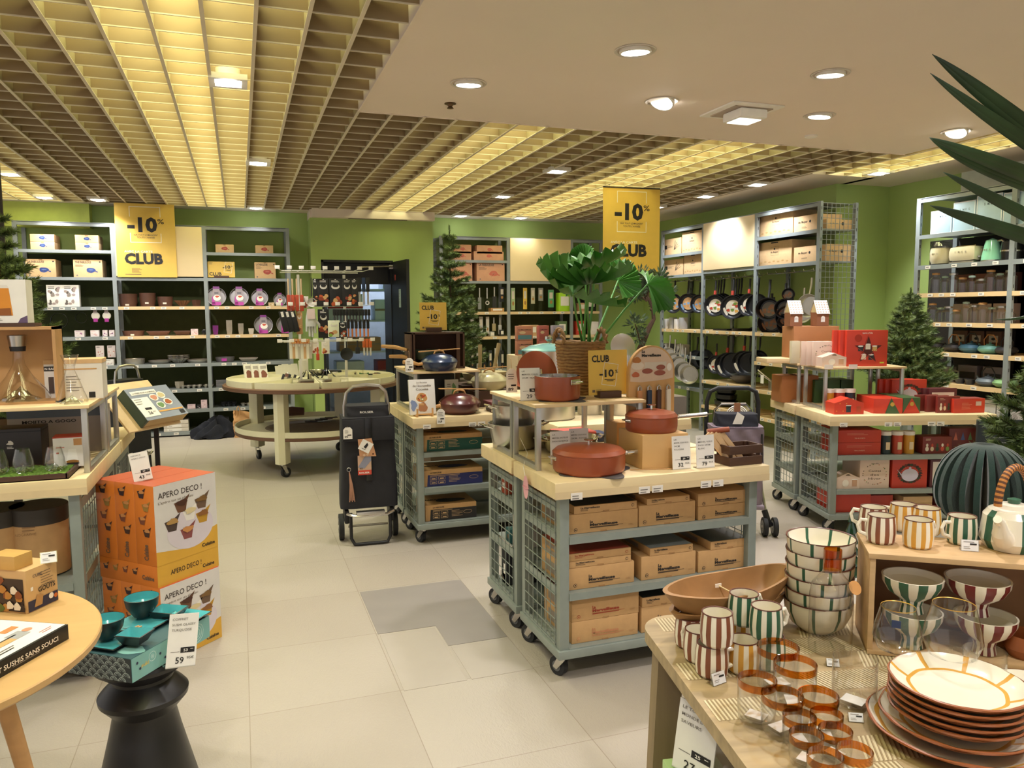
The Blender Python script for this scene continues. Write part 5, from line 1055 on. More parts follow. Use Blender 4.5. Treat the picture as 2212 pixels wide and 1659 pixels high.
m = MB(); bag(m, .34, .33, .22, .22, .22, .74, BAGL, .008, .03); m.build('bag', r)
m = MB(); m.grid(lambda a, b: ((a - .5) * .31, -.125 - .012 * math.sin(a * PI) - .006 * math.sin(a * 17 + b * 11), .49 + .24 * b), 24, 10, BAGL); m.tube([(-.14, -.135, .7), (-.145, -.135, .58)], .005, BLACK, 6); m.tube([(.14, -.135, .7), (.145, -.135, .52)], .005, BLACK, 6); m.text(fr_front(.03, -.139, .56), 0, 0, 'rolser', .016, cm('#4d4450'), .02, w=.045); m.build('front_pocket', r)
m = MB(); bag(m, .27, .26, .19, .15, .73, .82, cm('#1a1c28', .8)); m.build('bag_collar', r)
m = MB(); m.box(-.16, .17, -.13, .1, .2, .23, mat('lilac_base', '#8b7f8e', .5), .01); m.build('base_plate', r)
m = MB(); m.tube([(-.17, .12, .55), (-.17, .11, .88), (-.15, .1, .95), (-.1, .1, .975), (.1, .1, .975), (.15, .1, .95), (.17, .11, .88), (.17, .12, .55)], .015, cm('#1e1f22', .6), 10); m.build('handle', r)
m = MB(); m.tube([(-.13, .09, .7), (-.12, .085, .83), (-.08, .08, .87), (.08, .08, .87), (.12, .085, .83), (.13, .09, .7)], .009, CHROME, 8); m.tube([(.17, .12, .6), (.19, .05, .3), (.21, -.02, .13)], .01, SATIN, 8); m.tube([(-.17, .12, .6), (-.18, .05, .3), (-.19, .0, .13)], .01, SATIN, 8); m.build('frame_tube', r)
m = MB(); m.tube([(.2, .0, .17), (.22, -.02, .1), (.24, -.02, .068)], .02, BLACK, 8); m.tube([(-.19, 0, .17), (-.19, -.02, .07)], .018, BLACK, 8); m.build('wheel_fork', r)
for x in (.2, .265): wheel(r, x, -.02, .062, cm('#4a4c50', .35), .026)
for x in (-.22, -.155): wheel(r, x, -.0, .062, cm('#4a4c50', .35), .026)
m = MB(); m.q(fr_front(-.04, -.1, .76), [(0, 0), (.06, .0), (.075, .05), (.03, .08)], WHITE, 2); m.build('hang_tag', r)
m = MB(); m.T = Matrix.Translation((.02, .06, .79)) @ Matrix.Rotation(PI / 2, 4, 'X');
for k in range(4): m.lathe([(.03 + k * .012, .0), (.034 + k * .012, .004), (.038 + k * .012, .0)], cm('#ece8e0', .4), 24)
m.box(-.02, .02, -.01, .09, .005, .008, cm('#9c6a4a')); m.build('rope_coil', r)
# ================================================================== counter with the coloured casseroles
CX, CY, CZ = 1.035, 4.75, .83
counter('wood-topped counter with blue and burgundy casseroles beside the black trolley', .95, .42, CZ, (CX, CY, 0), levels=(.60, .37, .142), mesh=('L',))
counter('second wood-topped counter behind the burgundy casserole', .95, .4, CZ, (CX, 5.22, 0), levels=(.60, .37, .142), mesh=('L',))
riser('aluminium display riser carrying the blue casserole and brown crate', .44, .62, .275, (1.06, 4.93, CZ), n=2)
def stockbox(c, z, lb, px0, px1, y):
 a = ay(px0, 1000, y).x; b = ay(px1, 1000, y).x; W = b - a; m = MB(); m.box(-W / 2, W / 2, 0, .28, 0, .105, CARD, .002); fr = fr_front(-W / 2, -.0006, 0)
 m.q(fr, [(.03, .0), (W, 0), (W, .075), (.035, .075)], cm(c, .45), 1); m.text(fr, .05, .084, 'LA FABULEUSE', .009, INK, .03, w=.075, l=2); m.lines(fr, .05, .07, .2, 1, .01, .003, CARDL, 2)
 for i in range(2):
  for j in range(2): m.outline(fr, .05 + i * .055, .015 + j * .027, .095 + i * .055, .035 + j * .027, .0015, CARDL, 2); m.rect(fr, .06 + i * .055, .02 + j * .027, .085 + i * .055, .026 + j * .027, CARDL, 2)
 m.lines(fr, .175, .06, .08, 5, .009, .002, CARDL, 2); m.disc(fr, W - .06, .045, .03, .012, CARDL, 2, 16); m.disc(fr, W - .06, .045, .028, .010, cm(c, .45), 3, 16)
 m.disc(fr_top(-W / 2, 0, .1053), W * .55, .1, .1, .05, cm(c, .45), 1, 20, .06); m.text(fr_top(-W / 2, 0, .1053), .03, .12, 'FABULEUSE', .03, INK, .03, w=.15, l=2)
 one(m, 'casserole_carton', lb, 'box', ((a + b) / 2, y, z))
stockbox('#1f4f45', .602, 'kraft casserole carton with dark green front on the top shelf', 912, 1042, 4.78)
stockbox('#262c60', .372, 'kraft casserole carton with navy front on the middle shelf', 912, 1042, 4.78)
stockbox("#232122", .143, 'kraft casserole carton with black front on the bottom shelf', 917, 1028, 4.78)
def crate(W, D, H, label, loc, rz=0, slats=2, upright=False, mt=DKBROWN):
 r = root('wooden_crate', label, 'crate', loc, rz)
 if upright:   # standing on its side, opening to the front
  m = MB(); m.box(-W / 2, W / 2, D - .01, D, 0, H, cm('#4a2c1e', .7)); m.build('bottom_panel', r)
  for x in (-W / 2, W / 2 - .012, -W / 2 + .02, W / 2 - .06): m = MB(); m.box(x, x + (.012 if abs(x) > W * .4 else .025), 0 if abs(x) > W * .4 else -.004, D if abs(x) > W * .4 else .004, 0, H, mt, .001); m.build('slat', r)
  for z in (0, H - .012): m = MB(); m.box(-W / 2, W / 2, 0, D, z, z + .012, mt, .001); m.build('slat', r)
  return r
 sh = (H - .012 * (slats - 1)) / slats
 for k in range(slats):
  z = k * (sh + .012)
  for y in (0, D - .007): m = MB(); m.box(-W / 2, W / 2, y, y + .007, z, z + sh, mt, .001); m.build('slat', r)
  for x in (-W / 2, W / 2 - .007): m = MB(); m.box(x, x + .007, .007, D - .007, z, z + sh, mt, .001); m.build('slat', r)
 m = MB(); m.box(-W / 2 + .007, W / 2 - .007, .007, D - .007, 0, .006, mt)
 for x in (-W / 2 + .007, W / 2 - .019):
  for y in (.007, D - .019): m.box(x, x + .012, y, y + .012, .006, H, mt)
 m.build('base', r); return r
crate(.38, .2, .25, 'dark brown slatted crate standing on its side behind the blue casserole', (1.27, 5.12, 1.106), upright=True)
club_small(.19, .19, 4, label='yellow CLUB -10% card on top of the dark brown crate', loc=(1.26, 5.2, 1.358))
def casserole(colr, label, loc, rz, s=1.0, handle=True, spat=True):
 """round domed casserole with a side handle of wood"""
 r = root('casserole', label, 'casserole', loc, rz); mt = mat('enamel_' + colr.strip('#'), colr, .28, var=.03, coat=.3)
 m = MB(); m.lathe([(0, 0), (.095, 0), (.118, .02), (.13, .05), (.132, .062), (.126, .062), (.118, .03), (0, .01)], mt, 48); m.build('pot', r)
 m = MB(); m.lathe([(.133, .062), (.133, .067), (.12, .085), (.085, .11), (.03, .124), (0, .126)], mt, 48); o = m.build('lid', r)
 m = MB(); m.tube([(-.04, 0, .118), (-.03, 0, .138), (0, 0, .145), (.03, 0, .138), (.04, 0, .118)], [.006, .007, .008, .007, .006], OAKH if spat else mt, 8); m.build('lid_handle', o)
 if handle: m = MB(); m.tube([(-.125, 0, .055), (-.16, 0, .05), (-.2, 0, .062), (-.25, 0, .068), (-.275, 0, .07)], [.012, .011, .014, .017, .014], OAKH, 10); m.build('side_handle', r)
 else: m = MB(); m.tube([(-.12, 0, .05), (-.15, .0, .052), (-.155, .02, .053), (-.15, .04, .052), (-.115, .05, .05)], .008, mt, 8); m.build('side_handle', r)
 r.scale = (s, s, s); return r
def spatula(label, a, b, w_=.03, mt=OAKH):
 a = Vector(a); b = Vector(b); L = (b - a).length; m = MB(); n = 10
 pts = [(0, .008), (L * .55, .009), (L * .7, w_ * .6), (L * .85, w_), (L, w_ * .9), (L, -w_ * .9), (L * .85, -w_), (L * .7, -w_ * .6), (L * .55, -.009), (0, -.008)]
 m.prism(list(reversed(pts)), -.003, .003, mt); d = (b - a).normalized(); o = one(m, 'wooden_spatula', label, 'spatula', a); o.rotation_euler = d.to_track_quat('X', 'Z').to_euler(); return o
casserole('#27395c', 'navy blue casserole with wooden side handle on the aluminium riser', (1.245, 4.99, 1.106), R(8), .92)
spatula('wooden spatula resting across the navy blue casserole lid', (1.38, 4.96, 1.25), (1.1, 4.96, 1.235), .014)
casserole('#5a2a2c', 'burgundy casserole with wooden side handle on the pale counter', (1.345, 4.86, CZ + .001), R(8), 1.05)
spatula('wooden spatula resting across the burgundy casserole lid', (1.52, 4.83, .985), (1.2, 4.83, 1.0), .018)
m = MB(); m.box(-.14, .14, -.1, .12, 0, .11, DKBROWN, .003); one(m, 'wooden_plinth', 'dark wooden plinth under the cream casserole', 'plinth', (1.66, 5.2, CZ + .001))
casserole('#cfc7a0', 'cream casserole with spatula on a dark plinth', (1.66, 5.2, CZ + .112), R(5), 1.0, False)
spatula('wooden spatula across the cream casserole lid', (1.78, 5.16, 1.105), (1.56, 5.16, 1.095), .02)
for u, v, a, lb in [(842, 770, (895, 775), 'green pan handle of pale wood, highest beside the crate'), (825, 748, (880, 756), 'pale wooden pan handle pointing at the doorway')]:
 p = ay(u, v, 5.35); q_ = ay(a[0], a[1], 5.2); r = root('saucepan', lb.replace('green pan handle', 'dark green saucepan handle'), 'saucepan', q_, 0); m = MB(); m.tube([(0, 0, 0), (p - q_) * .5 + Vector((0, 0, .008)), p - q_], [.01, .014, .012], OAKH, 8); m.build('handle', r)
 m = MB(); c = Vector((.13, .02, -.03)); m.lathe([(0, -.035), (.09, -.035), (.1, .0), (.1, .03), (.095, .03), (.09, 0), (0, -.03)], cm('#3f4a3a', .35), 28, c=c); m.build('pot', r)
m = MB(); m.box(-.05, .2, -.15, .2, 0, .235, BLACK, .004); one(m, 'pan_stand', 'dark stand under the green saucepans behind the crate', 'stand', (1.2, 5.33, CZ + .001))
r = root('recipe_book', 'white recipe book with a casserole photo on a wooden easel', 'book', (1.088, 4.80, CZ), R(2))
m = MB(); m.T = Matrix.Translation((0, 0, .012)) @ Matrix.Rotation(R(-9), 4, 'X'); m.box(-.085, .085, 0, .022, 0, .225, cm('#e4e2e0', .35), .001); m.box(.082, .086, .002, .021, .002, .223, cm('#c9c2ba')); fr = fr_front(-.085, -.0005, 0); m.text(fr, .085, .2, 'Les Recettes', .01, SOFTINK, .01, 'c', .07); m.text(fr, .085, .178, "de l'Incroyable", .014, SOFTINK, .01, 'c', .12); m.text(fr, .085, .155, 'Cocotte', .014, SOFTINK, .01, 'c', .08)
m.disc(fr, .08, .105, .045, .038, WHITE, 1, 22); m.disc(fr, .08, .107, .036, .03, cm('#c9955a'), 2, 18, .05); rnd = random.Random(2)
for i in range(12): m.disc(fr, .08 + rnd.uniform(-.026, .026), .107 + rnd.uniform(-.02, .02), .007, .006, cm(rnd.choice(['#e8dcb8', '#8a5a30', '#c2542f', '#7d8f4a'])), 3 + .2 * i, 7)
m.disc(fr, .025, .06, .02, .035, cm('#7d8db5'), 1, 12, .2); m.disc(fr, .085, .045, .03, .03, cm('#a8734e'), 2, 14, .1); m.build('book_body', r)
m = MB()
for x in (-.05, .05): m.box(x - .005, x + .005, -.045, .05, 0, .008, OAKH); m.box(x - .005, x + .005, -.045, -.037, 0, .055, OAKH)
m.box(-.055, .055, -.03, -.022, .012, .02, OAKH); m.box(-.04, .04, .035, .043, 0, .11, OAKH); m.build('easel', r)
def hangtag(txt, loc, label, h=.1):
 r = root('price_tag', label, 'price tag', loc); m = MB(); fr = fr_front(-.026, 0, -h); m.q(fr, [(0, 0), (.052, 0), (.052, h * .75), (.036, h * .9), (.016, h * .9), (0, h * .75)], WHITE, 1); m.q((fr[0] + Vector((0, .002, 0)), Vector((1, 0, 0)), Vector((0, 0, 1))), [(0, h * .75), (.016, h * .9), (.036, h * .9), (.052, h * .75), (.052, 0), (0, 0)], WHITE, 0)
 m.text(fr, .008, .008, txt, .014, INK, .02, w=.026, l=2); m.rect(fr, .022, .028, .046, .036, INK, 2); m.lines(fr, .008, h * .7, .035, 3, .01, .003, GREYINK, 2); m.build('tag', r)
 m = MB(); m.tube([(0, 0, -h * .15), (0, .01, .03), (0, .03, .035)], .001, OAKH, 4); m.build('string', r); return r
hangtag('149', ay(884, 770, 4.86), 'white price tag reading 149 hanging from the navy casserole handle'); hangtag('169', ay(952, 880, 4.70), 'white price tag reading 169 hanging from the burgundy casserole handle', .105)
m = MB(); m.box(-.045, .045, 0, .03, 0, .2, cm('#e4e8e2', .35)); m.disc(fr_front(-.045, -.0005, 0), .06, .11, .02, .06, cm('#7fb07a'), 1, 14, .2); m.lines(fr_front(-.045, -.0005, 0), .01, .17, .03, 3, .014, .004, GREYINK); one(m, 'gift_box', 'white box with a green herb picture inside the riser', 'box', (1.36, 5.1, CZ + .001))
for i, c in enumerate(['#3a2224', '#c9bfb4', '#6a2f35']): m = MB(); m.box(-.12, .12, 0, .17, 0, .022, cm(c, .5), .001); m.box(-.117, .121, -.001, .168, .003, .019, cm('#ddd5c9')); one(m, 'cookbook', ['dark cookbook at the bottom of the small pile', 'pale cookbook in the middle of the small pile', 'red cookbook on top of the small pile'][i], 'book', (1.66, 4.78, CZ + .001 + i * .0235), R(-6 + i * 4), 'pile of cookbooks')
# ---- tall steel pots and small boxes behind the front display
counter('pale counter behind the potted plant carrying tall steel pots', .82, .5, .83, (1.75, 4.1, 0), levels=(.5,), mesh=('L', 'R'))
def steelpot(rad, h, label, loc, lid='#7fb5b0', knob=True, lean=False):
 r = root('stock_pot', label, 'stock pot', loc); m = MB(); m.lathe([(0, 0), (rad * .96, 0), (rad, .01), (rad, h), (rad * 1.03, h), (rad * 1.03, h + .003), (rad * .97, h), (rad * .95, .01)], SATIN, 40)
 for s in (-1, 1): m.tube([(s * rad, -.04, h * .75), (s * (rad + .035), -.035, h * .77), (s * (rad + .035), .035, h * .77), (s * rad, .04, h * .75)], .005, CHROME, 6)
 m.build('pot', r)
 if lid:
  m = MB(); m.T = (Matrix.Translation((0, .01, h + rad * .62)) @ Matrix.Rotation(R(78), 4, 'X')) if lean else Matrix.Identity(4)
  z = 0 if lean else h + .003; m.T = m.T @ Matrix.Scale(.25, 4, (0, 0, 1)) if lean else m.T; m.lathe([(rad * 1.04, z), (rad * 1.03, z + .006), (rad * .7, z + .03), (rad * .2, z + .045), (0, z + .046)], cm(lid, .15, metal=.3) if not lean else SATIN, 40); o = m.build('lid', r)
  m = MB(); m.lathe([(0, z + .045), (.012, z + .046), (.01, z + .055), (.026, z + .07), (.024, z + .085), (0, z + .09)], CHROME, 16);
  if not lean: m.build('knob', o)
 return r
steelpot(.165, .42, 'wide steel pot with turquoise lid behind the terracotta pan', (1.80, 4.42, .831))
steelpot(.085, .38, 'tall mirror-steel pot with its lid leaning behind, right of the plant', (2.31, 4.4, .831), lean=True)
steelpot(.08, .24, 'shorter steel pot between the basket and the mirror-steel pot', (2.12, 4.5, .831), lid=None)
p = ay(1052, 760, 5.3)
for i, (u, v) in enumerate([(1037, 745), (1078, 742)]):
 q_ = ay(u, v, 5.4); m = MB(); b_ = ay(u - 12 * i, v + 60, 5.35) - q_; m.tube([b_, (0, 0, 0)], [.012, .016], cm('#a89572', .5), 8); m.lathe([(0, 0), (.1, 0), (.12, .05), (.115, .05), (0, .006)], cm('#b8ab84', .4), 24, c=b_ + Vector((.02, .12, -.06))); one(m, 'frying_pan', ['khaki pan with upright handle behind the cream casserole', 'khaki pan with slanting handle behind the cream casserole'][i], 'frying pan', q_)
m = MB(); m.box(-.35, .35, 0, .3, 0, .13, DKBROWN); one(m, 'wooden_plinth', 'long dark plinth under the khaki pans', 'plinth', (1.85, 5.34, CZ + .001))
# blister packs tower behind
for j in range(2):
 for i, (u, c, c2) in enumerate([(1134, '#c98a70', '#5f93a3'), (1175, '#b8665c', '#a85a50'), (1206, '#a8a3b5', '#4a4448')]):
  p = ay(u, 751, 5.9); p.z = ay(1170, 751, 5.9).z + (1 - j) * .121; W = [.14, .09, .1][i]; m = MB(); m.box(-W / 2, W / 2, 0, .05, -.06, .06, cm(c, .3), .002); fr = fr_front(-W / 2, -.0006, -.06); m.rect(fr, .01, .01, W - .01, .045, cm(c2), 1); m.text(fr, .015, .085, 'La Merveilleuse', .008, INK, .02, w=W - .03, l=2); m.disc(fr, W * .35, .065, W * .2, .012, cm('#e0c8a0'), 1)
  one(m, 'gadget_box', '%s small display pack, %s row, behind the steel pot' % (['peach and blue', 'rose red', 'lilac and black'][i], ['upper', 'lower'][j]), 'box', p)
p = ay(1170, 770, 5.9); m = MB(); m.box(-.22, .22, -.03, .25, -p.z + .001, ay(1170, 751, 5.9).z - .061 - p.z, cm('#d9c3a0'), .004); one(m, 'display_stand', 'pale stand holding the peach and lilac packs', 'stand', (p.x, 5.9, p.z));
# ================================================================== front counters, terracotta range
FX, FY, FZ = 1.165, 2.745, .83
counter('front wood-topped counter on wheels with terracotta pans and kraft boxes', .93, .44, FZ, (FX, FY, 0), levels=(.60, .368, .14), mesh=('L', 'R'))
counter('wood-topped counter joined behind the terracotta pan counter', .93, .42, FZ, (FX, FY + .51, 0), levels=(.60, .368, .14), mesh=('L', 'R'))
def merv(u0, v0, u1, v1, z, lb, big=True, ink='#2b2522', y=2.775, h=None, lid=None, dark=None):
 a = ay(u0, v1, y); b = ay(u1, v0, y); W = b.x - a.x; H = h
 m = MB(); m.box(-W / 2, W / 2, 0, .3, 0, H, CARD, .002); fr = fr_front(-W / 2, -.0006, 0); I = cm(ink, .6)
 if lid: m.rect(fr_top(-W / 2, 0, H + .0003), .004, .004, W - .004, .296, cm(lid, .5), 1)
 if big:
  m.text(fr, W * .3, H * .5, 'La', H * .13, I, .04); m.text(fr, W * .3, H * .34, 'Merveilleuse', H * .13, I, .045, w=W * .4); m.rect(fr, W * .3, H * .27, W * .78, H * .285, I, 1); m.lines(fr, W * .3, H * .26, W * .45, 1, .01, H * .03, I)
  m.disc(fr, W * .1, H * .2, .008, .008, I, 1, 14); m.disc(fr, W * .1, H * .2, .0062, .0062, CARD, 2, 14); m.disc(fr, W * .1, H * .2, .003, .003, I, 3, 8); m.lines(fr, W * .86, H * .25, W * .09, 2, .004, .001, CARDD)
 else:
  m.text(fr, W * .1, H * .62, 'La Merveilleuse', H * .2, I, .04, w=W * .3); m.lines(fr, W * .1, H * .5, W * .16, 2, H * .12, H * .04, I); m.disc(fr, W * .93, H * .5, .006, .006, I, 1, 12); m.disc(fr, W * .93, H * .5, .0042, .0042, CARD, 2, 12)
 m.box(-.014, .014, -.0012, 0, -.0, .006, CARDD); m.rect(fr_left(-W / 2 - .0006, .3, 0), .05, H * .2, .2, H * .75, cm(dark or '#8f8578', .5), 1)
 return one(m, 'cookware_carton', lb, 'box', ((a.x + b.x) / 2, y, z), group='kraft cookware cartons on the front counter')
ZA, ZB, ZC = .6008, .3688, .1408
merv(1228, 1105, 1378, 1160, ZA, 'long kraft carton at the post, lower of the top shelf pair', h=.08); merv(1240, 1083, 1376, 1108, ZA + .0808, 'thin long kraft carton with black lid, top shelf at the post', False, h=.032, lid='#1c1a19')
merv(1380, 1080, 1502, 1143, ZA, 'middle kraft carton on the top shelf', h=.088); merv(1398, 1062, 1490, 1084, ZA + .0888, 'small thin kraft carton on top of the middle one, top shelf', False, h=.026)
merv(1508, 1095, 1627, 1128, ZA, 'kraft carton at the far end of the top shelf, lower', h=.058); merv(1508, 1060, 1627, 1095, ZA + .059, 'kraft carton at the far end of the top shelf, upper', h=.056)
merv(1228, 1215, 1370, 1278, ZB, 'kraft carton at the post, bottom of the middle shelf stack', h=.09); merv(1230, 1200, 1363, 1228, ZB + .0908, 'thin kraft carton in the middle of the post stack', False, h=.028); merv(1228, 1180, 1363, 1200, ZB + .1196, 'thin kraft carton with red print and red lid on the post stack', False, '#a8482f', h=.03, lid='#a8452f')
merv(1385, 1195, 1503, 1256, ZB, 'deep kraft carton in the middle of the second shelf', h=.1); merv(1404, 1172, 1497, 1198, ZB + .1008, 'thin kraft carton with grey lid, middle of the second shelf', False, h=.032, lid='#8f9492')
merv(1508, 1180, 1625, 1238, ZB, 'kraft carton at the far end of the second shelf', h=.092); merv(1535, 1148, 1620, 1180, ZB + .0928, 'thin kraft carton with dark green lid at the far end', False, h=.036, lid='#33382e')
merv(1235, 1345, 1378, 1398, ZC, 'plain kraft carton at the post on the lowest shelf', h=.092, ink='#c2845c'); merv(1235, 1285, 1380, 1345, ZC + .0928, 'kraft carton with red lettering on the lowest shelf', h=.092, ink='#a5432c', lid='#a8452f')
merv(1385, 1330, 1500, 1398, ZC, 'kraft carton half behind the wooden bowl, lowest shelf', h=.11); merv(1387, 1285, 1480, 1330, ZC + .1108, 'thin black-lidded kraft carton behind the wooden bowl', False, h=.04, lid='#1c1a19')
# things glimpsed through the rear counter's mesh
for i, (y, z, c, w_, h_, lb) in enumerate([(3.5, .60, '#b7553c', .16, .09, 'red-lidded box behind the side mesh, top'), (3.45, .369, '#2f5f63', .12, .07, 'teal box behind the side mesh, middle shelf'), (3.35, .369, '#c9c0b4', .1, .16, 'pale tin behind the side mesh, middle shelf'), (3.5, .142, '#26262a', .14, .17, 'black box behind the side mesh, bottom'), (3.42, .142, '#ddd6cc', .2, .05, 'white flat box behind the side mesh, bottom')]):
 m = MB(); m.box(0, .2, 0, .08 if i == 4 else w_ * .5, 0, h_, cm(c, .5), .002); m.rect(fr_left(-.0005, w_ * .4, 0), .01, h_ * .3, w_ * .3, h_ * .6, WHITE if i in (0, 3) else SOFTINK); one(m, 'stock_box', lb, 'box', (1.20, y + (.1 if i == 4 else 0), z + .001))
# aluminium riser, mats, pans
riser('aluminium display riser with pale board under the open terracotta pot', .50, .30, .28, (1.15, 2.96, FZ)); riser('aluminium display riser behind the terracotta pot riser', .50, .28, .28, (1.15, 3.275, FZ))
FELT = mat('grey_felt', '#55504f', .95, bump=.4, bscale=300)
def felt(loc, rz, lb, s=1):
 pts = []
 for i in range(48):
  t = 2 * PI * i / 48; rr_ = .10 * (1 + .55 * abs(math.cos(2 * t)) ** 3) * s; pts.append((rr_ * math.cos(t), rr_ * math.sin(t)))
 m = MB(); m.prism(pts, 0, .003, FELT); one(m, 'felt_protector', lb, 'pan protector', loc, rz, 'grey felt protectors')
felt((1.375, 2.865, FZ + .0005), R(10), 'grey clover-shaped felt mat under the front terracotta pan', 1.12); felt((1.32, 3.08, FZ + .2805), R(20), 'grey clover-shaped felt mat under the open pot', .85)
def tpan(rad, h, label, loc, rz, hx=None, sides=False, s=1):
 r = root('terracotta_pan', label, 'pan', loc, rz)
 m = MB(); m.lathe([(0, 0), (rad * .93, 0), (rad * .98, .008), (rad, .025), (rad, h), (rad * .97, h), (rad * .95, .01)], TERRA, 64); m.build('pan_body', r)
 m = MB(); m.lathe([(rad * 1.0, h + .0005), (rad * 1.005, h + .006), (rad * .9, h + .02), (rad * .5, h + .03), (0, h + .033)], TERRA, 64); o = m.build('lid', r)
 m = MB(); m.cyl((0, 0, h + .03), (0, 0, h + .052), .005, CHROME, seg=12); m.lathe([(0, h + .05), (.02, h + .052), (.021, h + .056), (0, h + .057)], CHROME, 20); m.build('knob', o)
 if hx is not None:
  m = MB(); m.T = Matrix.Rotation(hx, 4, 'Z'); m.cyl((rad * .98, 0, h * .82), (rad + .03, 0, h * .86), .009, SATIN, seg=12); m.cyl((rad + .02, 0, h * .86), (rad + .17, 0, h * .93), .0105, CHROME, seg=14); m.cyl((rad + .17, 0, h * .93), (rad + .2, 0, h * .945), .003, CHROME, seg=8); m.box(rad - .004, rad + .004, -.016, .016, h * .6, h * .9, SATIN, .002); m.build('handle', r)
 for s_ in ([1, -1] if sides else [-1]):
  m = MB(); m.T = Matrix.Rotation((hx or 0), 4, 'Z'); m.box(s_ * rad - .004, s_ * rad + .004, -.022, .022, h * .68, h * .9, SATIN, .003); m.tube([(s_ * rad, -.02, h * .85), (s_ * (rad + .02), -.016, h * .85), (s_ * (rad + .02), .016, h * .85), (s_ * rad, .02, h * .85)], .003, CHROME, 6); m.build('side_bracket', r)
 return r
tpan(.152, .075, 'large terracotta frying pan with lid and long steel handle at the front', (1.355, 2.885, FZ + .0036), 0, R(-4))
r = root('saucepot', 'open terracotta pot with steel side handle on the aluminium riser', 'pot', (1.295, 3.08, FZ + .2836), 0)
m = MB(); m.lathe([(0, 0), (.088, 0), (.096, .006), (.099, .02), (.1, .1), (.1, .104)], TERRA, 56); m.lathe([(.1, .104), (.0975, .105), (.0965, .02), (.09, .008), (0, .006)], CHROME, 56); m.build('pot_body', r)
m = MB(); m.T = Matrix.Rotation(R(-62), 4, 'Z'); m.box(.098, .103, -.032, .032, .07, .092, SATIN, .008); m.tube([(.1, -.028, .081), (.118, -.024, .081), (.118, .024, .081), (.1, .028, .081)], .004, CHROME, 8); m.build('side_handle', r)
r = root('pot_lid', 'round terracotta lid leaning behind the open terracotta pot', 'lid', (1.255, 3.225, FZ + .281), R(8))
T = Matrix.Translation((0, 0, .105)) @ Matrix.Rotation(R(78), 4, 'X'); m = MB(); m.T = T; m.lathe([(.103, 0), (.104, .005), (.09, .01), (0, .014)], TERRA, 56); m.build('lid_body', r)
m = MB(); m.T = T; m.box(-.011, .011, -.022, .018, .013, .036, CHROME, .006); m.build('knob', r)
price_card(['LE', 'MERVEIL COUV', '20CM - BLANC'], '29', '95€', '26', .092, .142, (1.178, 3.10, FZ + .2805), R(-2), 'white price card reading 29 95 standing beside the open terracotta pot', tilt=-6)
club_small(.19, .2, 3, label='yellow CLUB -10% card in front of the wicker plant basket', loc=(1.545, 3.09, FZ + .2805))
# display board with coloured handles
r = root('handle_display', 'arched wooden display board holding four coloured pan handles', 'display board', (1.745, 3.06, FZ), R(2)); m = MB(); pts = [(-.115, 0), (.125, 0), (.125, .34)] + [(.005 + .12 * math.cos(a * PI / 16), .39 + .12 * math.sin(a * PI / 16)) for a in range(17)] + [(-.115, .34)]
n = len(pts); m.add([(x, .0, z) for x, z in pts] + [(x, .02, z) for x, z in pts], [tuple(range(n)), tuple(reversed(range(n, 2 * n)))] + [(i, i + n, (i + 1) % n + n, (i + 1) % n) for i in range(n)], mat('warm_beech', '#d3a66e', .45, var=.05, scale=3, stretch=(6, 1, 1)))
fr = fr_front(0, -.0004, 0); P = [(.005 + .112 * math.cos(a * PI / 20), .39 + .112 * math.sin(a * PI / 20)) for a in range(21)] + [(-.107, .35), (-.05, .345), (.06, .352), (.117, .36)]; m.q(fr, P, cm('#dcc3ae', .4), 1)
m.text(fr, -.05, .478, 'La', .013, INK, .04, l=4); m.text(fr, -.05, .46, 'Merveilleuse', .013, INK, .04, w=.1, l=4); m.rect(fr, -.035, .40, .08, .435, cm('#d8cfc4'), 2)
for cu, cv, ru in ((-.02, .395, .028), (.045, .385, .03), (.05, .41, .024)): m.disc(fr, cu, cv, ru, .012, TERRA, 3, 16)
m.disc(fr, -.075, .445, .022, .014, cm('#b9793f'), 3, 12, .1); m.disc(fr, -.07, .42, .033, .018, cm('#e4d8cc'), 2); m.disc(fr, .095, .41, .013, .018, WHITE, 3); m.disc(fr, -.08, .38, .02, .012, cm('#c26a4a'), 3, 12, .1); m.build('board', r)
for i, (x, c) in enumerate([(-.065, '#c48a5c'), (-.015, '#1f3050'), (.035, '#4a2a20'), (.085, '#e8e3dc')]):
 m = MB(); m.box(x - .011, x + .011, -.02, -.004, .15, .31, cm(c, .4), .004); m.tube([(x - .008, -.012, .305), (x - .008, -.012, .322), (x, -.012, .33), (x + .008, -.012, .322), (x + .008, -.012, .305)], .0035, SATIN, 6); m.box(x - .01, x + .01, -.018, -.002, .138, .151, SATIN, .001); m.build('handle', r)
m = MB(); m.box(-.16, .02, -.09, .13, 0, .15, mat('blond_plywood', '#d5ac74', .45, var=.04, scale=3), .001); m.box(.02, .03, -.09, .13, 0, .15, BLACK); o = one(m, 'wooden_block', 'tall plywood block beside the riser carrying the display board foot', 'plinth', (1.72, 3.20, FZ + .001)); o.scale = (.6, .5, 1)
m = MB(); m.box(-.125, .09, -.11, .12, 0, .145, mat('blond_plywood', '#d5ac74', .45), .001); m.cyl((.05, -.111, .07), (.05, -.1095, .07), .009, cm('#6a4a2c'), seg=14); one(m, 'wooden_block', 'low plywood block under the small terracotta pan', 'plinth', (1.70, 2.925, FZ + .001), R(-2))
tpan(.115, .062, 'terracotta pan with flat lid on the plywood block', (1.675, 2.93, FZ + .1466), 0, R(0), True).scale = (.98, .98, .98)
m = MB(); m.cyl((0, 0, 0), (.09, -.03, .01), .012, TERRA, seg=12); one(m, 'grip_sleeve', 'terracotta grip sleeve lying above the small brown crate', 'sleeve', (1.90, 2.84, FZ + .14))
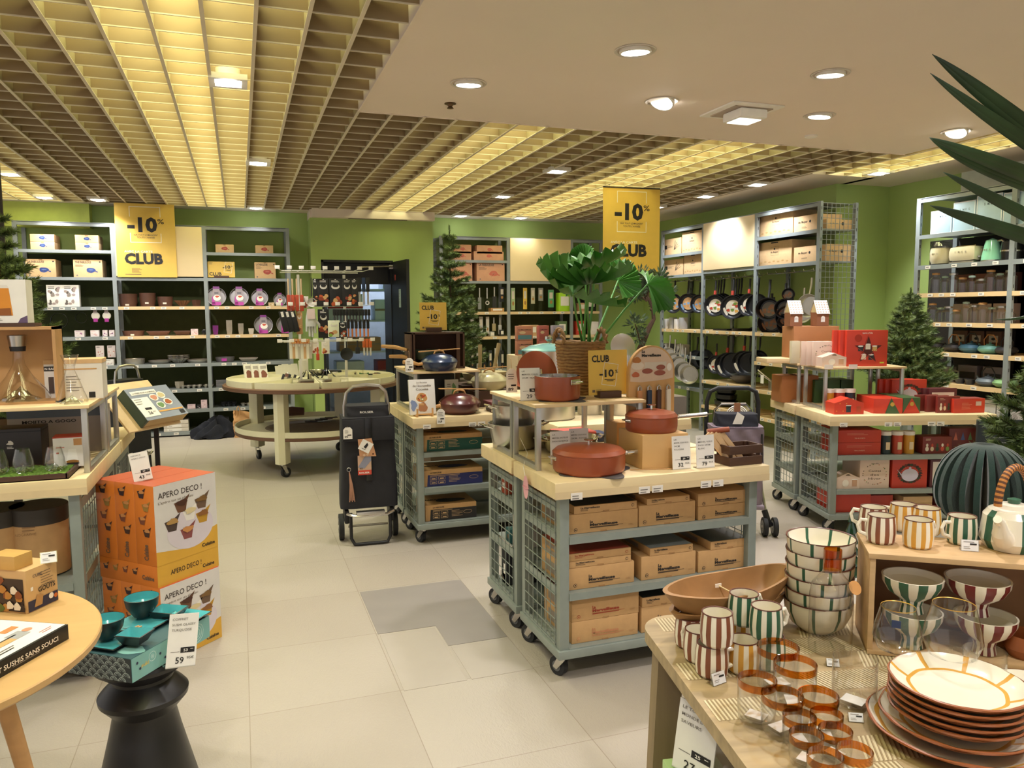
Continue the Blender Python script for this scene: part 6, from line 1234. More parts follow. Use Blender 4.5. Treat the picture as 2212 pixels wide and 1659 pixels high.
price_card(['LE', 'MERVEIL COUV INOX', '24CM', 'FOUGERE'], '32', '95€', '29', .088, .14, (1.735, 2.775, FZ), R(0), 'white price card reading 32 95 in front of the plywood block', tilt=-5)
price_card(['LE', 'MERVEIL POELE', 'INOX 24CM', 'BLANC'], '79', '95€', '71', .088, .14, (1.842, 2.76, FZ), R(0), 'white price card reading 79 95 beside the small brown crate', tilt=-5)
price_card(['LA', 'MERVEIL SAUTEUSE', 'INOX 28CM RGE'], '19', '95€', None, .092, .145, (1.30, 3.055, FZ), R(-2), 'white price card behind the front terracotta pan, nearer the riser leg', tilt=-4)
price_card(['LE', 'MERVEIL COUV INOX', '28CM - ROUGE'], '49', '95€', None, .092, .145, (1.41, 3.10, FZ), R(-2), 'white price card standing just behind the front pan knob', tilt=-4)
m = MB(); m.tube([(1.52, 2.83, FZ + .003), (1.72, 2.78, FZ + .003)], .002, OAKH, 5); one(m, 'bamboo_stick', 'thin bamboo stick lying beside the front pan', 'stick')
crate(.17, .11, .085, 'small dark slatted crate filled with pale wooden handles', (2.035, 2.745, FZ + .001), R(2))
for i in range(5): m = MB(); m.box(-.012, .012, -.006, .006, 0, .16, mat('ash_handle', '#d3b085', .5, var=.06, scale=5), .003); o = one(m, 'ash_spatula', 'flat ash spatula leaning in the small crate, %s along' % ORD[i], 'spatula', (1.985 + i * .018, 2.80 + (i % 2) * .016, FZ + .01), 0, 'ash handles in the small crate'); o.rotation_euler = (R(-8), R(-38), R(10 * (i % 2)))
# steel pans at the back of the front counter
def basin(rad, h, label, loc, mt=SATIN, rim=True, handles=True):
 r = root('steel_pan', label, 'steel pan', loc); m = MB(); m.lathe([(0, 0), (rad * .78, 0), (rad * .84, .01), (rad, h), (rad * 1.04, h + .002), (rad * 1.0, h + .004), (rad * .97, h - .005), (rad * .82, .012), (0, .008)], mt, 40); m.build('pan_body', r)
 if handles:
  for s in (-1, 1): m = MB(); m.tube([(s * rad * .98, -.04, h * .9), (s * (rad + .035), -.03, h), (s * (rad + .035), .03, h), (s * rad * .98, .04, h * .9)], .005, CHROME, 6); m.build('handle', r)
 return r
basin(.13, .12, 'large polished steel basin, lower of the nested pair', (1.255, 3.52, FZ + .001)); basin(.11, .1, 'polished steel basin, upper of the nested pair', (1.255, 3.52, FZ + .115))
basin(.135, .07, 'shallow steel saute pan inside the riser behind the price cards', (1.46, 3.32, FZ + .001), CHROME); basin(.1, .06, 'small mirror-steel pan under the riser board', (1.42, 3.5, FZ + .001), CHROME)
m = MB(); m.box(-.05, .3, 0, .2, 0, .03, cm('#232c4c', .6), .01); m.box(.0, .2, .02, .18, .03, .055, cm('#c8584a', .7), .01); one(m, 'folded_cloths', 'folded navy and coral cloths seen under the riser', 'cloths', (1.5, 3.5, FZ + .001))
m = MB(); m.lathe([(.055, 0), (.05, .004), (.048, .0)], cm('#d99aa8', .5), 24, sx=.62, sy=.12); m.lathe([(0, .0005), (.05, .001)], cm('#e2a8b4', .5), 24, sx=.62); one(m, 'round_price_tag', 'pink round tag hanging over the front counter edge', 'price tag', (1.117, 3.0, .755), 0, rot=(R(90), 0, R(-90)))
m = MB(); m.tube([(1.117, 3.0, .785), (1.12, 3.04, .835), (1.2, 3.2, .86), (1.23, 3.38, .9)], .0012, WHITE, 4); one(m, 'tag_string', 'white string of the pink tag running to the steel basin', 'string')
m = MB(); m.T = Matrix.Rotation(R(90), 4, 'X'); m.lathe([(0, 0), (.04, 0), (.04, .004), (0, .004)], cm('#d8927e', .5), 24); one(m, 'round_price_tag', 'salmon round tag behind the 29 95 price card', 'price tag', (1.21, 3.3, FZ + .36))
hangtag('89', (1.155, 3.28, FZ + .42), 'pale blue price label hanging behind the salmon tag', .12)
# ================================================================== wicker basket with fan-leaf plant
WICK = mat('woven_seagrass', '#8c6a44', .85, var=.22, scale=60, bump=.5, bscale=120)
def leafmat(name, c, c2): return mat(name, c, .38, var=.1, scale=6, col2=c2, coat=.15)
LEAF = leafmat('fan_leaf', '#518c36', '#326826'); STEM = mat('leaf_stem', '#4f8a3c', .45, var=.15)
BXP, BYP, BZP = 1.50, 3.29, FZ + .281
r = root('wicker_basket', 'woven seagrass basket holding the large fan-leaved plant', 'basket', (BXP, BYP, BZP))
m = MB()
for i in range(17):
 z = i * .0145 + .007; rad = .088 + .024 * i / 16; m.tube([(rad * (1 + .012 * math.sin(a * 2.4 + i * 2)) * math.cos(2 * PI * a / 44), rad * (1 + .012 * math.sin(a * 2.4 + i * 2)) * math.sin(2 * PI * a / 44), z + .002 * math.sin(a * 5 + i)) for a in range(44)], .0085, WICK, 6, closed=True)
m.lathe([(0, .002), (.09, .002)], WICK, 24); m.build('basket_wall', r)
for s in (-1, 1):
 for off in (0, PI):
  m = MB(); P = []
  for k in range(25): a = PI * k / 24; w_ = a * 5 + off; P.append((s * (.108 + .008 * math.cos(w_)), .052 * math.cos(a) + .0, .235 + .062 * math.sin(a) + .008 * math.sin(w_)))
  m.tube(P, .007, WICK, 6); m.build('handle', r)
r = root('fan_leaf_plant', 'tall plant with big pleated fan leaves in the seagrass basket', 'plant', (BXP, BYP, BZP + .02))
m = MB(); m.lathe([(0, .19), (.1, .19)], mat('dark_soil', '#3a2c20', .95, bump=.5), 24); m.build('soil', r)
def fan(m, base, axis, up, rad, spread, seed, cup=.25, mt=None):
 """pleated fan leaf: base point, middle direction, surface normal"""
 rnd = random.Random(seed); A = Vector(axis).normalized(); N = (Vector(up) - A * Vector(up).dot(A)).normalized(); S = A.cross(N); n = 72; rows = 7; V = []
 for j in range(rows + 1):
  q_ = j / rows
  for i in range(n + 1):
   t = (i / n - .5) * 2 * spread; rr_ = rad * q_ * (1 + .06 * math.cos(t * 3 + seed) - .02 * (i % 2) * (j == rows) + .04 * math.sin(i * 1.9 + seed) * (j == rows))
   pl = (.5 - abs((i % 4) - 2) / 2) * .030 * rad / .2 * q_; wav = .05 * rad * math.sin(t * 4 + seed) * q_ ** 2 * 1.6
   V.append(Vector(base) + (A * math.cos(t) + S * math.sin(t)) * rr_ + N * (pl + wav - cup * rad * q_ ** 2 * (.6 + .5 * abs(t) / spread)))
 m.add(V, [(j * (n + 1) + i, j * (n + 1) + i + 1, (j + 1) * (n + 1) + i + 1, (j + 1) * (n + 1) + i) for j in range(rows) for i in range(n)], mt or LEAF)
O = Vector((BXP, BYP, BZP + .02))
for k, (u, v, y, ax_, up, rad, sp, cup, bu, bv) in enumerate([
 (1238, 634, 3.05, (-.9, -.3, .2), (-.25, -.5, .83), .21, 2.5, -.42, 1258, 740),
 (1272, 614, 3.0, (.3, -.9, .1), (.1, -.52, .85), .185, 2.6, -.40, 1275, 742),
 (1284, 578, 3.25, (.5, -.6, .2), (.1, -.35, .93), .17, 2.7, -.38, 1270, 740),
 (1236, 600, 3.5, (-.6, .25, .75), (.2, -.9, .4), .12, 2.2, -.2, 1262, 740),
 (1335, 606, 3.5, (.75, .2, .6), (-.2, -.85, .5), .12, 2.3, -.2, 1282, 740),
 (1399, 614, 3.25, (.9, -.1, -.1), (.2, -.7, .7), .155, 1.5, .25, 1292, 742),
 (1262, 566, 3.45, (-.2, .1, .9), (.1, -.9, -.1), .09, 1.5, .2, 1262, 740)]):
 b = ay(u, v, y); m = MB(); fan(m, b - O, ax_, up, rad, sp, k * 1.7 + 1, cup); lf = m.build('leaf', r)
 g = ay(bu, bv, BYP) - O; e = b - O; mid = (g + e) / 2 + Vector((.01 if e.x > g.x else -.01, 0, .02)); m = MB(); m.tube([g - Vector((0, 0, .05)), g, mid, e], [.006, .006, .005, .004], STEM, 7); m.build('stem', r)
# ================================================================== goods on the far middle shelves
def bxf(u0, v0, u1, v1, y, z, lb, c=CARD, fn=None, d=.25, name='carton', cat='box', group=None):
 a = ay(u0, v1, y); b = ay(u1, v0, y); W, H = b.x - a.x, b.z - a.z; m = MB(); m.box(-W / 2, W / 2, 0, d, 0, H, c, .002)
 if fn: fn(m, fr_front(-W / 2, -.0006, 0), W, H, d)
 return one(m, name, lb, cat, ((a.x + b.x) / 2, y, z + .0002), 0, group)
PEACH = mat('peach_carton', '#d6a07c', .7);
for i, (u0, v0, u1, v1, z, lb, big) in enumerate([(978, 543, 1018, 561, 2.186, 'peach carton behind the tree top, lower', 0), (980, 525, 1018, 543, 2.276, 'peach carton behind the tree top, upper', 0), (1024, 543, 1088, 561, 2.186, 'wide peach carton near the beige board, lower of two', 0), (1030, 526, 1085, 543, 2.276, 'wide peach carton near the beige board, upper of two', 0),
  (970, 568, 1020, 608, 1.906, 'large peach carton half behind the tree', 1), (1030, 568, 1090, 608, 1.906, 'large peach carton with red print near the beige board', 1)]):
 bxf(u0, v0, u1, v1, 10.14, z, lb, PEACH, (lambda m, fr, w, h, d: pot_print(m, fr, w * .5, h * .5, h * .3, PINKP)) if not big else big_pot(PINKP, 'LA FABULEUSE'))
def rf(lst, y, group, z=None):
 for u, v0, v1, wp, sh, c, lb in lst:
  a = ay(u, v0, y); b = ay(u, v1, y); H = a.z - b.z; W = wp * .0065; m = MB(); C_ = cm(c, .4)
  if sh == 'c': m.box(-W / 2, W / 2, -.006, .006, -H, 0, C_, .002); m.rect(fr_front(-W / 2, -.0066, -H), W * .2, H * .5, W * .8, H * .85, cm('#d8cdb9'), 1); m.disc(fr_front(-W / 2, -.0066, -H), W * .5, H * .3, W * .25, H * .1, cm('#a7793f'), 1)
  elif sh == 'r': m.tube([(0, 0, 0), (0, 0, -H * .5)], .008, C_, 6); m.T = Matrix.Translation((0, 0, -H * .7)) @ Matrix.Rotation(PI / 2, 4, 'X'); m.lathe([(W * .3, 0), (W * .5, .01), (W * .5, .016), (W * .28, .006)], C_, 18)
  elif sh == 'b': m.box(-W / 2, W / 2, 0, .12, -H, 0, C_, .006); m.rect(fr_front(-W / 2, -.0006, -H), W * .15, H * .3, W * .85, H * .8, cm('#e8e2d8'), 1)
  elif sh == 'k': m.prism([(-W / 2, 0), (W / 2, 0), (W / 2, .01), (-W / 2, .01)], -H, -H * .45, C_); m.tube([(0, .005, -H * .45), (0, .005, 0)], .009, cm('#c9c6c0', .35), 6)
  o = one(m, {'c': 'carded_utensil', 'r': 'skimmer', 'b': 'gadget_box', 'k': 'peeler'}[sh], lb, {'b': 'box'}.get(sh, 'utensil'), (a.x, y, a.z if z is None else z + H), 0, group)
rf([(1036, 622, 668, 7, 'k', '#8b8d8c', 'steel cutter on the hooks nearest the tree'), (1052, 622, 668, 9, 'r', '#d8d6d0', 'white wire skimmer hanging near the tree'), (1068, 620, 665, 9, 'k', '#2c2d2c', 'black wire whisk on the hooks behind the tree'), (1084, 620, 652, 10, 'c', '#2a2b2c', 'dark carded tool beside the steel post'),
 (1108, 622, 670, 9, 'c', '#a9bf8c', 'pale green card nearest the steel post'), (1134, 622, 668, 9, 'c', '#e0bb50', 'yellow spatula on a card under the beige board'), (1151, 622, 656, 9, 'c', '#b9b69a', 'greyish green card under the beige board'), (1168, 622, 650, 11, 'c', '#8f9086', 'grey grater on a card behind the leaf'), (1190, 626, 664, 13, 'c', '#5fa56f', 'green and orange grater box behind the leaf')], 10.2, 'utensils on hooks behind the plant')
rf([(1220, 632, 672, 28, 'b', '#a5d62c', 'bright lime green box on the shelf behind the leaf stems'), (1075, 668, 676, 30, 'b', '#b98d55', 'low wooden board lying by the steel post')], 10.15, None, 1.4865)
rf([(1019, 690, 722, 8, 'c', '#c9c4bd', 'white card nearest the tree, second hook row'), (1039, 684, 722, 8, 'c', '#b9b9b6', 'grey peeler card behind the tree'), (1053, 684, 722, 7, 'c', '#d3d0ca', 'white peeler card mid row behind the tree'), (1067, 686, 715, 8, 'k', '#b5a57c', 'brass-coloured peeler on the second row'), (1080, 686, 722, 7, 'k', '#c9c9c6', 'steel peeler next to the post, second row')], 10.2, 'carded peelers behind the tree')
rf([(1044, 722, 732, 12, 'b', '#9fb0a8', 'small pale gadget on the wooden shelf behind the tree'), (1064, 722, 732, 9, 'b', '#c2c5bf', 'small white gadget on the wooden shelf behind the tree'), (1085, 718, 732, 8, 'b', '#3a3b3c', 'small dark gadget by the post on the wooden shelf')], 10.14, None, 1.1465)
rf([(1215, 692, 722, 22, 'b', '#5d7550', 'round green salad spinner pack behind the plant'), (1145, 737, 760, 40, 'b', '#c9a781', 'wide kraft tray box on the low shelf')], 10.14, None, 1.1465)
rf([(1255, 680, 710, 22, 'b', '#c9402f', 'red and white box on the narrow corner shelf'), (1285, 682, 710, 20, 'b', '#e1d9cf', 'white box on the narrow corner shelf')], 10.14, None, 1.1465)
rf([(1275, 636, 668, 30, 'b', '#17181a', 'black appliance on the narrow corner shelf'), (1262, 530, 548, 24, 'b', '#cfa27a', 'kraft box high on the narrow corner shelf')], 10.14, None, 1.4865)
rf([(1020 + i * 13, 752 + (i % 2) * 5, 800 + (i % 3) * 5, 8, 'c', ['#26272a', '#b9b7b2', '#1c1d20', '#33363a', '#c9c6bf', '#222326'][i], 'dark carded gadget low behind the pans, %s from the tree' % ORD[i]) for i in range(6)], 10.2, 'dark gadgets low behind the khaki pans')
# ================================================================== right wall: cartons, pans
def bxr(u0, v0, u1, v1, x, z, lb, c=CARDL, fn=None, d=.3, name='carton', cat='box', group=None):
 a = ax(u0, v1, x); b = ax(u1, v1, x); t = ax(u0, v0, x); W, H = a.y - b.y, t.z - a.z; m = MB(); m.box(-W / 2, W / 2, 0, d, 0, H, c, .003);
 if fn: fn(m, fr_front(-W / 2, -.0006, 0), W, H)
 return one(m, name, lb, cat, (x, (a.y + b.y) / 2, z + .0002), -PI / 2, group)
def buyer(m, fr, w, h):
 m.disc(fr, w * .5, h * .68, .012, .012, INK, 1, 12); m.text(fr, w * .5, h * .52, 'de Buyer', h * .07, INK, .01, 'c', w * .22); m.outline(fr, w * .4, h * .42, w * .62, h * .78, .002, SOFTINK); m.box(-w * .1, w * .1, -.002, 0, h - .02, h - .008, INK)
 for i in range(7): m.disc(fr, w * (.1 + .13 * i), h * (.14 + .03 * (i % 2)), w * .04, h * .035, cm('#b8935f'), 1, 9)
def buyer2(m, fr, w, h): m.text(fr, w * .2, h * .55, 'de Buyer', h * .13, INK, .01, w=w * .4); m.disc(fr, w * .7, h * .6, .014, .014, INK, 1, 12); m.lines(fr, w * .35, h * .3, w * .3, 2, h * .06, h * .02, SOFTINK)
def cutl(m, fr, w, h):
 m.rect(fr, w * .08, h * .4, w * .22, h * .62, INK, 1); m.lines(fr, w * .25, h * .6, w * .3, 3, h * .06, h * .02, SOFTINK)
 for i in range(4): m.q(fr, [(w * .6, h * .3), (w * .63, h * .3), (w * (.7 + .08 * i), h * (.85 - .1 * i)), (w * (.67 + .08 * i), h * (.85 - .1 * i))], SOFTINK, 1)
XG = 5.42
for a in [(1640, 466, 1712, 520, 2.276, 'large kraft carton above the saucepans, upper shelf', buyer), (1714, 474, 1765, 508, 2.276, 'small kraft carton beside the large one, upper shelf', buyer2), (1637, 533, 1709, 583, 1.966, 'large kraft carton above the saucepans, lower shelf', buyer), (1714, 543, 1763, 577, 1.966, 'small kraft carton beside the large one, lower shelf', buyer2),
  (1433, 515, 1471, 550, 2.216, 'carton with cutlery drawing on the upper shelf near the banner', cutl), (1473, 500, 1517, 545, 2.216, 'tall kraft carton on the upper shelf beside the banner', buyer), (1433, 568, 1475, 602, 1.946, 'carton with cutlery drawing on the lower shelf near the banner', cutl), (1477, 557, 1516, 599, 1.946, 'tall kraft carton on the lower shelf beside the banner', buyer)]:
 bxr(*a[:4], XG, a[4], a[5], CARDL, a[6])
def sidebox(z, h, lb): m = MB(); m.box(0, .32, 0, .13, 0, h, CARDL, .003); m.disc(fr_front(0, -.0006, 0), .2, h * .6, .016, .016, INK); m.text(fr_front(0, -.0006, 0), .04, h * .55, 'de Buyer', h * .13, INK, .01, w=.1); one(m, 'carton', lb, 'box', (5.47, 6.2, z))
sidebox(2.276, .1, 'low brown carton seen through the side mesh, upper'); sidebox(1.966, .17, 'kraft carton seen through the side mesh, lower')
DARKP = cm('#26272b', .35, metal=.4); CUF = cm('#a8382e', .4)
def hpan(rad, L, depth, body, hand, cuff=None, disc=None, name='frying_pan', cat='frying pan'):
 r = root(name, 'x', cat, group='pans hanging on the right wall')
 m = MB(); m.T = Matrix.Translation((0, 0, -L - rad)) @ Matrix.Rotation(PI / 2, 4, 'X'); m.lathe([(0, 0), (rad * .8, 0), (rad * .9, depth * .3), (rad, depth), (rad * .97, depth), (rad * .86, depth * .3), (rad * .76, .004), (0, .004)], body, 30); m.build('pan_body', r)
 m = MB(); m.tube([(0, 0, 0), (0, -.008, -L * .5), (0, -depth * .6, -L - .004)], [.012, .012, .009], hand, 8); m.build('handle', r)
 if cuff: m = MB(); m.cyl((0, -depth * .4, -L * .72), (0, -depth * .62, -L), .016, cuff, seg=10); m.build('cuff', r)
 if disc:
  m = MB(); T = Matrix.Translation((0, -.006, -L - rad)) @ Matrix.Rotation(PI / 2, 4, 'X'); m.T = T; m.lathe([(0, .003), (rad * .62, .003)], cm(disc[0], .5), 24); fr = (Vector((0, 0, .004)), Vector((1, 0, 0)), Vector((0, 1, 0))); rnd = random.Random(5)
  for i in range(9): m.disc(fr, rnd.uniform(-.4, .4) * rad, rnd.uniform(-.4, .35) * rad, rad * .16, rad * .12, cm(disc[1 + i % (len(disc) - 1)], .5), 1 + i * .3, 9, .15)
  m.q(fr, [(-rad * .95, -rad * .1), (-rad * .5, -rad * .75), (-rad * .4, -rad * .55), (-rad * .7, 0)], cm(disc[-1], .5), 4); m.build('paper_insert', r)
 return r
ROWP = {'dark': Row(hpan(.13, .17, .045, DARKP, BLACK)), 'cork': Row(hpan(.13, .17, .045, DARKP, BLACK, None, ('#c59a6c', '#b98a5a', '#6d90b8'))), 'food': Row(hpan(.13, .17, .045, DARKP, BLACK, CUF, ('#e6ddd2', '#b8432f', '#d8a04a', '#6a8a3a', '#f0e8df'))),
  'sauce': Row(hpan(.105, .16, .09, cm('#3a3b3f', .3, metal=.6), BLACK, None, ('#8f8a86', '#b9826a', '#c08a6a'), 'saucepan', 'saucepan')), 'steel': Row(hpan(.12, .16, .06, SATIN, SATIN, None, None, 'steel_pan', 'steel pan'))}
def hp(kind, u, v, x, rz, s, lb):
 p = ax(u, v, x); ROWP[kind]((x, p.y, p.z), R(rz), lb, scale=s)
hp('cork', 1459, 606, 5.42, -62, 1.0, 'frying pan with blue cork insert, behind the fan leaf'); hp('cork', 1488, 606, 5.46, -62, .98, 'frying pan with round cork insert, second after the leaf'); hp('dark', 1497, 606, 5.6, -55, .98, 'dark frying pan behind the cork one'); hp('cork', 1513, 610, 5.5, -60, .9, 'cork-insert frying pan touching the steel post')
for i in range(4): hp('food' if i == 0 else 'dark', 1547 + i * 6, 606 - i, 5.40 + i * .06, -58, 1.0, ['frying pan with food picture and red cuff, nearer the leaf', 'dark frying pan, second in the first red-cuff row', 'dark frying pan, third in the first red-cuff row', 'dark frying pan, last in the first red-cuff row'][i])
for i in range(4): hp('food' if i == 0 else 'dark', 1585 + i * 6, 604 - i, 5.38 + i * .06, -58, 1.06, ['frying pan with food picture and red cuff, middle of the bay', 'dark frying pan, second in the middle row', 'dark frying pan, third in the middle row', 'dark frying pan, last in the middle row'][i])
hp('food', 1621, 602, 5.44, -62, .98, 'frying pan with white sleeve and red cuff beside the post'); hp('dark', 1640, 600, 5.46, -60, 1.02, 'dark frying pan with red cuff past the post')
hp('sauce', 1664, 604, 5.42, -50, 1.2, 'glass-lidded saute pan with pink tag, largest ring'); hp('sauce', 1668, 634, 5.5, -50, 1.2, 'saute pan hanging below the glass-lidded one'); hp('sauce', 1672, 642, 5.56, -48, 1.1, 'lower saute pan with copper-coloured label')
hp('sauce', 1704, 602, 5.40, -40, .62, 'smallest saucepan at the top of the cluster'); hp('sauce', 1698, 612, 5.42, -45, 1.0, 'medium saucepan in the hanging cluster'); hp('sauce', 1706, 622, 5.46, -50, 1.15, 'large saucepan in the hanging cluster'); hp('sauce', 1712, 632, 5.5, -50, 1.25, 'largest saucepan at the bottom of the cluster')
hp('steel', 1754, 600, 5.44, -70, 1.0, 'long-handled polished steel pan beside the side mesh'); hp('steel', 1738, 622, 5.5, -60, .9, 'polished steel pan half behind the saucepan cluster')
for i in range(5): hp('steel', 1448 + i * 11, 724 + i * 9, 5.36 - i * .02, -50, 1.0 + .06 * (i % 2), 'steel frying pan, %s in the row under the pale shelf' % ORD[i])
hp('dark', 1508, 728, 5.44, -60, .95, 'blue-grey frying pan in front of the steel post'); hp('dark', 1527, 726, 5.46, -58, .95, 'dark frying pan just past the steel post')
for i, (u, v, s) in enumerate([(1549, 742, .85), (1574, 726, 1.15), (1585, 726, 1.1), (1610, 722, 1.1), (1622, 724, 1.05)]): hp('food' if i in (0, 1, 3) else 'dark', u, v, 5.43 + .03 * (i % 2), -55, s, ['square-looking pan with grilled food picture, lower row', 'wok with food sleeve, first in the lower row', 'dark wok behind the first food sleeve', 'wok with flower-coloured sleeve, lower row', 'dark wok behind the flower-coloured sleeve'][i])
hp('dark', 1643, 728, 5.5, -60, .85, 'dark round pan past the post, lower row')
# hanging rail bars for the pans
for y0, y1, z, lb in [(8.1, 7.2, 1.87, 'chrome hanging rail above the middle frying pans'), (7.1, 6.25, 1.88, 'chrome hanging rail above the saucepans'), (9.05, 8.2, 1.87, 'chrome hanging rail near the banner'), (8.1, 7.2, 1.19, 'lower chrome rail under the pale shelf')]:
 m = MB(); m.tube([(5.5, y0, z), (5.5, y1, z)], .007, CHROME, 6); n = 7
 for i in range(n): y = y0 + (y1 - y0) * i / (n - 1); m.tube([(5.62, y, z + .03), (5.5, y, z), (5.38, y, z), (5.37, y, z + .02)], .003, CHROME, 5)
 one(m, 'hanging_rail', lb, 'rail')
# things standing on the right wall shelves
def onr(u, v, x, z, lb, name, cat, fn, rz=0, group=None): p = ax(u, v, x); m = MB(); fn(m); return one(m, name, lb, cat, (x, p.y, z), rz, group)
onr(1605, 815, 5.55, .637, 'wide grey wok on the wooden shelf below the pans', 'wok', 'wok', lambda m: (m.lathe([(0, 0), (.07, 0), (.14, .05), (.165, .1), (.16, .1), (.13, .05), (0, .01)], cm('#58565c', .4), 36), m.tube([(.1, -.16, .09), (.1, -.28, .1)], .012, cm('#58565c', .4), 8)))
onr(1605, 712, 5.55, 1.247, 'black sauce pan with handle lying on the upper pale shelf', 'frying_pan', 'frying pan', lambda m: (m.lathe([(0, 0), (.12, 0), (.14, .03), (.135, .03), (0, .008)], BLACKG, 30), m.tube([(0, -.13, .03), (0, -.3, .06)], .01, BLACK, 8)))
onr(1570, 715, 5.5, 1.247, 'low black grill plate on the pale shelf near the yellow tag', 'grill_plate', 'grill', lambda m: m.box(-.1, .1, -.14, .14, 0, .02, BLACKG, .006))
for k in range(3): onr(1568, 870, 5.55, .327 + k * .075, 'black oval roaster, %s of the stack on the low shelf' % ['bottom', 'middle', 'top'][k], 'roaster', 'roaster', lambda m: (m.lathe([(0, 0), (.13 - k * .01, 0), (.15 - k * .01, .02), (.155 - k * .01, .07), (0, .073)], BLACKG, 30, sx=.8, sy=1.1)), group='stacked black roasters')
for k in range(4): onr(1612, 880, 5.45, .327 + k * .013, 'small white book, %s in the pile beside the roasters' % ORD[k], 'booklet', 'book', lambda m: m.box(-.07, .07, -.1, .1, 0, .012, cm('#d9d4cc')), rz=.1 * k, group='small white books on the low shelf')
for i, (u, lb) in enumerate([(1668, 'shallow copper-coloured pan with looped handle on the shelf'), (1712, 'second shallow pan half behind the display riser')]): onr(u, 792, 5.5, .927, lb, 'copper_pan', 'pan', lambda m: (m.lathe([(0, 0), (.1, 0), (.13, .03), (.126, .03), (.09, .005), (0, .005)], cm('#c9a888', .25, metal=.8), 30), m.tube([(0, -.12, .03), (0, -.2, .09), (0, -.26, .05)], .006, CHROME, 6)))
onr(1680, 845, 5.5, .617, 'cluster of steel saucepans with white tag on the low shelf', 'saucepan', 'saucepan', lambda m: (m.lathe([(0, 0), (.1, 0), (.1, .12), (.096, .12), (.096, .01), (0, .008)], SATIN, 28), m.tube([(-.08, .02, .11), (-.16, .14, .22)], .007, CHROME, 6), m.tube([(-.08, -.02, .09), (-.18, .1, .19)], .007, CHROME, 6), m.box(-.19, -.185, .0, .05, .08, .17, WHITE)))
onr(1690, 872, 5.5, .317, 'round glass baking dish on the lowest wooden shelf', 'glass_dish', 'dish', lambda m: m.lathe([(0, 0), (.1, 0), (.12, .07), (.116, .07), (.095, .006)], GLASS, 28))
for i, (u, c) in enumerate([(1440, '#cfc9cf'), (1460, '#3a3539'), (1475, '#b9b0a8')]): onr(u, 775, 5.45, .917, 'white kitchen gadget box %s behind the small tree' % ['first', 'second', 'third'][i], 'gadget_box', 'box', lambda m: (m.box(-.05, .05, -.08, .08, 0, .13, cm(c, .4), .002), m.q(fr_left(-.0506, .08, 0), [(.03, .03), (.06, .03), (.12, .1), (.09, .1)], INK, 1)), group='gadget boxes behind the olive tree')
for i in range(4): onr(1443 + i * 11, 702, 5.45, 1.247, 'small white and steel pack behind the olive tree, %s' % ORD[i], 'gadget_box', 'box', lambda m: m.box(-.04, .04, -.04, .04, 0, .13 + .02 * (i % 2), cm(['#e2dee0', '#a9a8ac'][i % 2], .35), .004), group='small packs behind the olive tree')
# ================================================================== appliance wall
SX_ = 6.06
def smeg(m, fr, w, h):
 m.outline(fr, 0, 0, w, h, .008, cm('#eef3f6', .4), 1)
 for i, ch in enumerate('smeg'.upper()): m.text(fr, w * (.3 + .13 * i), h * .7, ch, h * .07, cm('#7d8c96'), .02, l=2)
for a in [(2010, 447, 2055, 497, 'pale blue appliance carton nearest the green wall'), (2058, 429, 2105, 492, 'pale blue appliance carton with a round fruit press picture'), (2108, 414, 2163, 486, 'tall pale blue appliance carton behind the spiky leaf'), (2166, 404, 2212, 476, 'pale blue appliance carton at the picture edge')]:
 bxr(*a[:4], SX_ + .03, 2.1762, a[4], cm('#b4cfe0', .45), smeg)
def app(u, v, lb, name, cat, parts, z=1.8962, x=6.13):
 p = ax(u, v, x); r = root(name, lb, cat, (x, p.y, z), -PI / 2)
 for nm, fn in parts: m = MB(); fn(m); m.build(nm, r)
 r.scale = (.9, .9, .76)
CRM = mat('cream_enamel', '#ded3b4', .2, coat=.5, var=.02); MNT = mat('mint_enamel', '#8ed2b0', .2, coat=.5, var=.02)
def letters(m, y, z, s, w_):
 for i, ch in enumerate('SMEG'): m.text(fr_front(-w_ / 2, y, z), w_ * i / 3.4, 0, ch, s, SATIN, .03, l=2)
app(2032, 560, 'cream citrus press with clear dome', 'citrus_press', 'kitchen appliance', [('body', lambda m: (m.lathe([(0, .012), (.085, .012), (.1, .06), (.102, .14), (.095, .2), (0, .2)], CRM, 36), letters(m, -.103, .12, .018, .09))), ('base', lambda m: m.lathe([(0, 0), (.08, 0), (.085, .014), (0, .014)], BLACK, 30)), ('dome', lambda m: m.lathe([(.096, .19), (.1, .22), (.08, .27), (0, .29)], ACRYL, 30))])
app(2088, 558, 'cream rounded toaster beside the citrus press', 'toaster', 'kitchen appliance', [('body', lambda m: (m.box(-.155, .155, -.085, .085, .015, .2, CRM, .06), letters(m, -.087, .12, .018, .13), m.box(-.11, .11, -.02, .0, .196, .203, CHROME))), ('base', lambda m: m.box(-.14, .14, -.075, .075, 0, .02, SATIN, .005)), ('lever', lambda m: m.lathe([(0, 0), (.02, 0), (.02, .012), (0, .014)], CHROME, 16, c=(.158, -.02, .06)))])
app(2142, 555, 'mint green kettle with chrome handle', 'kettle', 'kettle', [('body', lambda m: (m.lathe([(0, .015), (.088, .015), (.085, .06), (.062, .2), (.055, .235), (0, .262)], MNT, 36), letters(m, -.083, .12, .018, .09))), ('handle', lambda m: m.tube([(.05, 0, .22), (.1, 0, .23), (.13, 0, .2), (.13, 0, .1), (.1, 0, .05)], .013, CHROME, 10)), ('base', lambda m: m.lathe([(0, 0), (.09, 0), (.09, .015), (0, .015)], SATIN, 30))])
app(2185, 558, 'glossy black appliance with chrome trim near the picture edge', 'coffee_machine', 'kitchen appliance', [('body', lambda m: m.lathe([(0, 0), (.09, 0), (.095, .1), (.085, .2), (0, .235)], BLACKG, 36)), ('trim', lambda m: m.lathe([(.096, .09), (.098, .1), (.096, .11)], CHROME, 36))])
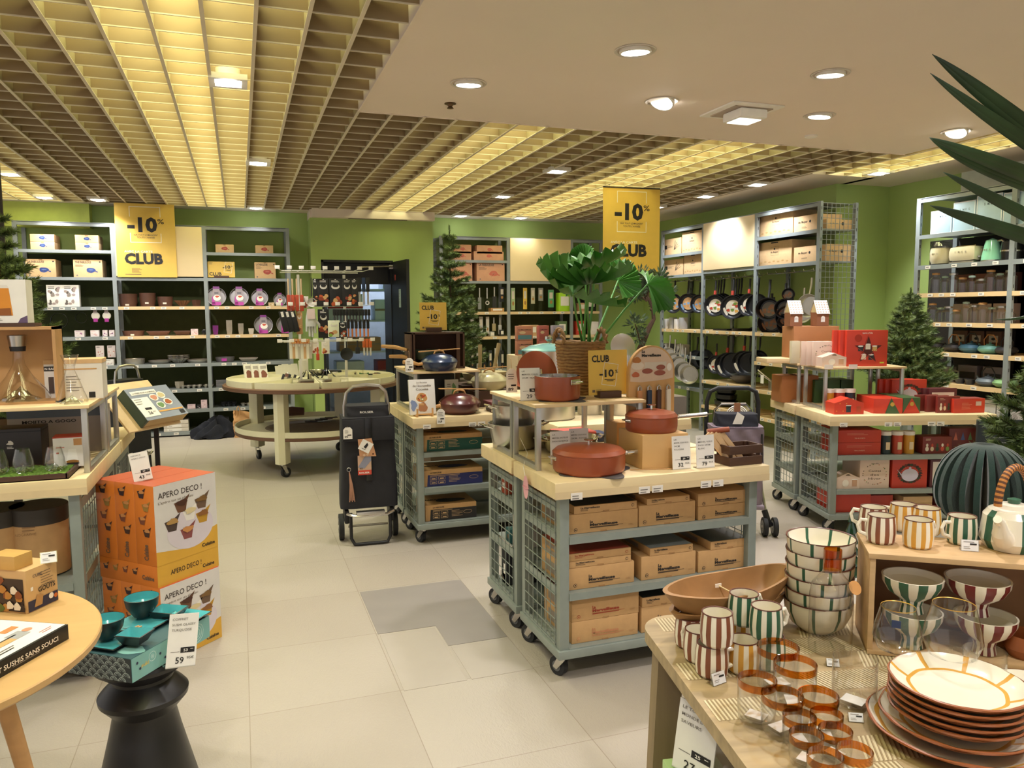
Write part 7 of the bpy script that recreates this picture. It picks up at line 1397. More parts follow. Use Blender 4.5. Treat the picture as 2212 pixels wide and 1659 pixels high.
for z, us in ((1.6362, [2020, 2040, 2058, 2078, 2098, 2118, 2138, 2158, 2180]), (1.3662, [2016, 2034, 2050, 2068, 2088, 2106, 2124, 2144, 2164, 2182])):
 for i, u in enumerate(us):
  h = [.1, .13, .12, .16, .14, .17][(i * 5 + int(z * 7)) % 6]; rad = [.05, .042, .055][i % 3]; p = ax(u, 640, 6.13 + .05 * (i % 2))
  r = root('glass_jar', 'glass storage jar, %s from the green wall on the %s glass shelf' % (ORD[i], 'upper' if z > 1.5 else 'lower'), 'jar', (6.13 + .05 * (i % 2), p.y, z), 0, 'glass jars on the appliance wall')
  m = MB(); m.lathe([(0, 0), (rad, 0), (rad, h * .75), (rad * .6, h * .9), (rad * .62, h)], GLASS, 20); m.build('jar_body', r)
  m = MB(); m.lathe([(0, 0), (rad * .66, 0), (rad * .66, .016), (0, .02)], [OAKH, cm('#a9c7bd', .4), SATIN][i % 3], 14, c=(0, 0, h)); m.build('lid', r)
 for i, u in enumerate([2080, 2125, 2165]): p = ax(u, 640, 6.34); m = MB(); m.box(-.1, .1, 0, .1, 0, .17, cm(['#6d4034', '#7d5244', '#5b3a34'][i] if z > 1.5 else '#b9aaa0', .5), .002); one(m, 'gift_box', '%s box behind the jars, %s from the green wall, %s shelf' % ('brown' if z > 1.5 else 'grey', ORD[i], 'upper' if z > 1.5 else 'lower'), 'box', (6.34, p.y, z), -PI / 2)
def teapot(c, lb, u, v, z, s=1, bail='#b97f4c', x=6.2):
 p = ax(u, v, x); mt = mat('cast_' + c.strip('#'), c, .45, .2, var=.06); r = root('teapot', lb, 'teapot', (x, p.y, z), R(-100))
 m = MB(); m.lathe([(0, 0), (.05, 0), (.085, .025), (.09, .04), (.075, .062), (.03, .07), (0, .072)], mt, 30); m.tube([(-.08, 0, .04), (-.105, 0, .055), (-.12, 0, .075)], [.013, .01, .008], mt, 8); m.build('body', r)
 m = MB(); m.lathe([(.03, .07), (.028, .078), (.008, .08), (.011, .09), (0, .095)], mt, 16); m.build('lid', r)
 if bail: m = MB(); m.tube([(-.06, 0, .06), (-.065, 0, .11), (-.03, 0, .15), (.03, 0, .15), (.065, 0, .11), (.06, 0, .06)], .0045, cm(bail, .5), 6); m.build('handle', r)
 r.scale = (s, s, s)
teapot('#2b2b2d', 'low black teapot bowl nearest the green wall', 2022, 760, 1.0962, 1.1, None); teapot('#353539', 'dark teapot with wooden bail handle', 2060, 760, 1.0962, 1.05); teapot('#3f6b86', 'blue cast teapot with bail handle', 2098, 762, 1.0962, 1.15, '#2b2b2d'); teapot('#6fa8a0', 'turquoise cast teapot with bail handle', 2138, 765, 1.0962, 1.1); teapot('#3d4048', 'slate teapot near the picture edge', 2174, 765, 1.0962, 1.0, '#2b2b2d')
teapot('#5c6672', 'blue-grey teapot on the lower wooden shelf', 2134, 830, .8162, 1.1, '#2b2b2d', 6.14); teapot('#7fa876', 'round green lidded pot on the lower wooden shelf', 2172, 832, .8162, 1.1, None, 6.14)
for i, u in enumerate([2070, 2105, 2142]): p = ax(u, 740, 6.4); m = MB(); m.box(-.075, .075, 0, .06, 0, .19, cm('#6a4a38', .6), .001); m.rect(fr_front(-.075, -.0006, 0), .03, .09, .12, .15, cm('#c9c2b4'), 1); m.disc(fr_front(-.075, -.0006, 0), .075, .12, .02, .013, INK, 2); one(m, 'gift_box', 'brown teapot box with pale window, %s behind the teapots' % ORD[i], 'box', (6.42, p.y, 1.0962), -PI / 2, 'brown boxes behind the teapots')
def pitcher(c, u, lb): p = ax(u, 815, 6.2); m = MB(); m.lathe([(0, 0), (.055, 0), (.06, .02), (.055, .14), (.052, .14), (.055, .02), (0, .01)], cm(c, .4), 26); m.tube([(0, -.055, .11), (0, -.1, .1), (0, -.1, .05), (0, -.057, .03)], .008, cm(c, .4), 8); one(m, 'pitcher', lb, 'pitcher', (6.2, p.y, .8162))
pitcher('#c3c06a', 2026, 'yellow ceramic pitcher on the lower shelf'); pitcher('#6e6862', 2050, 'grey ceramic pitcher next to the yellow one')
for i, (u, v) in enumerate([(2085, 790), (2140, 790)]): p = ax(u, v, 6.35); m = MB(); m.box(-.1, .1, 0, .08, 0, .15, cm('#8f8890', .4), .002); m.rect(fr_front(-.1, -.0006, 0), .02, .03, .18, .09, cm('#3a3a40'), 1); one(m, 'gift_box', 'grey photo box %s on the lower shelf' % ['behind the bowls', 'behind the blue-grey teapot'][i], 'box', (6.38, p.y, .8162), -PI / 2)
for i, u in enumerate([2074, 2096]): p = ax(u, 820, 6.14); m = MB(); m.lathe([(0, 0), (.03, 0), (.05, .05), (.047, .05), (0, .008)], cm('#2e3440', .4), 22); one(m, 'bowl', 'small dark bowl %s on the lower shelf' % ['nearer the pitchers', 'nearer the teapot'][i], 'bowl', (6.14, p.y, .8162), 0)
for k, z in enumerate((.4962, .2162)):
 for i, u in enumerate([2040, 2072, 2104, 2136, 2166, 2194]):
  p = ax(u, 900, 6.12); m = MB(); H = .2 if k == 0 else .17; m.box(-.07, .07, 0, .1, 0, H, cm('#ddd8d2', .4), .002); fr = fr_front(-.07, -.0006, 0); m.rect(fr, .0, H - .03, .14, H - .026, INK, 1); m.lathe([(0, 0), (.025, 0)], WHITE, 4); m.disc(fr, .065, .08, .024, .03, cm(['#b8442f', '#1f2022', '#a9a4a0', '#c9c4bc', '#2c2d30', '#b9b0a8'][i]), 1, 14); m.outline(fr, .088, .068, .105, .094, .004, cm(['#b8442f', '#1f2022', '#a9a4a0', '#c9c4bc', '#2c2d30', '#b9b0a8'][i]), 1)
  one(m, 'mug_box', 'white mug box, %s from the green wall on the %s shelf' % (ORD[i], ['second lowest', 'lowest'][k]), 'box', (6.12, p.y, z), -PI / 2, 'white mug boxes')
# ================================================================== counter with red gift boxes (turned slightly)
RZR = R(-17); RM = Matrix.Rotation(RZR, 4, 'Z'); RH = .80; RO = Vector((3.61, 4.0, 0)) + RM.to_3x3() @ Vector((.035, .035, 0))
def rl(x, y, z): p = RM.to_3x3() @ Vector((x, y, 0)); return (RO.x + p.x, RO.y + p.y, z)
counter('wood-topped counter on wheels stacked with red gift boxes', 1.05, .5, RH, tuple(RO), RZR, levels=(.53, .30, .14), mesh=('L', 'R'))
counter('wood-topped counter joined behind the red gift box counter', 1.05, .42, RH, rl(0, .57, 0), RZR, levels=(.53, .30, .14), mesh=('L',))
riser('aluminium display riser with pine board under the red star box', .56, .34, .30, rl(.05, .25, RH), RZR); riser('aluminium display riser behind the one with the star box', .56, .3, .30, rl(.02, .62, RH), RZR)
RED = mat('red_print_card', '#c33a26', .4, var=.03); DRED = mat('dark_red_card', '#7a2a24', .45, var=.04); CREAMB = mat('blush_print_card', '#e2c9b8', .45, var=.02); DGR = cm('#3d5a35', .45); GOLD = cm('#c9a24a', .35, metal=.5)
def gb(lx, ly, z, w, d, h, base, lb, fn=None, drz=0, name='gift_box', top=None, cat='box', group=None, bev=.002):
 m = MB(); m.box(-w / 2, w / 2, 0, d, 0, h, base, bev)
 if top: m.rect(fr_top(-w / 2, 0, h + .0003), .002, .002, w - .002, d - .002, top)
 if fn: fn(m, fr_front(-w / 2, -.0006, 0), w, h)
 return one(m, name, lb, cat, rl(lx, ly, z), RZR + drz, group)
def star(m, fr, w, h):
 m.text(fr, w * .5, h * .9, "terre d'Oc", h * .05, WHITE, .01, 'c', w * .25); m.disc(fr, w * .28, h * .78, w * .09, w * .09, cm('#b03020'), 1, 16)
 cx, cy = w * .52, h * .45; P = []
 for i in range(10): a = PI / 2 + i * PI / 5; q_ = .42 if i % 2 == 0 else .17; P.append((cx + w * q_ * .85 * math.cos(a), cy + h * q_ * math.sin(a)))
 m.q(fr, P, cm('#4f120e'), 1)
 for u, v, c in ((.34, .5, '#2a2f38'), (.52, .55, '#e8e0d4'), (.68, .5, '#c9b06a'), (.42, .27, '#e3d2c0'), (.6, .26, '#23262b')): m.rect(fr, w * (u - .06), h * (v - .08), w * (u + .06), h * (v + .06), cm(c), 2); m.disc(fr, w * u, h * (v + .06), w * .065, h * .02, WHITE, 3)
 for i in range(0, 10, 2): p, q_ = P[i], P[(i + 4) % 10]; m.q(fr, [p, (p[0] + .004, p[1]), (q_[0] + .004, q_[1]), q_], RED, 4)
 m.rect(fr, w * .82, h * .08, w * .92, h * .12, cm('#b8c23a'), 1)
def house_print(m, fr, w, h): m.disc(fr, w * .4, h * .35, w * .14, h * .22, cm('#efe6d8'), 1, 20); m.rect(fr, w * .68, h * .15, w * .88, h * .55, cm('#c99f80'), 1); m.rect(fr, w * .66, h * .55, w * .9, h * .6, WHITE, 2); m.disc(fr, w * .5, h * .85, w * .1, h * .05, SOFTINK, 1, 10, .2)
def advent(m, fr, w, h):
 rnd = random.Random(6); m.text(fr, w * .5, h * .82, "terre d'Oc", h * .05, SOFTINK, .01, 'c', w * .25)
 for i in range(26):
  a = rnd.uniform(0, 2 * PI); m.disc(fr, w * .5 + w * .4 * math.cos(a), h * .48 + h * .34 * math.sin(a), w * .02, w * .016, cm(rnd.choice(['#5a4a40', '#7f9a5a', '#c9806a', '#8a6a4a'])), 1, 7, .3)
 for i, t in enumerate(['Contes', 'des', 'Hiver']): m.text(fr, w * .5, h * (.56 - .13 * i), t, h * .08, SOFTINK, .0, 'c', w * (.3 if i == 1 else .42))
def wreath(m, fr, w, h):
 for i in range(22): a = i * .2856; m.disc(fr, w * .5 + w * .3 * math.cos(a), h * .5 + h * .3 * math.sin(a), w * .06, h * .05, cm(['#3a1f18', '#6a2a1c', '#2f3a24'][i % 3]), 1, 7, .25)
 m.disc(fr, w * .5, h * .45, w * .24, h * .22, cm('#cfc8dc'), 2, 22); m.q(fr, [(w * .25, h * .5), (w * .12, h * .66), (w * .3, h * .36)], cm('#cfc8dc'), 2); m.disc(fr, w * .5, h * .69, w * .04, h * .04, cm('#cfc8dc'), 2)
def teams(m, fr, w, h):
 for i, c in enumerate(['#e8ddd0', '#e0c9a8', '#2f3f2a', '#c9503c', '#7a9a4a']): m.disc(fr, w * (.15 + .175 * i), h * .28, w * .06, h * .14, cm(c), 1, 14); m.disc(fr, w * (.15 + .175 * i), h * .5, w * .04, h * .1, cm(['#e8ddd0', '#b8442f', '#3a4a30', '#e8ddd0', '#b8442f'][i]), 2, 12)
 m.lines(fr, w * .1, h * .88, w * .25, 2, h * .07, h * .02, cm('#e0c9a8'))
def fold_house(w, d, h, base, fn=None):
 def f(lx, ly, z, lb, drz=0, name='house_gift_box', cat='box'):
  m = MB(); P = [(-w / 2, 0), (w / 2, 0), (w / 2, h * .68), (w * .32, h * .78), (0, h), (-w * .32, h * .78), (-w / 2, h * .68)]; n = len(P)
  m.add([(x, 0, q_) for x, q_ in P] + [(x, d, q_) for x, q_ in P], [tuple(range(n)), tuple(reversed(range(n, 2 * n)))] + [(i, i + n, (i + 1) % n + n, (i + 1) % n) for i in range(n)], base)
  if fn: fn(m, fr_front(-w / 2, -.0006, 0), w, h)
  return one(m, name, lb, cat, rl(lx, ly, z), RZR + drz)
 return f
RTP = RH + .3005
for i in range(3): gb(.30 + i * .03, .36 - i * .035, RTP, .29, .03, .25, RED, ['large red star gift box, rearmost of the three', 'large red star gift box, middle one', 'large red gift box with star window and jars, in front'][i], star if i == 2 else None, name='star_gift_box')
for i in range(3): gb(.065 + i * .028, .44 - i * .03, RTP, .2, .024, .17, CREAMB, 'blush gift box with small drawings, %s in the row on the riser' % ORD[i], advent if i == 2 else None, group='blush gift boxes on the riser')
gb(-.0, .62, RTP, .06, .05, .165, cm('#cfc9b0', .5), 'narrow pale green box on the rear riser edge')
fold_house(.17, .1, .095, CREAMB, house_print)(.13, .285, RTP, 'blush house-shaped gift box in front of the star box')
m = MB(); m.box(-.3, .2, 0, .22, 0, .035, PLY, .003); one(m, 'wooden_plinth', 'pale wooden plinth under the paper houses', 'plinth', rl(.1, .66, RTP), RZR)
m = MB(); m.box(-.24, .1, 0, .22, 0, .235, cm('#a8734c', .5), .004); one(m, 'kraft_stand', 'brown kraft box stack under the paper houses', 'box', rl(.24, .67, RTP + .036), RZR)
def paper_house(lx, lb):
 r = root('paper_house', lb, 'paper house', rl(lx, .68, RTP + .272), RZR, 'white-roofed paper houses'); BR = cm('#8a5a40', .6); SN = cm('#e8e6e4', .4)
 m = MB(); m.box(-.045, .045, 0, .11, 0, .1, BR); m.rect(fr_front(-.045, -.0006, 0), .03, .03, .06, .06, SN); m.disc(fr_front(-.045, -.0006, 0), .045, .06, .015, .014, SN, 1); m.add([(.0455, 0, .1), (.0455, .11, .1), (.0455, .055, .18), (-.0455, 0, .1), (-.0455, .11, .1), (-.0455, .055, .18)], [(0, 1, 2), (5, 4, 3)], cm('#cdb98a', .5)); m.build('walls', r)
 m = MB(); m.add([(-.05, -.008, .09), (.05, -.008, .09), (.05, .055, .19), (-.05, .055, .19), (.05, .118, .09), (-.05, .118, .09)], [(0, 1, 2, 3), (3, 2, 4, 5)], SN); fr = (Vector((-.05, -.009, .09)), Vector((1, 0, 0)), Vector((0, .533, .846)))
 for i in range(5):
  for j in range(5): m.disc(fr, .012 + .02 * i, .015 + .021 * j, .006, .006, cm('#b9a99a'), 1, 8)
 o = m.build('roof', r); return r
paper_house(.02, 'brown paper house with white patterned roof, nearer the hanging pans'); paper_house(.22, 'brown paper house with white patterned roof, nearer the potted tree')
fold_house(.2, .13, .11, RED, lambda m, fr, w, h: (m.rect(fr, w * .4, h * .12, w * .56, h * .5, cm('#22303c'), 1), m.rect(fr, w * .75, h * .12, w * .9, h * .48, cm('#a8452c'), 1), m.rect(fr, w * .39, h * .5, w * .57, h * .56, WHITE, 2), [m.disc(fr, w * (.08 + .11 * i), h * (.2 + .45 * (i % 2)), w * .022, w * .018, cm('#e09a3a'), 1, 6) for i in range(4)]))(.13, .05, RH + .0005, 'red house-shaped gift box with jar windows at the counter corner')
for i in range(3):
 c = ['#d9952f', '#b83a2a', '#22303c'][i]; m = MB(); m.lathe([(0, 0), (.036, 0), (.036, .12), (0, .12)], cm(c, .35), 22); m.lathe([(0, .12), (.038, .12), (.038, .145), (0, .147)], WHITE, 22); m.rect(fr_front(-.014, -.0366, .04), 0, 0, .028, .04, cm('#e8d2b0'), 1); one(m, 'tea_tin', 'round tea tin, %s, white lid, under the riser board' % ['amber', 'red', 'dark blue'][i], 'tin', rl(.10 + i * .075, .29, RH + .0005), RZR, 'tea tins under the riser')
gb(.40, .06, RH + .0005, .19, .3, .1, RED, 'long red gift box with green fold and gold seal', lambda m, fr, w, h: (m.q(fr, [(w * .4, 0), (w * .6, h * 1.05), (w * .9, 0)], DGR, 2), m.disc(fr, w * .64, h * .62, .014, .014, GOLD, 4, 16)), R(-6)); gb(.56, .06, RH + .0005, .12, .3, .105, DGR, 'green and red gift box with gold seal next to the long one', lambda m, fr, w, h: (m.q(fr, [(0, 0), (w, 0), (w * .5, h)], RED, 1), m.disc(fr, w * .5, h * .6, .014, .014, GOLD, 4, 16)), R(2))
for i in range(3): gb(.64 + i * .03, .40 - i * .03, RH + .0005, .25, .028, .2, RED, 'large red wreath gift box beside the potted tree, %s from the tree' % ORD[i], wreath if i == 2 else None, group='upright red wreath boxes')
for i in range(3): gb(.73 + i * .045, .17 - i * .05, RH + .0005, .16, .022, .11, DRED, 'dark red figure-print box, %s of three standing' % ORD[i], teams if i == 2 else None, R(4), group='dark red figure boxes on the counter')
gb(.95, .05, RH + .0005, .22, .1, .095, RED, 'red gift box with pale barcode label at the counter end', lambda m, fr, w, h: (m.rect(fr, w * .7, h * .5, w * .88, h * .8, cm('#c9b0a8'), 1), m.lines(fr, w * .25, h * .7, w * .35, 5, h * .1, h * .02, cm('#e09a7a'))), R(3), top=DRED)
for i in range(3): gb(.86 + i * .03, .34 - i * .02, RH + .0005, .2, .02, .14 + .0 * i, cm('#5a2328', .45), 'burgundy box with pale centre behind the red barcode box, %s' % ORD[i], (lambda m, fr, w, h: m.rect(fr, w * .1, h * .25, w * .9, h * .8, cm('#cfc2bd'), 1)) if i == 2 else None, group='burgundy boxes at the counter end')
for i in range(2): gb(.02 + .12 * i, .72, RH + .0005 + 0 * i, .16, .2, .2, cm('#a86a3a', .5), 'orange-brown box under the rear riser, %s' % ['nearer the aisle', 'nearer the tins'][i])
for i in range(3): gb(.22 + .1 * i, .68, RH + .0005, .09, .2, .17, cm(['#35572f', '#3f6336', '#2e4f2c'][i], .5), 'dark green box under the rear riser, %s along' % ORD[i], group='green boxes under the riser')
# shelf stock
LVR = [.5308, .3008, .1408]
for k in range(2): gb(.20, .03, LVR[0] + k * .083, .29, .26, .082, RED, 'flat red gift box on the top shelf by the post, %s' % ['lower', 'upper'][k], lambda m, fr, w, h: (m.text(fr, w * .5, h * .3, 'TEA & SWEETS', h * .1, cm('#e8b09a'), .02, 'c', w * .25), m.lines(fr, w * .2, h * .75, w * .6, 2, h * .1, h * .03, cm('#e08a72'))))
for i in range(3):
 c = ['#2c3e44', '#c9503a', '#d9a23a'][i]; m = MB(); m.lathe([(0, 0), (.036, 0), (.036, .125), (0, .125)], cm(c, .35), 22); m.lathe([(0, .125), (.038, .125), (.038, .15), (0, .152)], WHITE, 22); m.rect(fr_front(-.014, -.0366, .03), 0, 0, .028, .05, cm('#e8d2b0'), 1); one(m, 'tea_tin', 'round tea tin on the top shelf, %s print' % ['dark teal', 'coral', 'amber'][i], 'tin', rl(.395 + i * .08, .07, LVR[0]), RZR, 'tea tins on the top shelf')
gb(.73, .03, LVR[0], .2, .1, .115, DRED, 'dark red figure box on the top shelf', teams); gb(.94, .08, LVR[0], .2, .1, .16, cm('#6a241f', .45), 'dark gift box with cone pictures on the top shelf', lambda m, fr, w, h: [m.q(fr, [(w * (.15 + .25 * i), h * .5), (w * (.3 + .25 * i), h * .5), (w * (.225 + .25 * i), h * .85)], cm(['#c9705a', '#4a5a8a', '#5a7a4a'][i]), 1) for i in range(3)])
fold_house(.16, .1, .11, CREAMB, house_print)(.13, .03, LVR[1], 'blush house-shaped gift box on the middle shelf')
gb(.31, .03, LVR[1], .2, .25, .2, CREAMB, 'large blush gift box with lettering on the middle shelf', advent); gb(.55, .03, LVR[1], .24, .2, .195, RED, 'red wreath and teapot gift box on the middle shelf', wreath); gb(.79, .03, LVR[1], .2, .2, .19, cm('#5a2328', .45), 'burgundy framed gift box with pale picture on the middle shelf', lambda m, fr, w, h: (m.rect(fr, w * .08, h * .08, w * .95, h * .92, cm('#e3d8d0'), 1), m.q(fr, [(w * .5, h * .75), (w * .68, h * .5), (w * .5, h * .25), (w * .32, h * .5)], cm('#6a2a2c'), 2), m.disc(fr, w * .5, h * .47, w * .07, h * .08, WHITE, 3), m.disc(fr, w * .25, h * .2, w * .07, h * .07, cm('#c94a3a'), 2)))
gb(.16, .03, LVR[2], .26, .25, .125, RED, 'plain red box on the lowest shelf by the mesh'); gb(.38, .08, LVR[2], .18, .2, .1, RED, 'red house-print box on the lowest shelf'); gb(.62, .04, LVR[2], .2, .25, .05, CARDL, 'flat kraft box on the lowest shelf, lower'); gb(.62, .04, LVR[2] + .052, .2, .25, .045, CARDL, 'flat kraft box on the lowest shelf, upper'); gb(.85, .04, LVR[2], .2, .2, .12, DRED, 'dark red cone-print box on the lowest shelf', lambda m, fr, w, h: [m.q(fr, [(w * (.15 + .25 * i), h * .4), (w * (.3 + .25 * i), h * .4), (w * (.225 + .25 * i), h * .85)], cm(['#c9705a', '#4a5a8a', '#b9b24a'][i]), 1) for i in range(3)])
for i in range(3): gb(.03, .12, LVR[i] + .0, .03, .3, [.16, .1, .12][i], cm(['#a8332a', '#3a3a3c', '#a8332a'][i], .45), 'box edge behind the side mesh, %s shelf' % ['top', 'middle', 'lowest'][i]) if False else None
for i, (lx, c) in enumerate([(.07, '#e9e5df'), (.24, '#e9e5df')]): p = rl(lx, .235, RTP); m = MB(); m.box(-.03, .03, 0, .002, -.012, .018, RAILT); one(m, 'shelf_label', 'small white price label on the riser edge, %s' % ['under the blush house', 'under the star box'][i], 'price tag', p, RZR)
# dark leaflet panel and snack packs at the picture edge
p = ax(2185, 960, 3.55); m = MB(); m.box(-.16, .1, 0, .02, -.2, .12, cm('#232c30', .5), .002); fr = fr_front(-.16, -.0006, -.2)
for i in range(5): m.lines(fr, .07, .26 - i * .025, .1, 1, .01, .004, GOLD if i == 4 else cm('#9aa09c'))
m.disc(fr, .11, .29, .008, .008, GOLD, 1, 4); m.box(-.16, .1, .002, .018, -p.z, -.19, BLACK); one(m, 'menu_board', 'dark printed board behind the green felt tree at the picture edge', 'sign', p, R(-25))
p = ax(2195, 1020, 3.3); m = MB(); m.box(-.06, .08, 0, .05, -.12, .07, cm('#cfd3c0', .4), .004); fr = fr_front(-.06, -.0006, -.12); m.disc(fr, .06, .13, .035, .025, cm('#7d9a3a'), 1, 18); m.disc(fr, .06, .13, .02, .012, WHITE, 2, 14); m.disc(fr, .06, .13, .01, .008, INK, 3); m.rect(fr, 0, .16, .14, .19, NAV, 1); m.box(-.1, .12, -.02, .1, -p.z, -.121, CARDL); one(m, 'snack_pack', 'pale green snack pack at the picture edge beside the dark board', 'packet', p, R(-25))
# ================================================================== small conifers, olive tree, spiky plant
NEED = mat('conifer_needles', '#7f9450', .6, var=.25, scale=14, col2='#2c4524'); BARK = mat('bark', '#4a382a', .9, var=.2, bump=.6)
def conifer(label, loc, H, Rb, seed, rows=15, z0=.1, dense=9):
 rnd = random.Random(seed); r = root('decorated_fir' if False else 'artificial_fir', label, 'fir tree', loc); m = MB(); m.tube([(0, 0, 0), (0, 0, H * .93)], [.02, .004], BARK, 8); m.build('trunk', r); m = MB()
 def twig(p, d, L, w_):
  d = d.normalized(); s = d.orthogonal().normalized(); u = d.cross(s); n = max(6, int(L / .005)); V = []; F = []
  for i in range(n):
   q_ = p + d * (L * i / n)
   for k in range(4):
    a = rnd.uniform(0, 2 * PI); o = (s * math.cos(a) + u * math.sin(a)); t = q_ + o * w_ * 1.15 * (1 - .45 * i / n) + d * w_ * .9; b = len(V); x = d.cross(o) * .0032
    V += [q_ - x, q_ + x, t]; F.append((b, b + 1, b + 2))
  m.add(V, F, NEED); m.tube([p, p + d * L], [.003, .0015], BARK, 4, caps=False)
 for j in range(rows):
  z = H * (z0 + (1 - z0) * j / rows); rr_ = Rb * (1 - j / rows) ** .85 + .02; nb = max(4, int(dense * (1 - .6 * j / rows)))
  for i in range(nb):
   a = 2 * PI * (i + rnd.random() * .7) / nb + j; L = rr_ * rnd.uniform(.75, 1.1); d = Vector((math.cos(a), math.sin(a), rnd.uniform(.1, .45))); p = Vector((0, 0, z)); twig(p, d, L, .034)
   for k in range(4):
    f = .3 + .17 * k; b = a + (.75 if k % 2 else -.75) * rnd.uniform(.7, 1.1); twig(p + d.normalized() * L * f, Vector((math.cos(b), math.sin(b), rnd.uniform(.1, .6))), L * (.55 - .07 * k), .030)
 twig(Vector((0, 0, H * .9)), Vector((0, 0, 1)), H * .13, .02); m.build('foliage', r)
 m = MB(); m.lathe([(0, 0), (.07, 0), (.085, .1), (0, .1)], cm('#5b4632', .8), 18); m.build('pot', r); return r
p = ay(975, 800, 6.4); conifer('bushy artificial fir standing behind the dark brown crate', (p.x, 6.4, .9), 1.28, .34, 3)
m = MB(); m.box(-.3, .9, -.25, .25, 0, .9, cm('#5a4a3a', .7), .004); one(m, 'display_plinth', 'plain brown plinth hidden behind the crate under the fir', 'plinth', (p.x + .05, 6.42, 0))
p = ax(1960, 800, 4.72); conifer('artificial fir between the red gift boxes and the appliance wall', (4.72, p.y, .801), .82, .30, 8)
p = ay(6, 700, 4.72); conifer('artificial fir cut off by the picture edge behind the tumbler box', (p.x, 4.72, .852), 1.2, .34, 5)
p = ax(2225, 890, 2.9); conifer('fir branch tips entering from the picture edge above the dark board', (p.x + .1, p.y, .75), .62, .26, 9, rows=9)
m = MB(); m.box(-.12, .12, -.12, .12, 0, .749, BLACK, .004); one(m, 'display_plinth', 'black plinth outside the picture edge under the fir tips', 'plinth', (p.x + .1, p.y, 0))
r = root('display_post', 'dark mesh display post at the upper picture edge behind the fir', 'post', (ay(4, 500, 5.4).x, 5.4, 0)); m = MB(); m.box(-.03, .012, -.012, .012, 0, 2.42, cm('#2a211c', .6))
for k in range(8): m.cyl((-.4, 0, 1.7 + k * .09), (0, 0, 1.7 + k * .09), .004, cm('#2a211c', .6), seg=5)
m.build('post', r)
# olive-like artificial tree
OL = mat('olive_leaves', '#5a6f52', .55, var=.2, scale=20, col2='#34492f'); p = ay(1375, 790, 5.2); r = root('artificial_olive_tree', 'small twisted olive-like tree between the plant and the pans', 'tree', (p.x, 5.2, .85)); m = MB(); rnd = random.Random(12); q0 = Vector((p.x, 5.2, .85))
pts = [ay(u, v, 5.2) - q0 for u, v in ((1380, 760), (1402, 708), (1412, 690), (1410, 665), (1398, 640), (1402, 615))]; m.tube([Vector((0, 0, 0))] + pts, [.03, .026, .02, .016, .014, .011, .007], BARK, 8)
tips = [(pts[-1], 1)];
for a, b in (((1398, 650), (1352, 630)), ((1400, 640), (1385, 598)), ((1405, 670), (1440, 640)), ((1385, 755), (1372, 700)), ((1400, 625), (1425, 600)), ((1398, 648), (1365, 605))): A, B = ay(*a, 5.2) - q0, ay(*b, 5.2 + rnd.uniform(-.1, .1)) - q0; m.tube([A, (A + B) / 2 + Vector((0, 0, .02)), B], [.009, .006, .004], BARK, 6); tips.append((B, 1)); tips.append(((A + B) / 2, .7))
m.build('trunk', r); m = MB()
for t, k in tips:
 for i in range(70):
  d = Vector((rnd.gauss(0, 1), rnd.gauss(0, 1), rnd.gauss(.3, .8))).normalized(); b = t + d * rnd.uniform(0, .075) * k; L = .05; s = d.cross(Vector((rnd.random(), rnd.random(), rnd.random()))).normalized() * .007; m.add([b, b + d * L * .5 + s, b + d * L, b + d * L * .5 - s], [(0, 1, 2, 3)], OL)
m.build('foliage', r)
m = MB(); m.box(-.22, .32, -.2, .2, 0, .849, cm('#6a6258', .7), .004); one(m, 'display_plinth', 'grey plinth under the twisted olive-like tree', 'plinth', (p.x, 5.2, 0))
# spiky yucca-like leaves, plant stands just beyond the picture edge
YL = mat('yucca_leaf', '#2d4a2a', .45, var=.15, scale=5, col2='#1c2f1d'); q0 = Vector((2.6, 1.6, 1.75)); r = root('spiky_plant', 'tall plant with long pointed dark leaves entering at the upper picture edge', 'plant', (q0.x, q0.y, 0));
for (u, v), (cu, cv), w_, y in [((2014, 117), (2135, 210), .034, 1.35), ((2010, 158), (2135, 262), .024, 1.3), ((2008, 297), (2130, 345), .028, 1.3), ((2009, 299), (2125, 395), .022, 1.35), ((2038, 372), (2140, 425), .024, 1.4), ((2009, 444), (2120, 480), .030, 1.45), ((2150, 690), (2250, 700), .012, 1.5)]:
 T_ = ay(u, v, y); Cc = ay(cu, cv, y - .02); B = q0 + Vector((0, 0, -.1 + .12 * (1 if v < 300 else -.4))); m = MB(); n = 22; V = []
 for i in range(n + 1):
  t = i / n; a = B.lerp(Cc, t); b = Cc.lerp(T_, t); c = a.lerp(b, t); d = (b - a).normalized(); s = Vector((0, 0, 1)).cross(d).normalized(); up = d.cross(s); ww = w_ * .78 * min(1, 3 * t + .5) * (1 - t ** 2.6); tilt_ = s * .55 + up * .83
  V += [c - tilt_ * ww - Vector((0, 0, 0)), c + Vector((0, ww * .3, 0)), c + tilt_ * ww]
 m.add([x - Vector((q0.x, q0.y, 0)) for x in V], [(3 * i + k, 3 * i + k + 1, 3 * i + k + 4, 3 * i + k + 3) for i in range(n) for k in (0, 1)], YL); o = m.build('leaf', r); sd = o.modifiers.new('thick', 'SOLIDIFY'); sd.thickness = .0015
m = MB(); m.tube([(0, 0, .2), (0, 0, 1.75)], [.04, .03], BARK, 10); m.build('trunk', r); m = MB(); m.lathe([(0, 0), (.14, 0), (.18, .3), (.165, .3), (.15, .25), (0, .25)], BLACK, 28); m.build('pot', r)
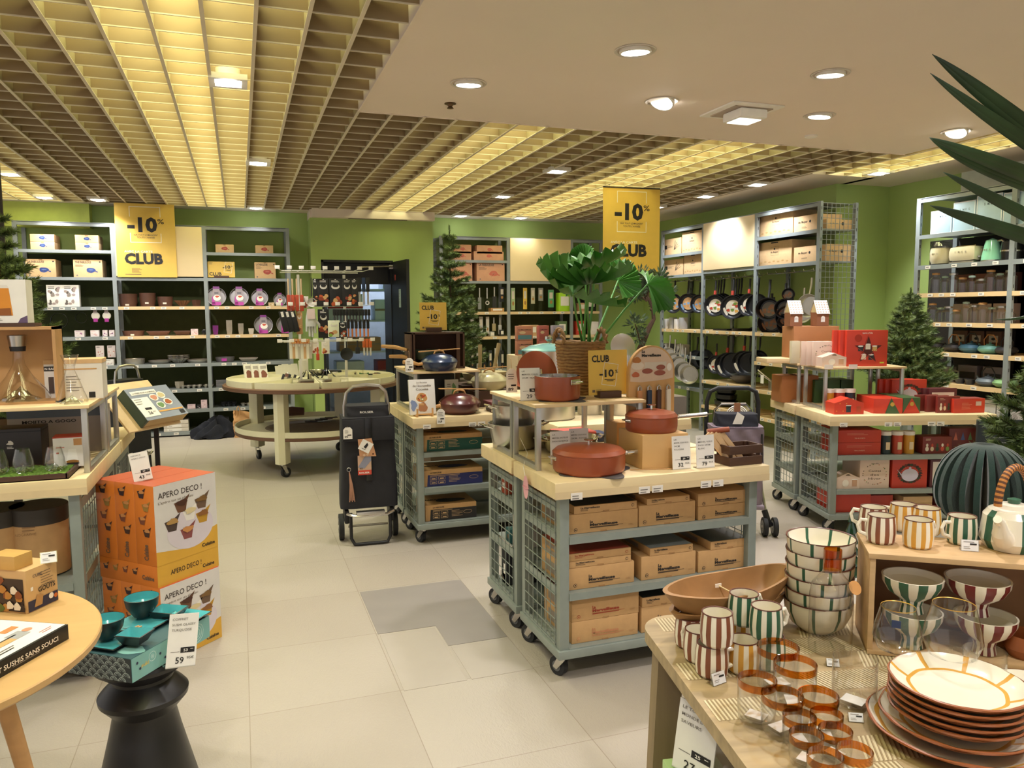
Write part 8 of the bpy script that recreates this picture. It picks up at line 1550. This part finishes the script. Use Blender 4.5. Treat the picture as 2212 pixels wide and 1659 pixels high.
# ================================================================== foreground table with striped crockery
QZ = .72; TWD = mat('limed_mango_wood', '#a8926e', .5, var=.2, scale=3, stretch=(2, 12, 9)); TWL = cm('#cfc09c', .55); TWG = cm('#8b7754', .7)
def fwd(p): return (Vector(p) - CAM).dot(FW)
c0 = az(1386, 1352, QZ); TRZ = R(-12); r = root('carved_wood_table', 'pale mango wood table with rounded corner and carved grooves in the foreground', 'table', (c0.x - .01, c0.y - .06, 0), TRZ)
TM = Matrix.Translation((c0.x - .01, c0.y - .06, 0)) @ Matrix.Rotation(TRZ, 4, 'Z'); TL, TWI = 1.35, 1.3
m = MB(); rr = .09; pts = [(0, -TL), (TWI, -TL)] + [(TWI - rr + rr * math.cos(a * PI / 16), .12 - rr + rr * math.sin(a * PI / 16)) for a in range(9)] + [(rr - rr * math.sin(a * PI / 16), .12 - rr + rr * math.cos(a * PI / 16)) for a in range(9)]
m.prism(pts, QZ - .032, QZ - .0012, TWD); m.build('table_top', r)
m = MB(); rnd = random.Random(1); y = .10; row = 0
while y > -TL + .1:
 h = .082; x = .012 + (.03 if y > .05 else 0)
 while x < 1.2:
  w_ = rnd.choice([.14, .2, .26]); k = rnd.random()
  if k < .62:
   n = int(w_ / .0085)
   for i in range(n): a = x + i * .0085; s = .03 * (1 if row % 2 else -1); m.q((Vector((0, 0, QZ - .0012)), Vector((1, 0, 0)), Vector((0, 1, 0))), [(a, y - h + .004), (a + .0045, y - h + .004), (a + .0045 + s, y), (a + s, y)] if x > .05 else [(a, y - h + .004), (a + .0045, y - h + .004), (a + .0045, y), (a, y)], TWL, 1); m.q((Vector((0, 0, QZ - .0012)), Vector((1, 0, 0)), Vector((0, 1, 0))), [(a + .0045 + (s if x > .05 else 0), y), (a + (.0045 if 1 else 0), y - h + .004), (a + .0062, y - h + .004), (a + .0062 + (s if x > .05 else 0), y)], TWG, 1.2)
  x += w_
 y -= h; row += 1
o = m.build('carved_inlay', r)
for x, y in ((.03, .02), (TWI - .1, .02), (.03, -TL + .08), (TWI - .1, -TL + .08)): m = MB(); m.add([(x, y, QZ - .032), (x + .07, y, QZ - .032), (x + .07, y + .05, QZ - .032), (x, y + .05, QZ - .032), (x - .03, y, 0), (x + .01, y, 0), (x + .01, y + .04, 0), (x - .03, y + .04, 0)], [(0, 1, 2, 3), (7, 6, 5, 4), (4, 5, 1, 0), (5, 6, 2, 1), (6, 7, 3, 2), (7, 4, 0, 3)], mat('table_leg_wood', '#8d7a5c', .6, var=.15, scale=3, stretch=(8, 8, 1))); m.build('leg', r)
m = MB(); m.box(.0, 1.1, -1.1, -.02, .0, .1, DKBROWN); one(m, 'low_platform', 'dark low platform under the carved table', 'plinth', r.location.copy(), TRZ)
for k in range(3): m = MB(); m.box(0, .5, -.5, 0, 0, .13, cm(['#2c2422', '#5a3226', '#a9a29a'][k], .5), .003); m.text((Vector((0, 0, 0)), Vector((0, -1, 0)), Vector((0, 0, 1))), .03, .04, 'TOUR DU MONDE', .035, cm('#cfc7bd'), .02, w=.34, l=1); one(m, 'board_game_box', ['dark board game box at the bottom under the carved table', 'brown board game box in the middle under the carved table', 'grey box on top of the pile under the carved table'][k], 'box', TM @ Vector((.11, -.03, .101 + k * .1315)), TRZ)
m = MB(); m.box(-.045, .045, -.1, .1, 0, .35, cm('#a9c98a', .5), .003); one(m, 'game_tin', 'pale green upright box under the price card beside the table leg', 'box', TM @ Vector((.055, -.17, .101)), TRZ); p = TM @ Vector((.05, -.15, .4525)); price_card(['LE TOUR DU', 'MONDE DES', 'SAVEURS'], '27', '95€', '25', .11, .16, tuple(p), 0, 'white price card reading 27 beside the carved table leg', rot=(0, 0, R(-72)))
CRW = mat('glazed_white_clay', '#e9e2d2', .22, var=.03, coat=.3); SB, SG, SYL, SR = [mat('stripe_' + n, c, .3, var=.08, scale=30) for n, c in (('brown', '#7f4a33'), ('green', '#2f5b45'), ('yellow', '#cf9a3e'), ('maroon', '#6d2327'))]; RIMC = cm('#5a2c22', .35)
def mug(sc):
 r = root('striped_mug', 'x', 'mug', group='striped mugs'); m = MB(); P = [(0, 0), (.031, 0), (.036, .006), (.0385, .03), (.037, .055), (.0345, .074)]
 m.lathe(P, CRW, 60, mats=lambda j, i: sc if (j // 3) % 2 and i > 0 else CRW); m.lathe([(.0345, .074), (.0325, .074), (.034, .05), (.033, .01), (0, .006)], CRW, 60); m.build('mug_body', r)
 m = MB(); m.lathe([(.0352, .0735), (.0348, .0755), (.0322, .0752), (.0322, .0735)], RIMC, 40); m.build('rim', r)
 m = MB(); m.tube([(.034, 0, .058), (.052, 0, .06), (.06, 0, .044), (.055, 0, .026), (.036, 0, .018)], [.0055, .005, .0048, .005, .006], CRW, 8); m.build('handle', r); return r
MG = {c: Row(mug(s)) for c, s in (('brown', SB), ('green', SG), ('yellow', SYL))}
MZ = QZ + .0005
def mg(c, u, v, z, rz, lb, s=.93): p = az(u, v, z); MG[c]((p.x, p.y, z), R(rz), lb, scale=s)
mg('brown', 1537, 1455, MZ, -20, 'brown striped mug nearest the front price tag'); mg('yellow', 1604, 1447, MZ, 20, 'yellow striped mug low in the front cluster'); mg('brown', 1490, 1393, MZ, 60, 'brown striped mug at the outer side of the cluster'); mg('brown', 1510, 1423, MZ, 100, 'brown striped mug half hidden under the upper one'); mg('yellow', 1596, 1395, MZ, 150, 'pale striped mug hidden behind the yellow one'); mg('green', 1660, 1438, MZ, 60, 'green striped mug behind the amber-rimmed glass'); mg('green', 1640, 1385, MZ, 90, 'green striped mug underneath the two green ones')
MZ2 = MZ + .0715
mg('brown', 1548, 1390, MZ2, 35, 'brown striped mug standing on top of other mugs'); mg('green', 1606, 1345, MZ2, 10, 'green striped mug on top at the back of the cluster'); mg('green', 1654, 1375, MZ2, 0, 'green striped mug on top nearest the checked bowls')
# wooden oblong bowls
OLW = mat('olive_wood', '#9d7448', .5, var=.14, scale=4, stretch=(3, 10, 4))
def oblong(A, B, z, W, H, lb):
 A = az(*A, z + H); B = az(*B, z + H); p = (A + B) / 2; L = (A - B).length / 1.05; rz = math.atan2(B.y - A.y, B.x - A.x); m = MB()
 def f(a, b, inner=0):
  t = 2 * PI * a; k = b ** .5 * (.93 if inner else 1); e = 1 + .1 * math.sin(2 * t + 1) * b; return (L / 2 * k * math.cos(t) * e, W / 2 * k * math.sin(t) * (1 + .06 * math.cos(3 * t)), (H * b ** 1.5 if not inner else .012 + (H - .012) * b ** 2.4) * (1 + .15 * b * (math.cos(t) ** 2)) )
 m.grid(f, 48, 10, OLW, closeu=True); m.grid(lambda a, b: f(a, 1 - b, 1), 48, 10, OLW, closeu=True)
 V = [f(i / 48, 1) for i in range(48)] + [f(i / 48, 1, 1) for i in range(48)]; m.add(V, [(i, (i + 1) % 48, 48 + (i + 1) % 48, 48 + i) for i in range(48)], OLW); one(m, 'wooden_bowl', lb, 'bowl', (p.x, p.y, z), rz)
oblong((1452, 1330), (1700, 1262), QZ + .0005, .15, .075, 'oblong olive wood bowl, lower of the nested pair'); oblong((1438, 1290), (1706, 1232), QZ + .04, .16, .085, 'oblong olive wood bowl, upper, tied with raffia and a tag')
a, b = az(1502, 1252, QZ + .09), az(1590, 1285, QZ + .085); m = MB(); m.tube([a, (a + b) / 2 + Vector((0, 0, .008)), b], .002, cm('#d8c497', .8), 5); q_ = (a + b) / 2; m.box(q_.x - .008, q_.x + .01, q_.y - .012, q_.y - .01, q_.z - .006, q_.z + .012, WHITE); one(m, 'raffia_tie', 'raffia string with a small white tag on the upper wooden bowl', 'string')
# checked bowls
p = az(1766, 1358, QZ); rad = 70 * fwd(p) / FPX
for k in range(6):
 m = MB(); z = k * .031; wob = lambda t, i: 1 + .02 * math.sin(3 * t + k * 2) * (i > 1); s = 1 + .0 * k
 m.lathe([(0, 0), (rad * .5, 0), (rad * .8, .02), (rad * .97, .05), (rad, .075)], CRW, 66, wob=wob, mats=lambda j, i: SG if j % 8 == k % 3 and i > 0 else CRW); m.lathe([(rad, .075), (rad * .96, .074), (rad * .9, .05), (rad * .6, .015), (0, .01)], CRW, 66, wob=wob, mats=lambda j, i: SG if j % 8 == k % 3 and i < 3 else CRW); m.lathe([(rad * 1.002, .074), (rad, .0768), (rad * .965, .0755)], RIMC, 50, wob=wob)
 one(m, 'checked_bowl', 'white bowl with thin green lines, %s from the bottom of the stack' % ORD[k], 'bowl', (p.x, p.y, QZ + .0005 + z), k * .4, 'stacked white and green bowls')
# glasses
def gl(u, v, wpx, h, lb, band=True, prof=None):
 z = QZ + h; p = az(u, v, z); rad = wpx / 2 * fwd(p) / FPX; r = root('drinking_glass', lb, 'glass', (p.x, p.y, QZ + .0005), 0, 'amber-rimmed glasses' if band else 'clear glasses')
 m = MB(); m.lathe([(0, .003), (rad * .8, 0), (rad * .94, .008), (rad, h * .35), (rad, h), (rad * .975, h), (rad * .97, h * .35), (rad * .9, .011), (0, .008)], GLASS, 36); m.build('glass_body', r)
 if band: m = MB(); m.lathe([(rad * 1.005, h - .014), (rad * 1.008, h), (rad * .975, h + .0005), (rad * .972, h - .014)], AMBB, 40); m.build('amber_rim', r)
 m = MB(); m.T = Matrix.Rotation(u * .37, 4, 'Z'); s = rad * .5; m.box(-s, s, -s * .8, s * .8, .0125, .0135, cm('#e4e0dc', .6)); m.build('base_sticker', r)
AMBB = glassmat('amber_band', '#f0bd6c', .12)
for u, v, wp, h, lb in [(1681, 1396, 88, .09, 'amber-rimmed glass in front of the green mugs'), (1718, 1432, 90, .09, 'amber-rimmed glass overlapping the one before the green mugs'), (1636, 1466, 82, .085, 'amber-rimmed glass nearest the table edge'), (1690, 1500, 88, .075, 'wide amber-rimmed glass behind the small ones'), (1768, 1500, 84, .07, 'wide amber-rimmed glass near the ribbed tumbler'),
  (1727, 1546, 70, .055, 'small amber-rimmed glass, back of the little group, edge side'), (1786, 1542, 68, .055, 'small amber-rimmed glass, back of the little group, inner side'), (1742, 1586, 72, .055, 'small amber-rimmed glass, middle of the little group, edge side'), (1805, 1576, 70, .055, 'small amber-rimmed glass, middle of the little group, inner side'), (1783, 1632, 76, .055, 'small amber-rimmed glass at the lower picture edge'), (1846, 1620, 76, .055, 'small amber-rimmed glass nearest the plate stack')]: gl(u, v, wp, h, lb)
gl(1848, 1420, 92, .1, 'plain ribbed tumbler between glasses and plates', False); gl(2128, 1405, 84, .1, 'clear tumbler with thin gold rim behind the plate stack', False)
p = az(1792, 1402, QZ); r = root('carafe', 'clear cylinder carafe with amber neck and a round cork tag', 'carafe', (p.x, p.y, QZ + .0005)); m = MB(); s = .0475 * 1.0; m.lathe([(0, .004), (s * .95, 0), (s, .01), (s, .13), (s * .9, .155), (s * .45, .182), (s * .42, .19)], GLASS, 40); m.build('glass_body', r); m = MB(); m.lathe([(s * .41, .185), (s * .42, .235), (s * .39, .236), (s * .38, .186)], AMBB, 30); m.build('amber_neck', r); m = MB(); m.T = Matrix.Translation((s * .8, -.03, .15)) @ Matrix.Rotation(R(60), 4, 'X'); m.lathe([(0, 0), (.016, 0), (.016, .0015), (0, .0015)], cm('#d39a5c', .6), 20); m.build('cork_tag', r)
def wine(u, v, vb, wpx, lb):
 zb = QZ + .0005; p = az(u, vb, zb); rad = wpx / 2 * fwd(p) / FPX; hb = rad * 2.15; t = .095; r = root('wine_glass', lb, 'wine glass', (p.x, p.y, zb), 0, 'tall stemmed glasses')
 m = MB(); m.lathe([(rad * .7, t + hb), (rad * .92, t + hb * .62), (rad, t + hb * .38), (rad * .8, t + hb * .14), (rad * .3, t + .006), (.004, t), (.0035, .05), (.004, .012), (.012, .004), (.034, .002), (.036, 0)], GLASS, 44); m.build('glass_body', r); m = MB(); m.lathe([(rad * .7, t + hb - .001), (rad * .705, t + hb + .0008), (rad * .69, t + hb)], GOLD, 40); m.build('gold_rim', r); return r, rad, t, hb
r, rad, t, hb = wine(1932, 1290, 1512, 98, 'stemmed glass with blue sticker and gold rim'); m = MB(); m.T = Matrix.Rotation(R(-140), 4, 'Z'); m.box(rad * .84, rad * .87, -.008, .008, t + hb * .7, t + hb * .85, cm('#26365c')); m.build('blue_sticker', r); wine(2050, 1310, 1530, 118, 'wide balloon stemmed glass beside the blue-stickered one')
# plates
TCL = mat('terracotta_clay', '#9c5a33', .38, var=.08, coat=.2); p = az(2062, 1590, QZ); f_ = fwd(p); rad = 137 * (f_ - .03) / FPX
def plate(R_, z, lb, big=False, k=0):
 wob = lambda t, i: 1 + .012 * math.sin(9 * t + k) * (i > 0); m = MB(); m.lathe([(0, 0), (R_ * .62, 0), (R_ * .85, .012), (R_, .024)], TCL, 72, wob=wob); m.lathe([(R_, .024), (R_ * 1.0, .027), (R_ * .975, .028)], TCL, 72, wob=wob)
 st = lambda j, i: SYL if (i == 2 or (i in (0, 1) and j % 9 < 1)) else CRW
 m.lathe([(R_ * .975, .028), (R_ * .86, .017), (R_ * .72, .009), (R_ * .66, .008), (0, .007)] if not big else [(R_ * .975, .028), (R_ * .9, .02), (R_ * .84, .016), (R_ * .76, .01), (0, .007)], CRW, 72, wob=wob, mats=(lambda j, i: SYL if i == 1 else CRW) if big else st); one(m, 'striped_plate', lb, 'plate', (p.x, p.y, z), .35 * k, 'stacked terracotta plates')
plate(rad * 1.3, QZ + .0005, 'largest plate with yellow ring at the bottom of the stack', True); plate(rad * 1.12, QZ + .015, 'wide wavy plate just above the largest one', False, 1)
for k in range(5): plate(rad * 1.0, QZ + .032 + k * .0125, 'terracotta plate with cream and yellow glaze, %s above the wavy plate' % ORD[k], False, k + 2)
q_ = az(2225, 1500, QZ); m = MB(); m.lathe([(0, 0), (.05, 0), (.07, .02), (.068, .02), (.045, .004), (0, .004)], CRW, 48, mats=lambda j, i: SR if i in (2,) else CRW); one(m, 'striped_plate', 'maroon and white plate cut off at the picture edge', 'plate', (q_.x, q_.y, QZ + .0005)); q_ = az(2215, 1425, QZ); m = MB(); m.lathe([(0, 0), (.03, 0), (.045, .03), (.04, .06), (.037, .058), (.04, .03), (0, .005)], TCL, 30); one(m, 'terracotta_cup', 'terracotta cup cut off at the picture edge', 'cup', (q_.x, q_.y, QZ + .0005))
# crate shelf
P1, P2 = az(1872, 1412, QZ), az(2212, 1448, QZ); ang = math.atan2(P2.y - P1.y, P2.x - P1.x); CH = .222; CWD = .46; CD = .17; CRT = mat('raw_pine_crate', '#c6a57a', .6, var=.14, scale=4, stretch=(2, 8, 8)); CM = Matrix.Translation((P1.x, P1.y, QZ + .0005)) @ Matrix.Rotation(ang, 4, 'Z')
r = root('crate_shelf', 'raw pine crate on its side holding footed bowls, mugs on top', 'crate', CM.translation, ang)
for x in (0, CWD - .012): m = MB(); m.box(x, x + .012, 0, CD, 0, CH, CRT, .001); m.build('side_panel', r)
m = MB(); m.box(-.004, CWD, -.004, CD, CH, CH + .012, CRT, .001); m.build('top_panel', r); m = MB(); m.box(0, CWD, -.002, CD, 0, .01, CRT, .001); m.build('bottom_panel', r); m = MB(); m.box(.012, CWD - .012, CD - .006, CD, .01, CH, mat('crate_back', '#8d6a4c', .7, var=.1)); m.build('back_panel', r)
def oncr(u, v, z, back=0): p = az(u, v, z); return p
CT = QZ + CH + .0135
for c, u, v, rz, lb in [('brown', 1902, 1170, 150, 'brown striped mug in front on the crate shelf corner'), ('brown', 1885, 1150, 120, 'brown striped mug behind the corner one on the crate'), ('yellow', 1982, 1180, 0, 'yellow striped mug in front on the crate shelf'), ('yellow', 2000, 1152, 10, 'yellow striped mug with visible handle behind the front yellow'), ('yellow', 1950, 1143, 130, 'yellow striped mug at the back of the crate top'), ('green', 2076, 1172, 170, 'green striped mug beside the teapot on the crate')]: mg(c, u, v, CT, rz, lb, .86)
q_ = az(2095, 1190, CT); clip((q_.x, q_.y, CT), ang, 'white price label in front of the green mug on the crate', .034, .024, -12); q_ = az(1555, 1478, QZ); clip((q_.x, q_.y, QZ + .0005), R(12), 'clear price label in front of the brown striped mug', .036, .024, -18)
for u, v, lb in [(2010, 1455, 'small price label beside the plate stack'), (1850, 1560, 'small tilted price label by the ribbed tumbler'), (1800, 1440, 'flat price label in front of the carafe')]: q_ = az(u, v, QZ); clip((q_.x, q_.y, QZ + .0005), R(-30), lb, .026, .016, -35)
def footbowl(u, v, sc, lb, z, wpx, h=.055, foot=.03):
 p = az(u, v, z); rad = wpx / 2 * fwd(p) / FPX; m = MB(); m.lathe([(rad * .4, 0), (rad * .34, foot * .6), (rad * .4, foot), (rad * .8, foot + h * .35), (rad * .98, foot + h * .75), (rad, foot + h)], CRW, 60, mats=lambda j, i: sc if (j // 3) % 2 else CRW); m.lathe([(rad, foot + h), (rad * .94, foot + h), (rad * .9, foot + h * .7), (rad * .6, foot + h * .25), (0, foot + h * .15)], CRW, 60); m.disc(fr_top(0, 0, foot + h * .35), 0, 0, rad * .4, rad * .25, INK, 1, 12, .3); one(m, 'footed_bowl', lb, 'bowl', p, 0, 'footed striped bowls in the crate')
ZF = QZ + .0115; footbowl(1968, 1395, SG, 'green striped footed bowl, lower one in the crate', ZF, 118); footbowl(1968, 1320, SG, 'green striped footed bowl, upper one in the crate', ZF + .0855, 122, .052); footbowl(2125, 1408, SR, 'maroon striped footed bowl, lower one in the crate', ZF, 122); footbowl(2108, 1325, SR, 'maroon striped footed bowl, upper one in the crate', ZF + .0855, 128, .052)
# striped teapot with cane handle
q_ = az(2185, 1182, CT); r = root('striped_teapot', 'green striped teapot with cane bail handle at the picture edge', 'teapot', (q_.x, q_.y, CT)); T_ = .066
m = MB(); m.lathe([(0, 0), (.055, 0), (T_, .02), (.06, .075), (.05, .088), (.03, .092)], CRW, 60, mats=lambda j, i: SG if (j // 3) % 4 == 1 and 0 < i < 4 else CRW); m.tube([(-.05, -.02, .03), (-.075, -.03, .05), (-.085, -.035, .075), (-.1, -.04, .085)], [.024, .018, .011, .009], CRW, 14); m.build('teapot_body', r); m = MB(); m.lathe([(.034, .09), (.03, .1), (0, .104)], CRW, 30); m.lathe([(.012, .103), (.014, .112), (0, .116)], SG, 20); m.build('lid', r)
m = MB()
for i in range(46): a = PI * i / 45; m.lathe([(.0085, -.0028), (.0105, 0), (.0085, .0028)], [cm('#b9793a', .45), cm('#5a3420', .5)][i % 2], 10, c=(0, 0, 0)) if False else m.cyl((-.05 * math.cos(a) * 1.0, 0, .1 + .085 * math.sin(a)), (-.05 * math.cos(a + .075), 0, .1 + .085 * math.sin(a + .075)), .0085, [cm('#b9793a', .45), cm('#5a3420', .5)][i % 2], seg=10)
m.build('cane_handle', r)
# dark green felt tree ornament and small glass tree
FG = mat('green_felt', '#14332b', .95, var=.15, scale=40, sheen=.4, bump=.3, bscale=200); q_ = ay(2118, 1150, 2.05); bz_ = QZ; r = root('felt_tree_ornament', 'large dark green pleated tree ornament behind the crate shelf', 'ornament', (q_.x, q_.y, .0)); m = MB(); SR_ = 95 * fwd(q_) / FPX; zc = ay(2118, 1055, 2.05).z
for k in range(22):
 a = 2 * PI * k / 22; n = 20; V = [(0, 0, zc - SR_ * .95)]; d = Vector((math.cos(a), math.sin(a), 0)); s = Vector((-d.y, d.x, 0)) * .010
 prof = [(SR_ * (math.sin(PI * i / n) ** .75) * (1.0 - .06 * math.cos(PI * i / n)), zc + SR_ * 1.02 * math.cos(PI * i / n) * (1 if i < n / 2 else .85)) for i in range(n + 1)]
 V = [Vector((0, 0, z)) for _, z in prof] + [d * x + s + Vector((0, 0, z)) for x, z in prof] + [d * x - s + Vector((0, 0, z)) for x, z in prof]; N1 = n + 1
 m.add(V, [f for i in range(n) for f in ((i, N1 + i, N1 + i + 1, i + 1), (i, i + 1, 2 * N1 + i + 1, 2 * N1 + i), (N1 + i, 2 * N1 + i, 2 * N1 + i + 1, N1 + i + 1))], FG)
m.build('crown', r); m = MB()
for k in range(12): a = PI * 2 * k / 12; d = Vector((math.cos(a), math.sin(a), 0)); s = Vector((-d.y, d.x, 0)) * .004; m.add([Vector((0, 0, zc - SR_ * .7)), d * .04 + s + Vector((0, 0, zc - SR_ * .7)), d * .062 + s + Vector((0, 0, .56)), Vector((0, 0, .56)), d * .04 - s + Vector((0, 0, zc - SR_ * .7)), d * .062 - s + Vector((0, 0, .56))], [(0, 1, 2, 3), (0, 3, 5, 4), (1, 4, 5, 2)], FG)
m.build('trunk', r); m = MB(); m.box(-.12, .2, -.1, .1, 0, .56, BLACK, .004); one(m, 'display_plinth', 'black plinth behind the carved table under the felt tree', 'plinth', (q_.x, q_.y, 0))
q_ = az(1834, 1262, QZ); m = MB(); G_ = mat('dark_green_glass', '#0f3a26', .12, coat=.6, var=.05); pr = [(.0, 0), (.014, 0), (.014, .03)]
for k in range(6): s = 1 - k * .15; z = .03 + k * .03; pr += [(.036 * s, z), (.034 * s, z + .006), (.014 * s, z + .03)]
m.lathe(pr + [(0, .225)], G_, 10); one(m, 'glass_tree', 'small tiered dark green glass tree behind the checked bowls', 'ornament', (q_.x, q_.y, QZ + .0005))
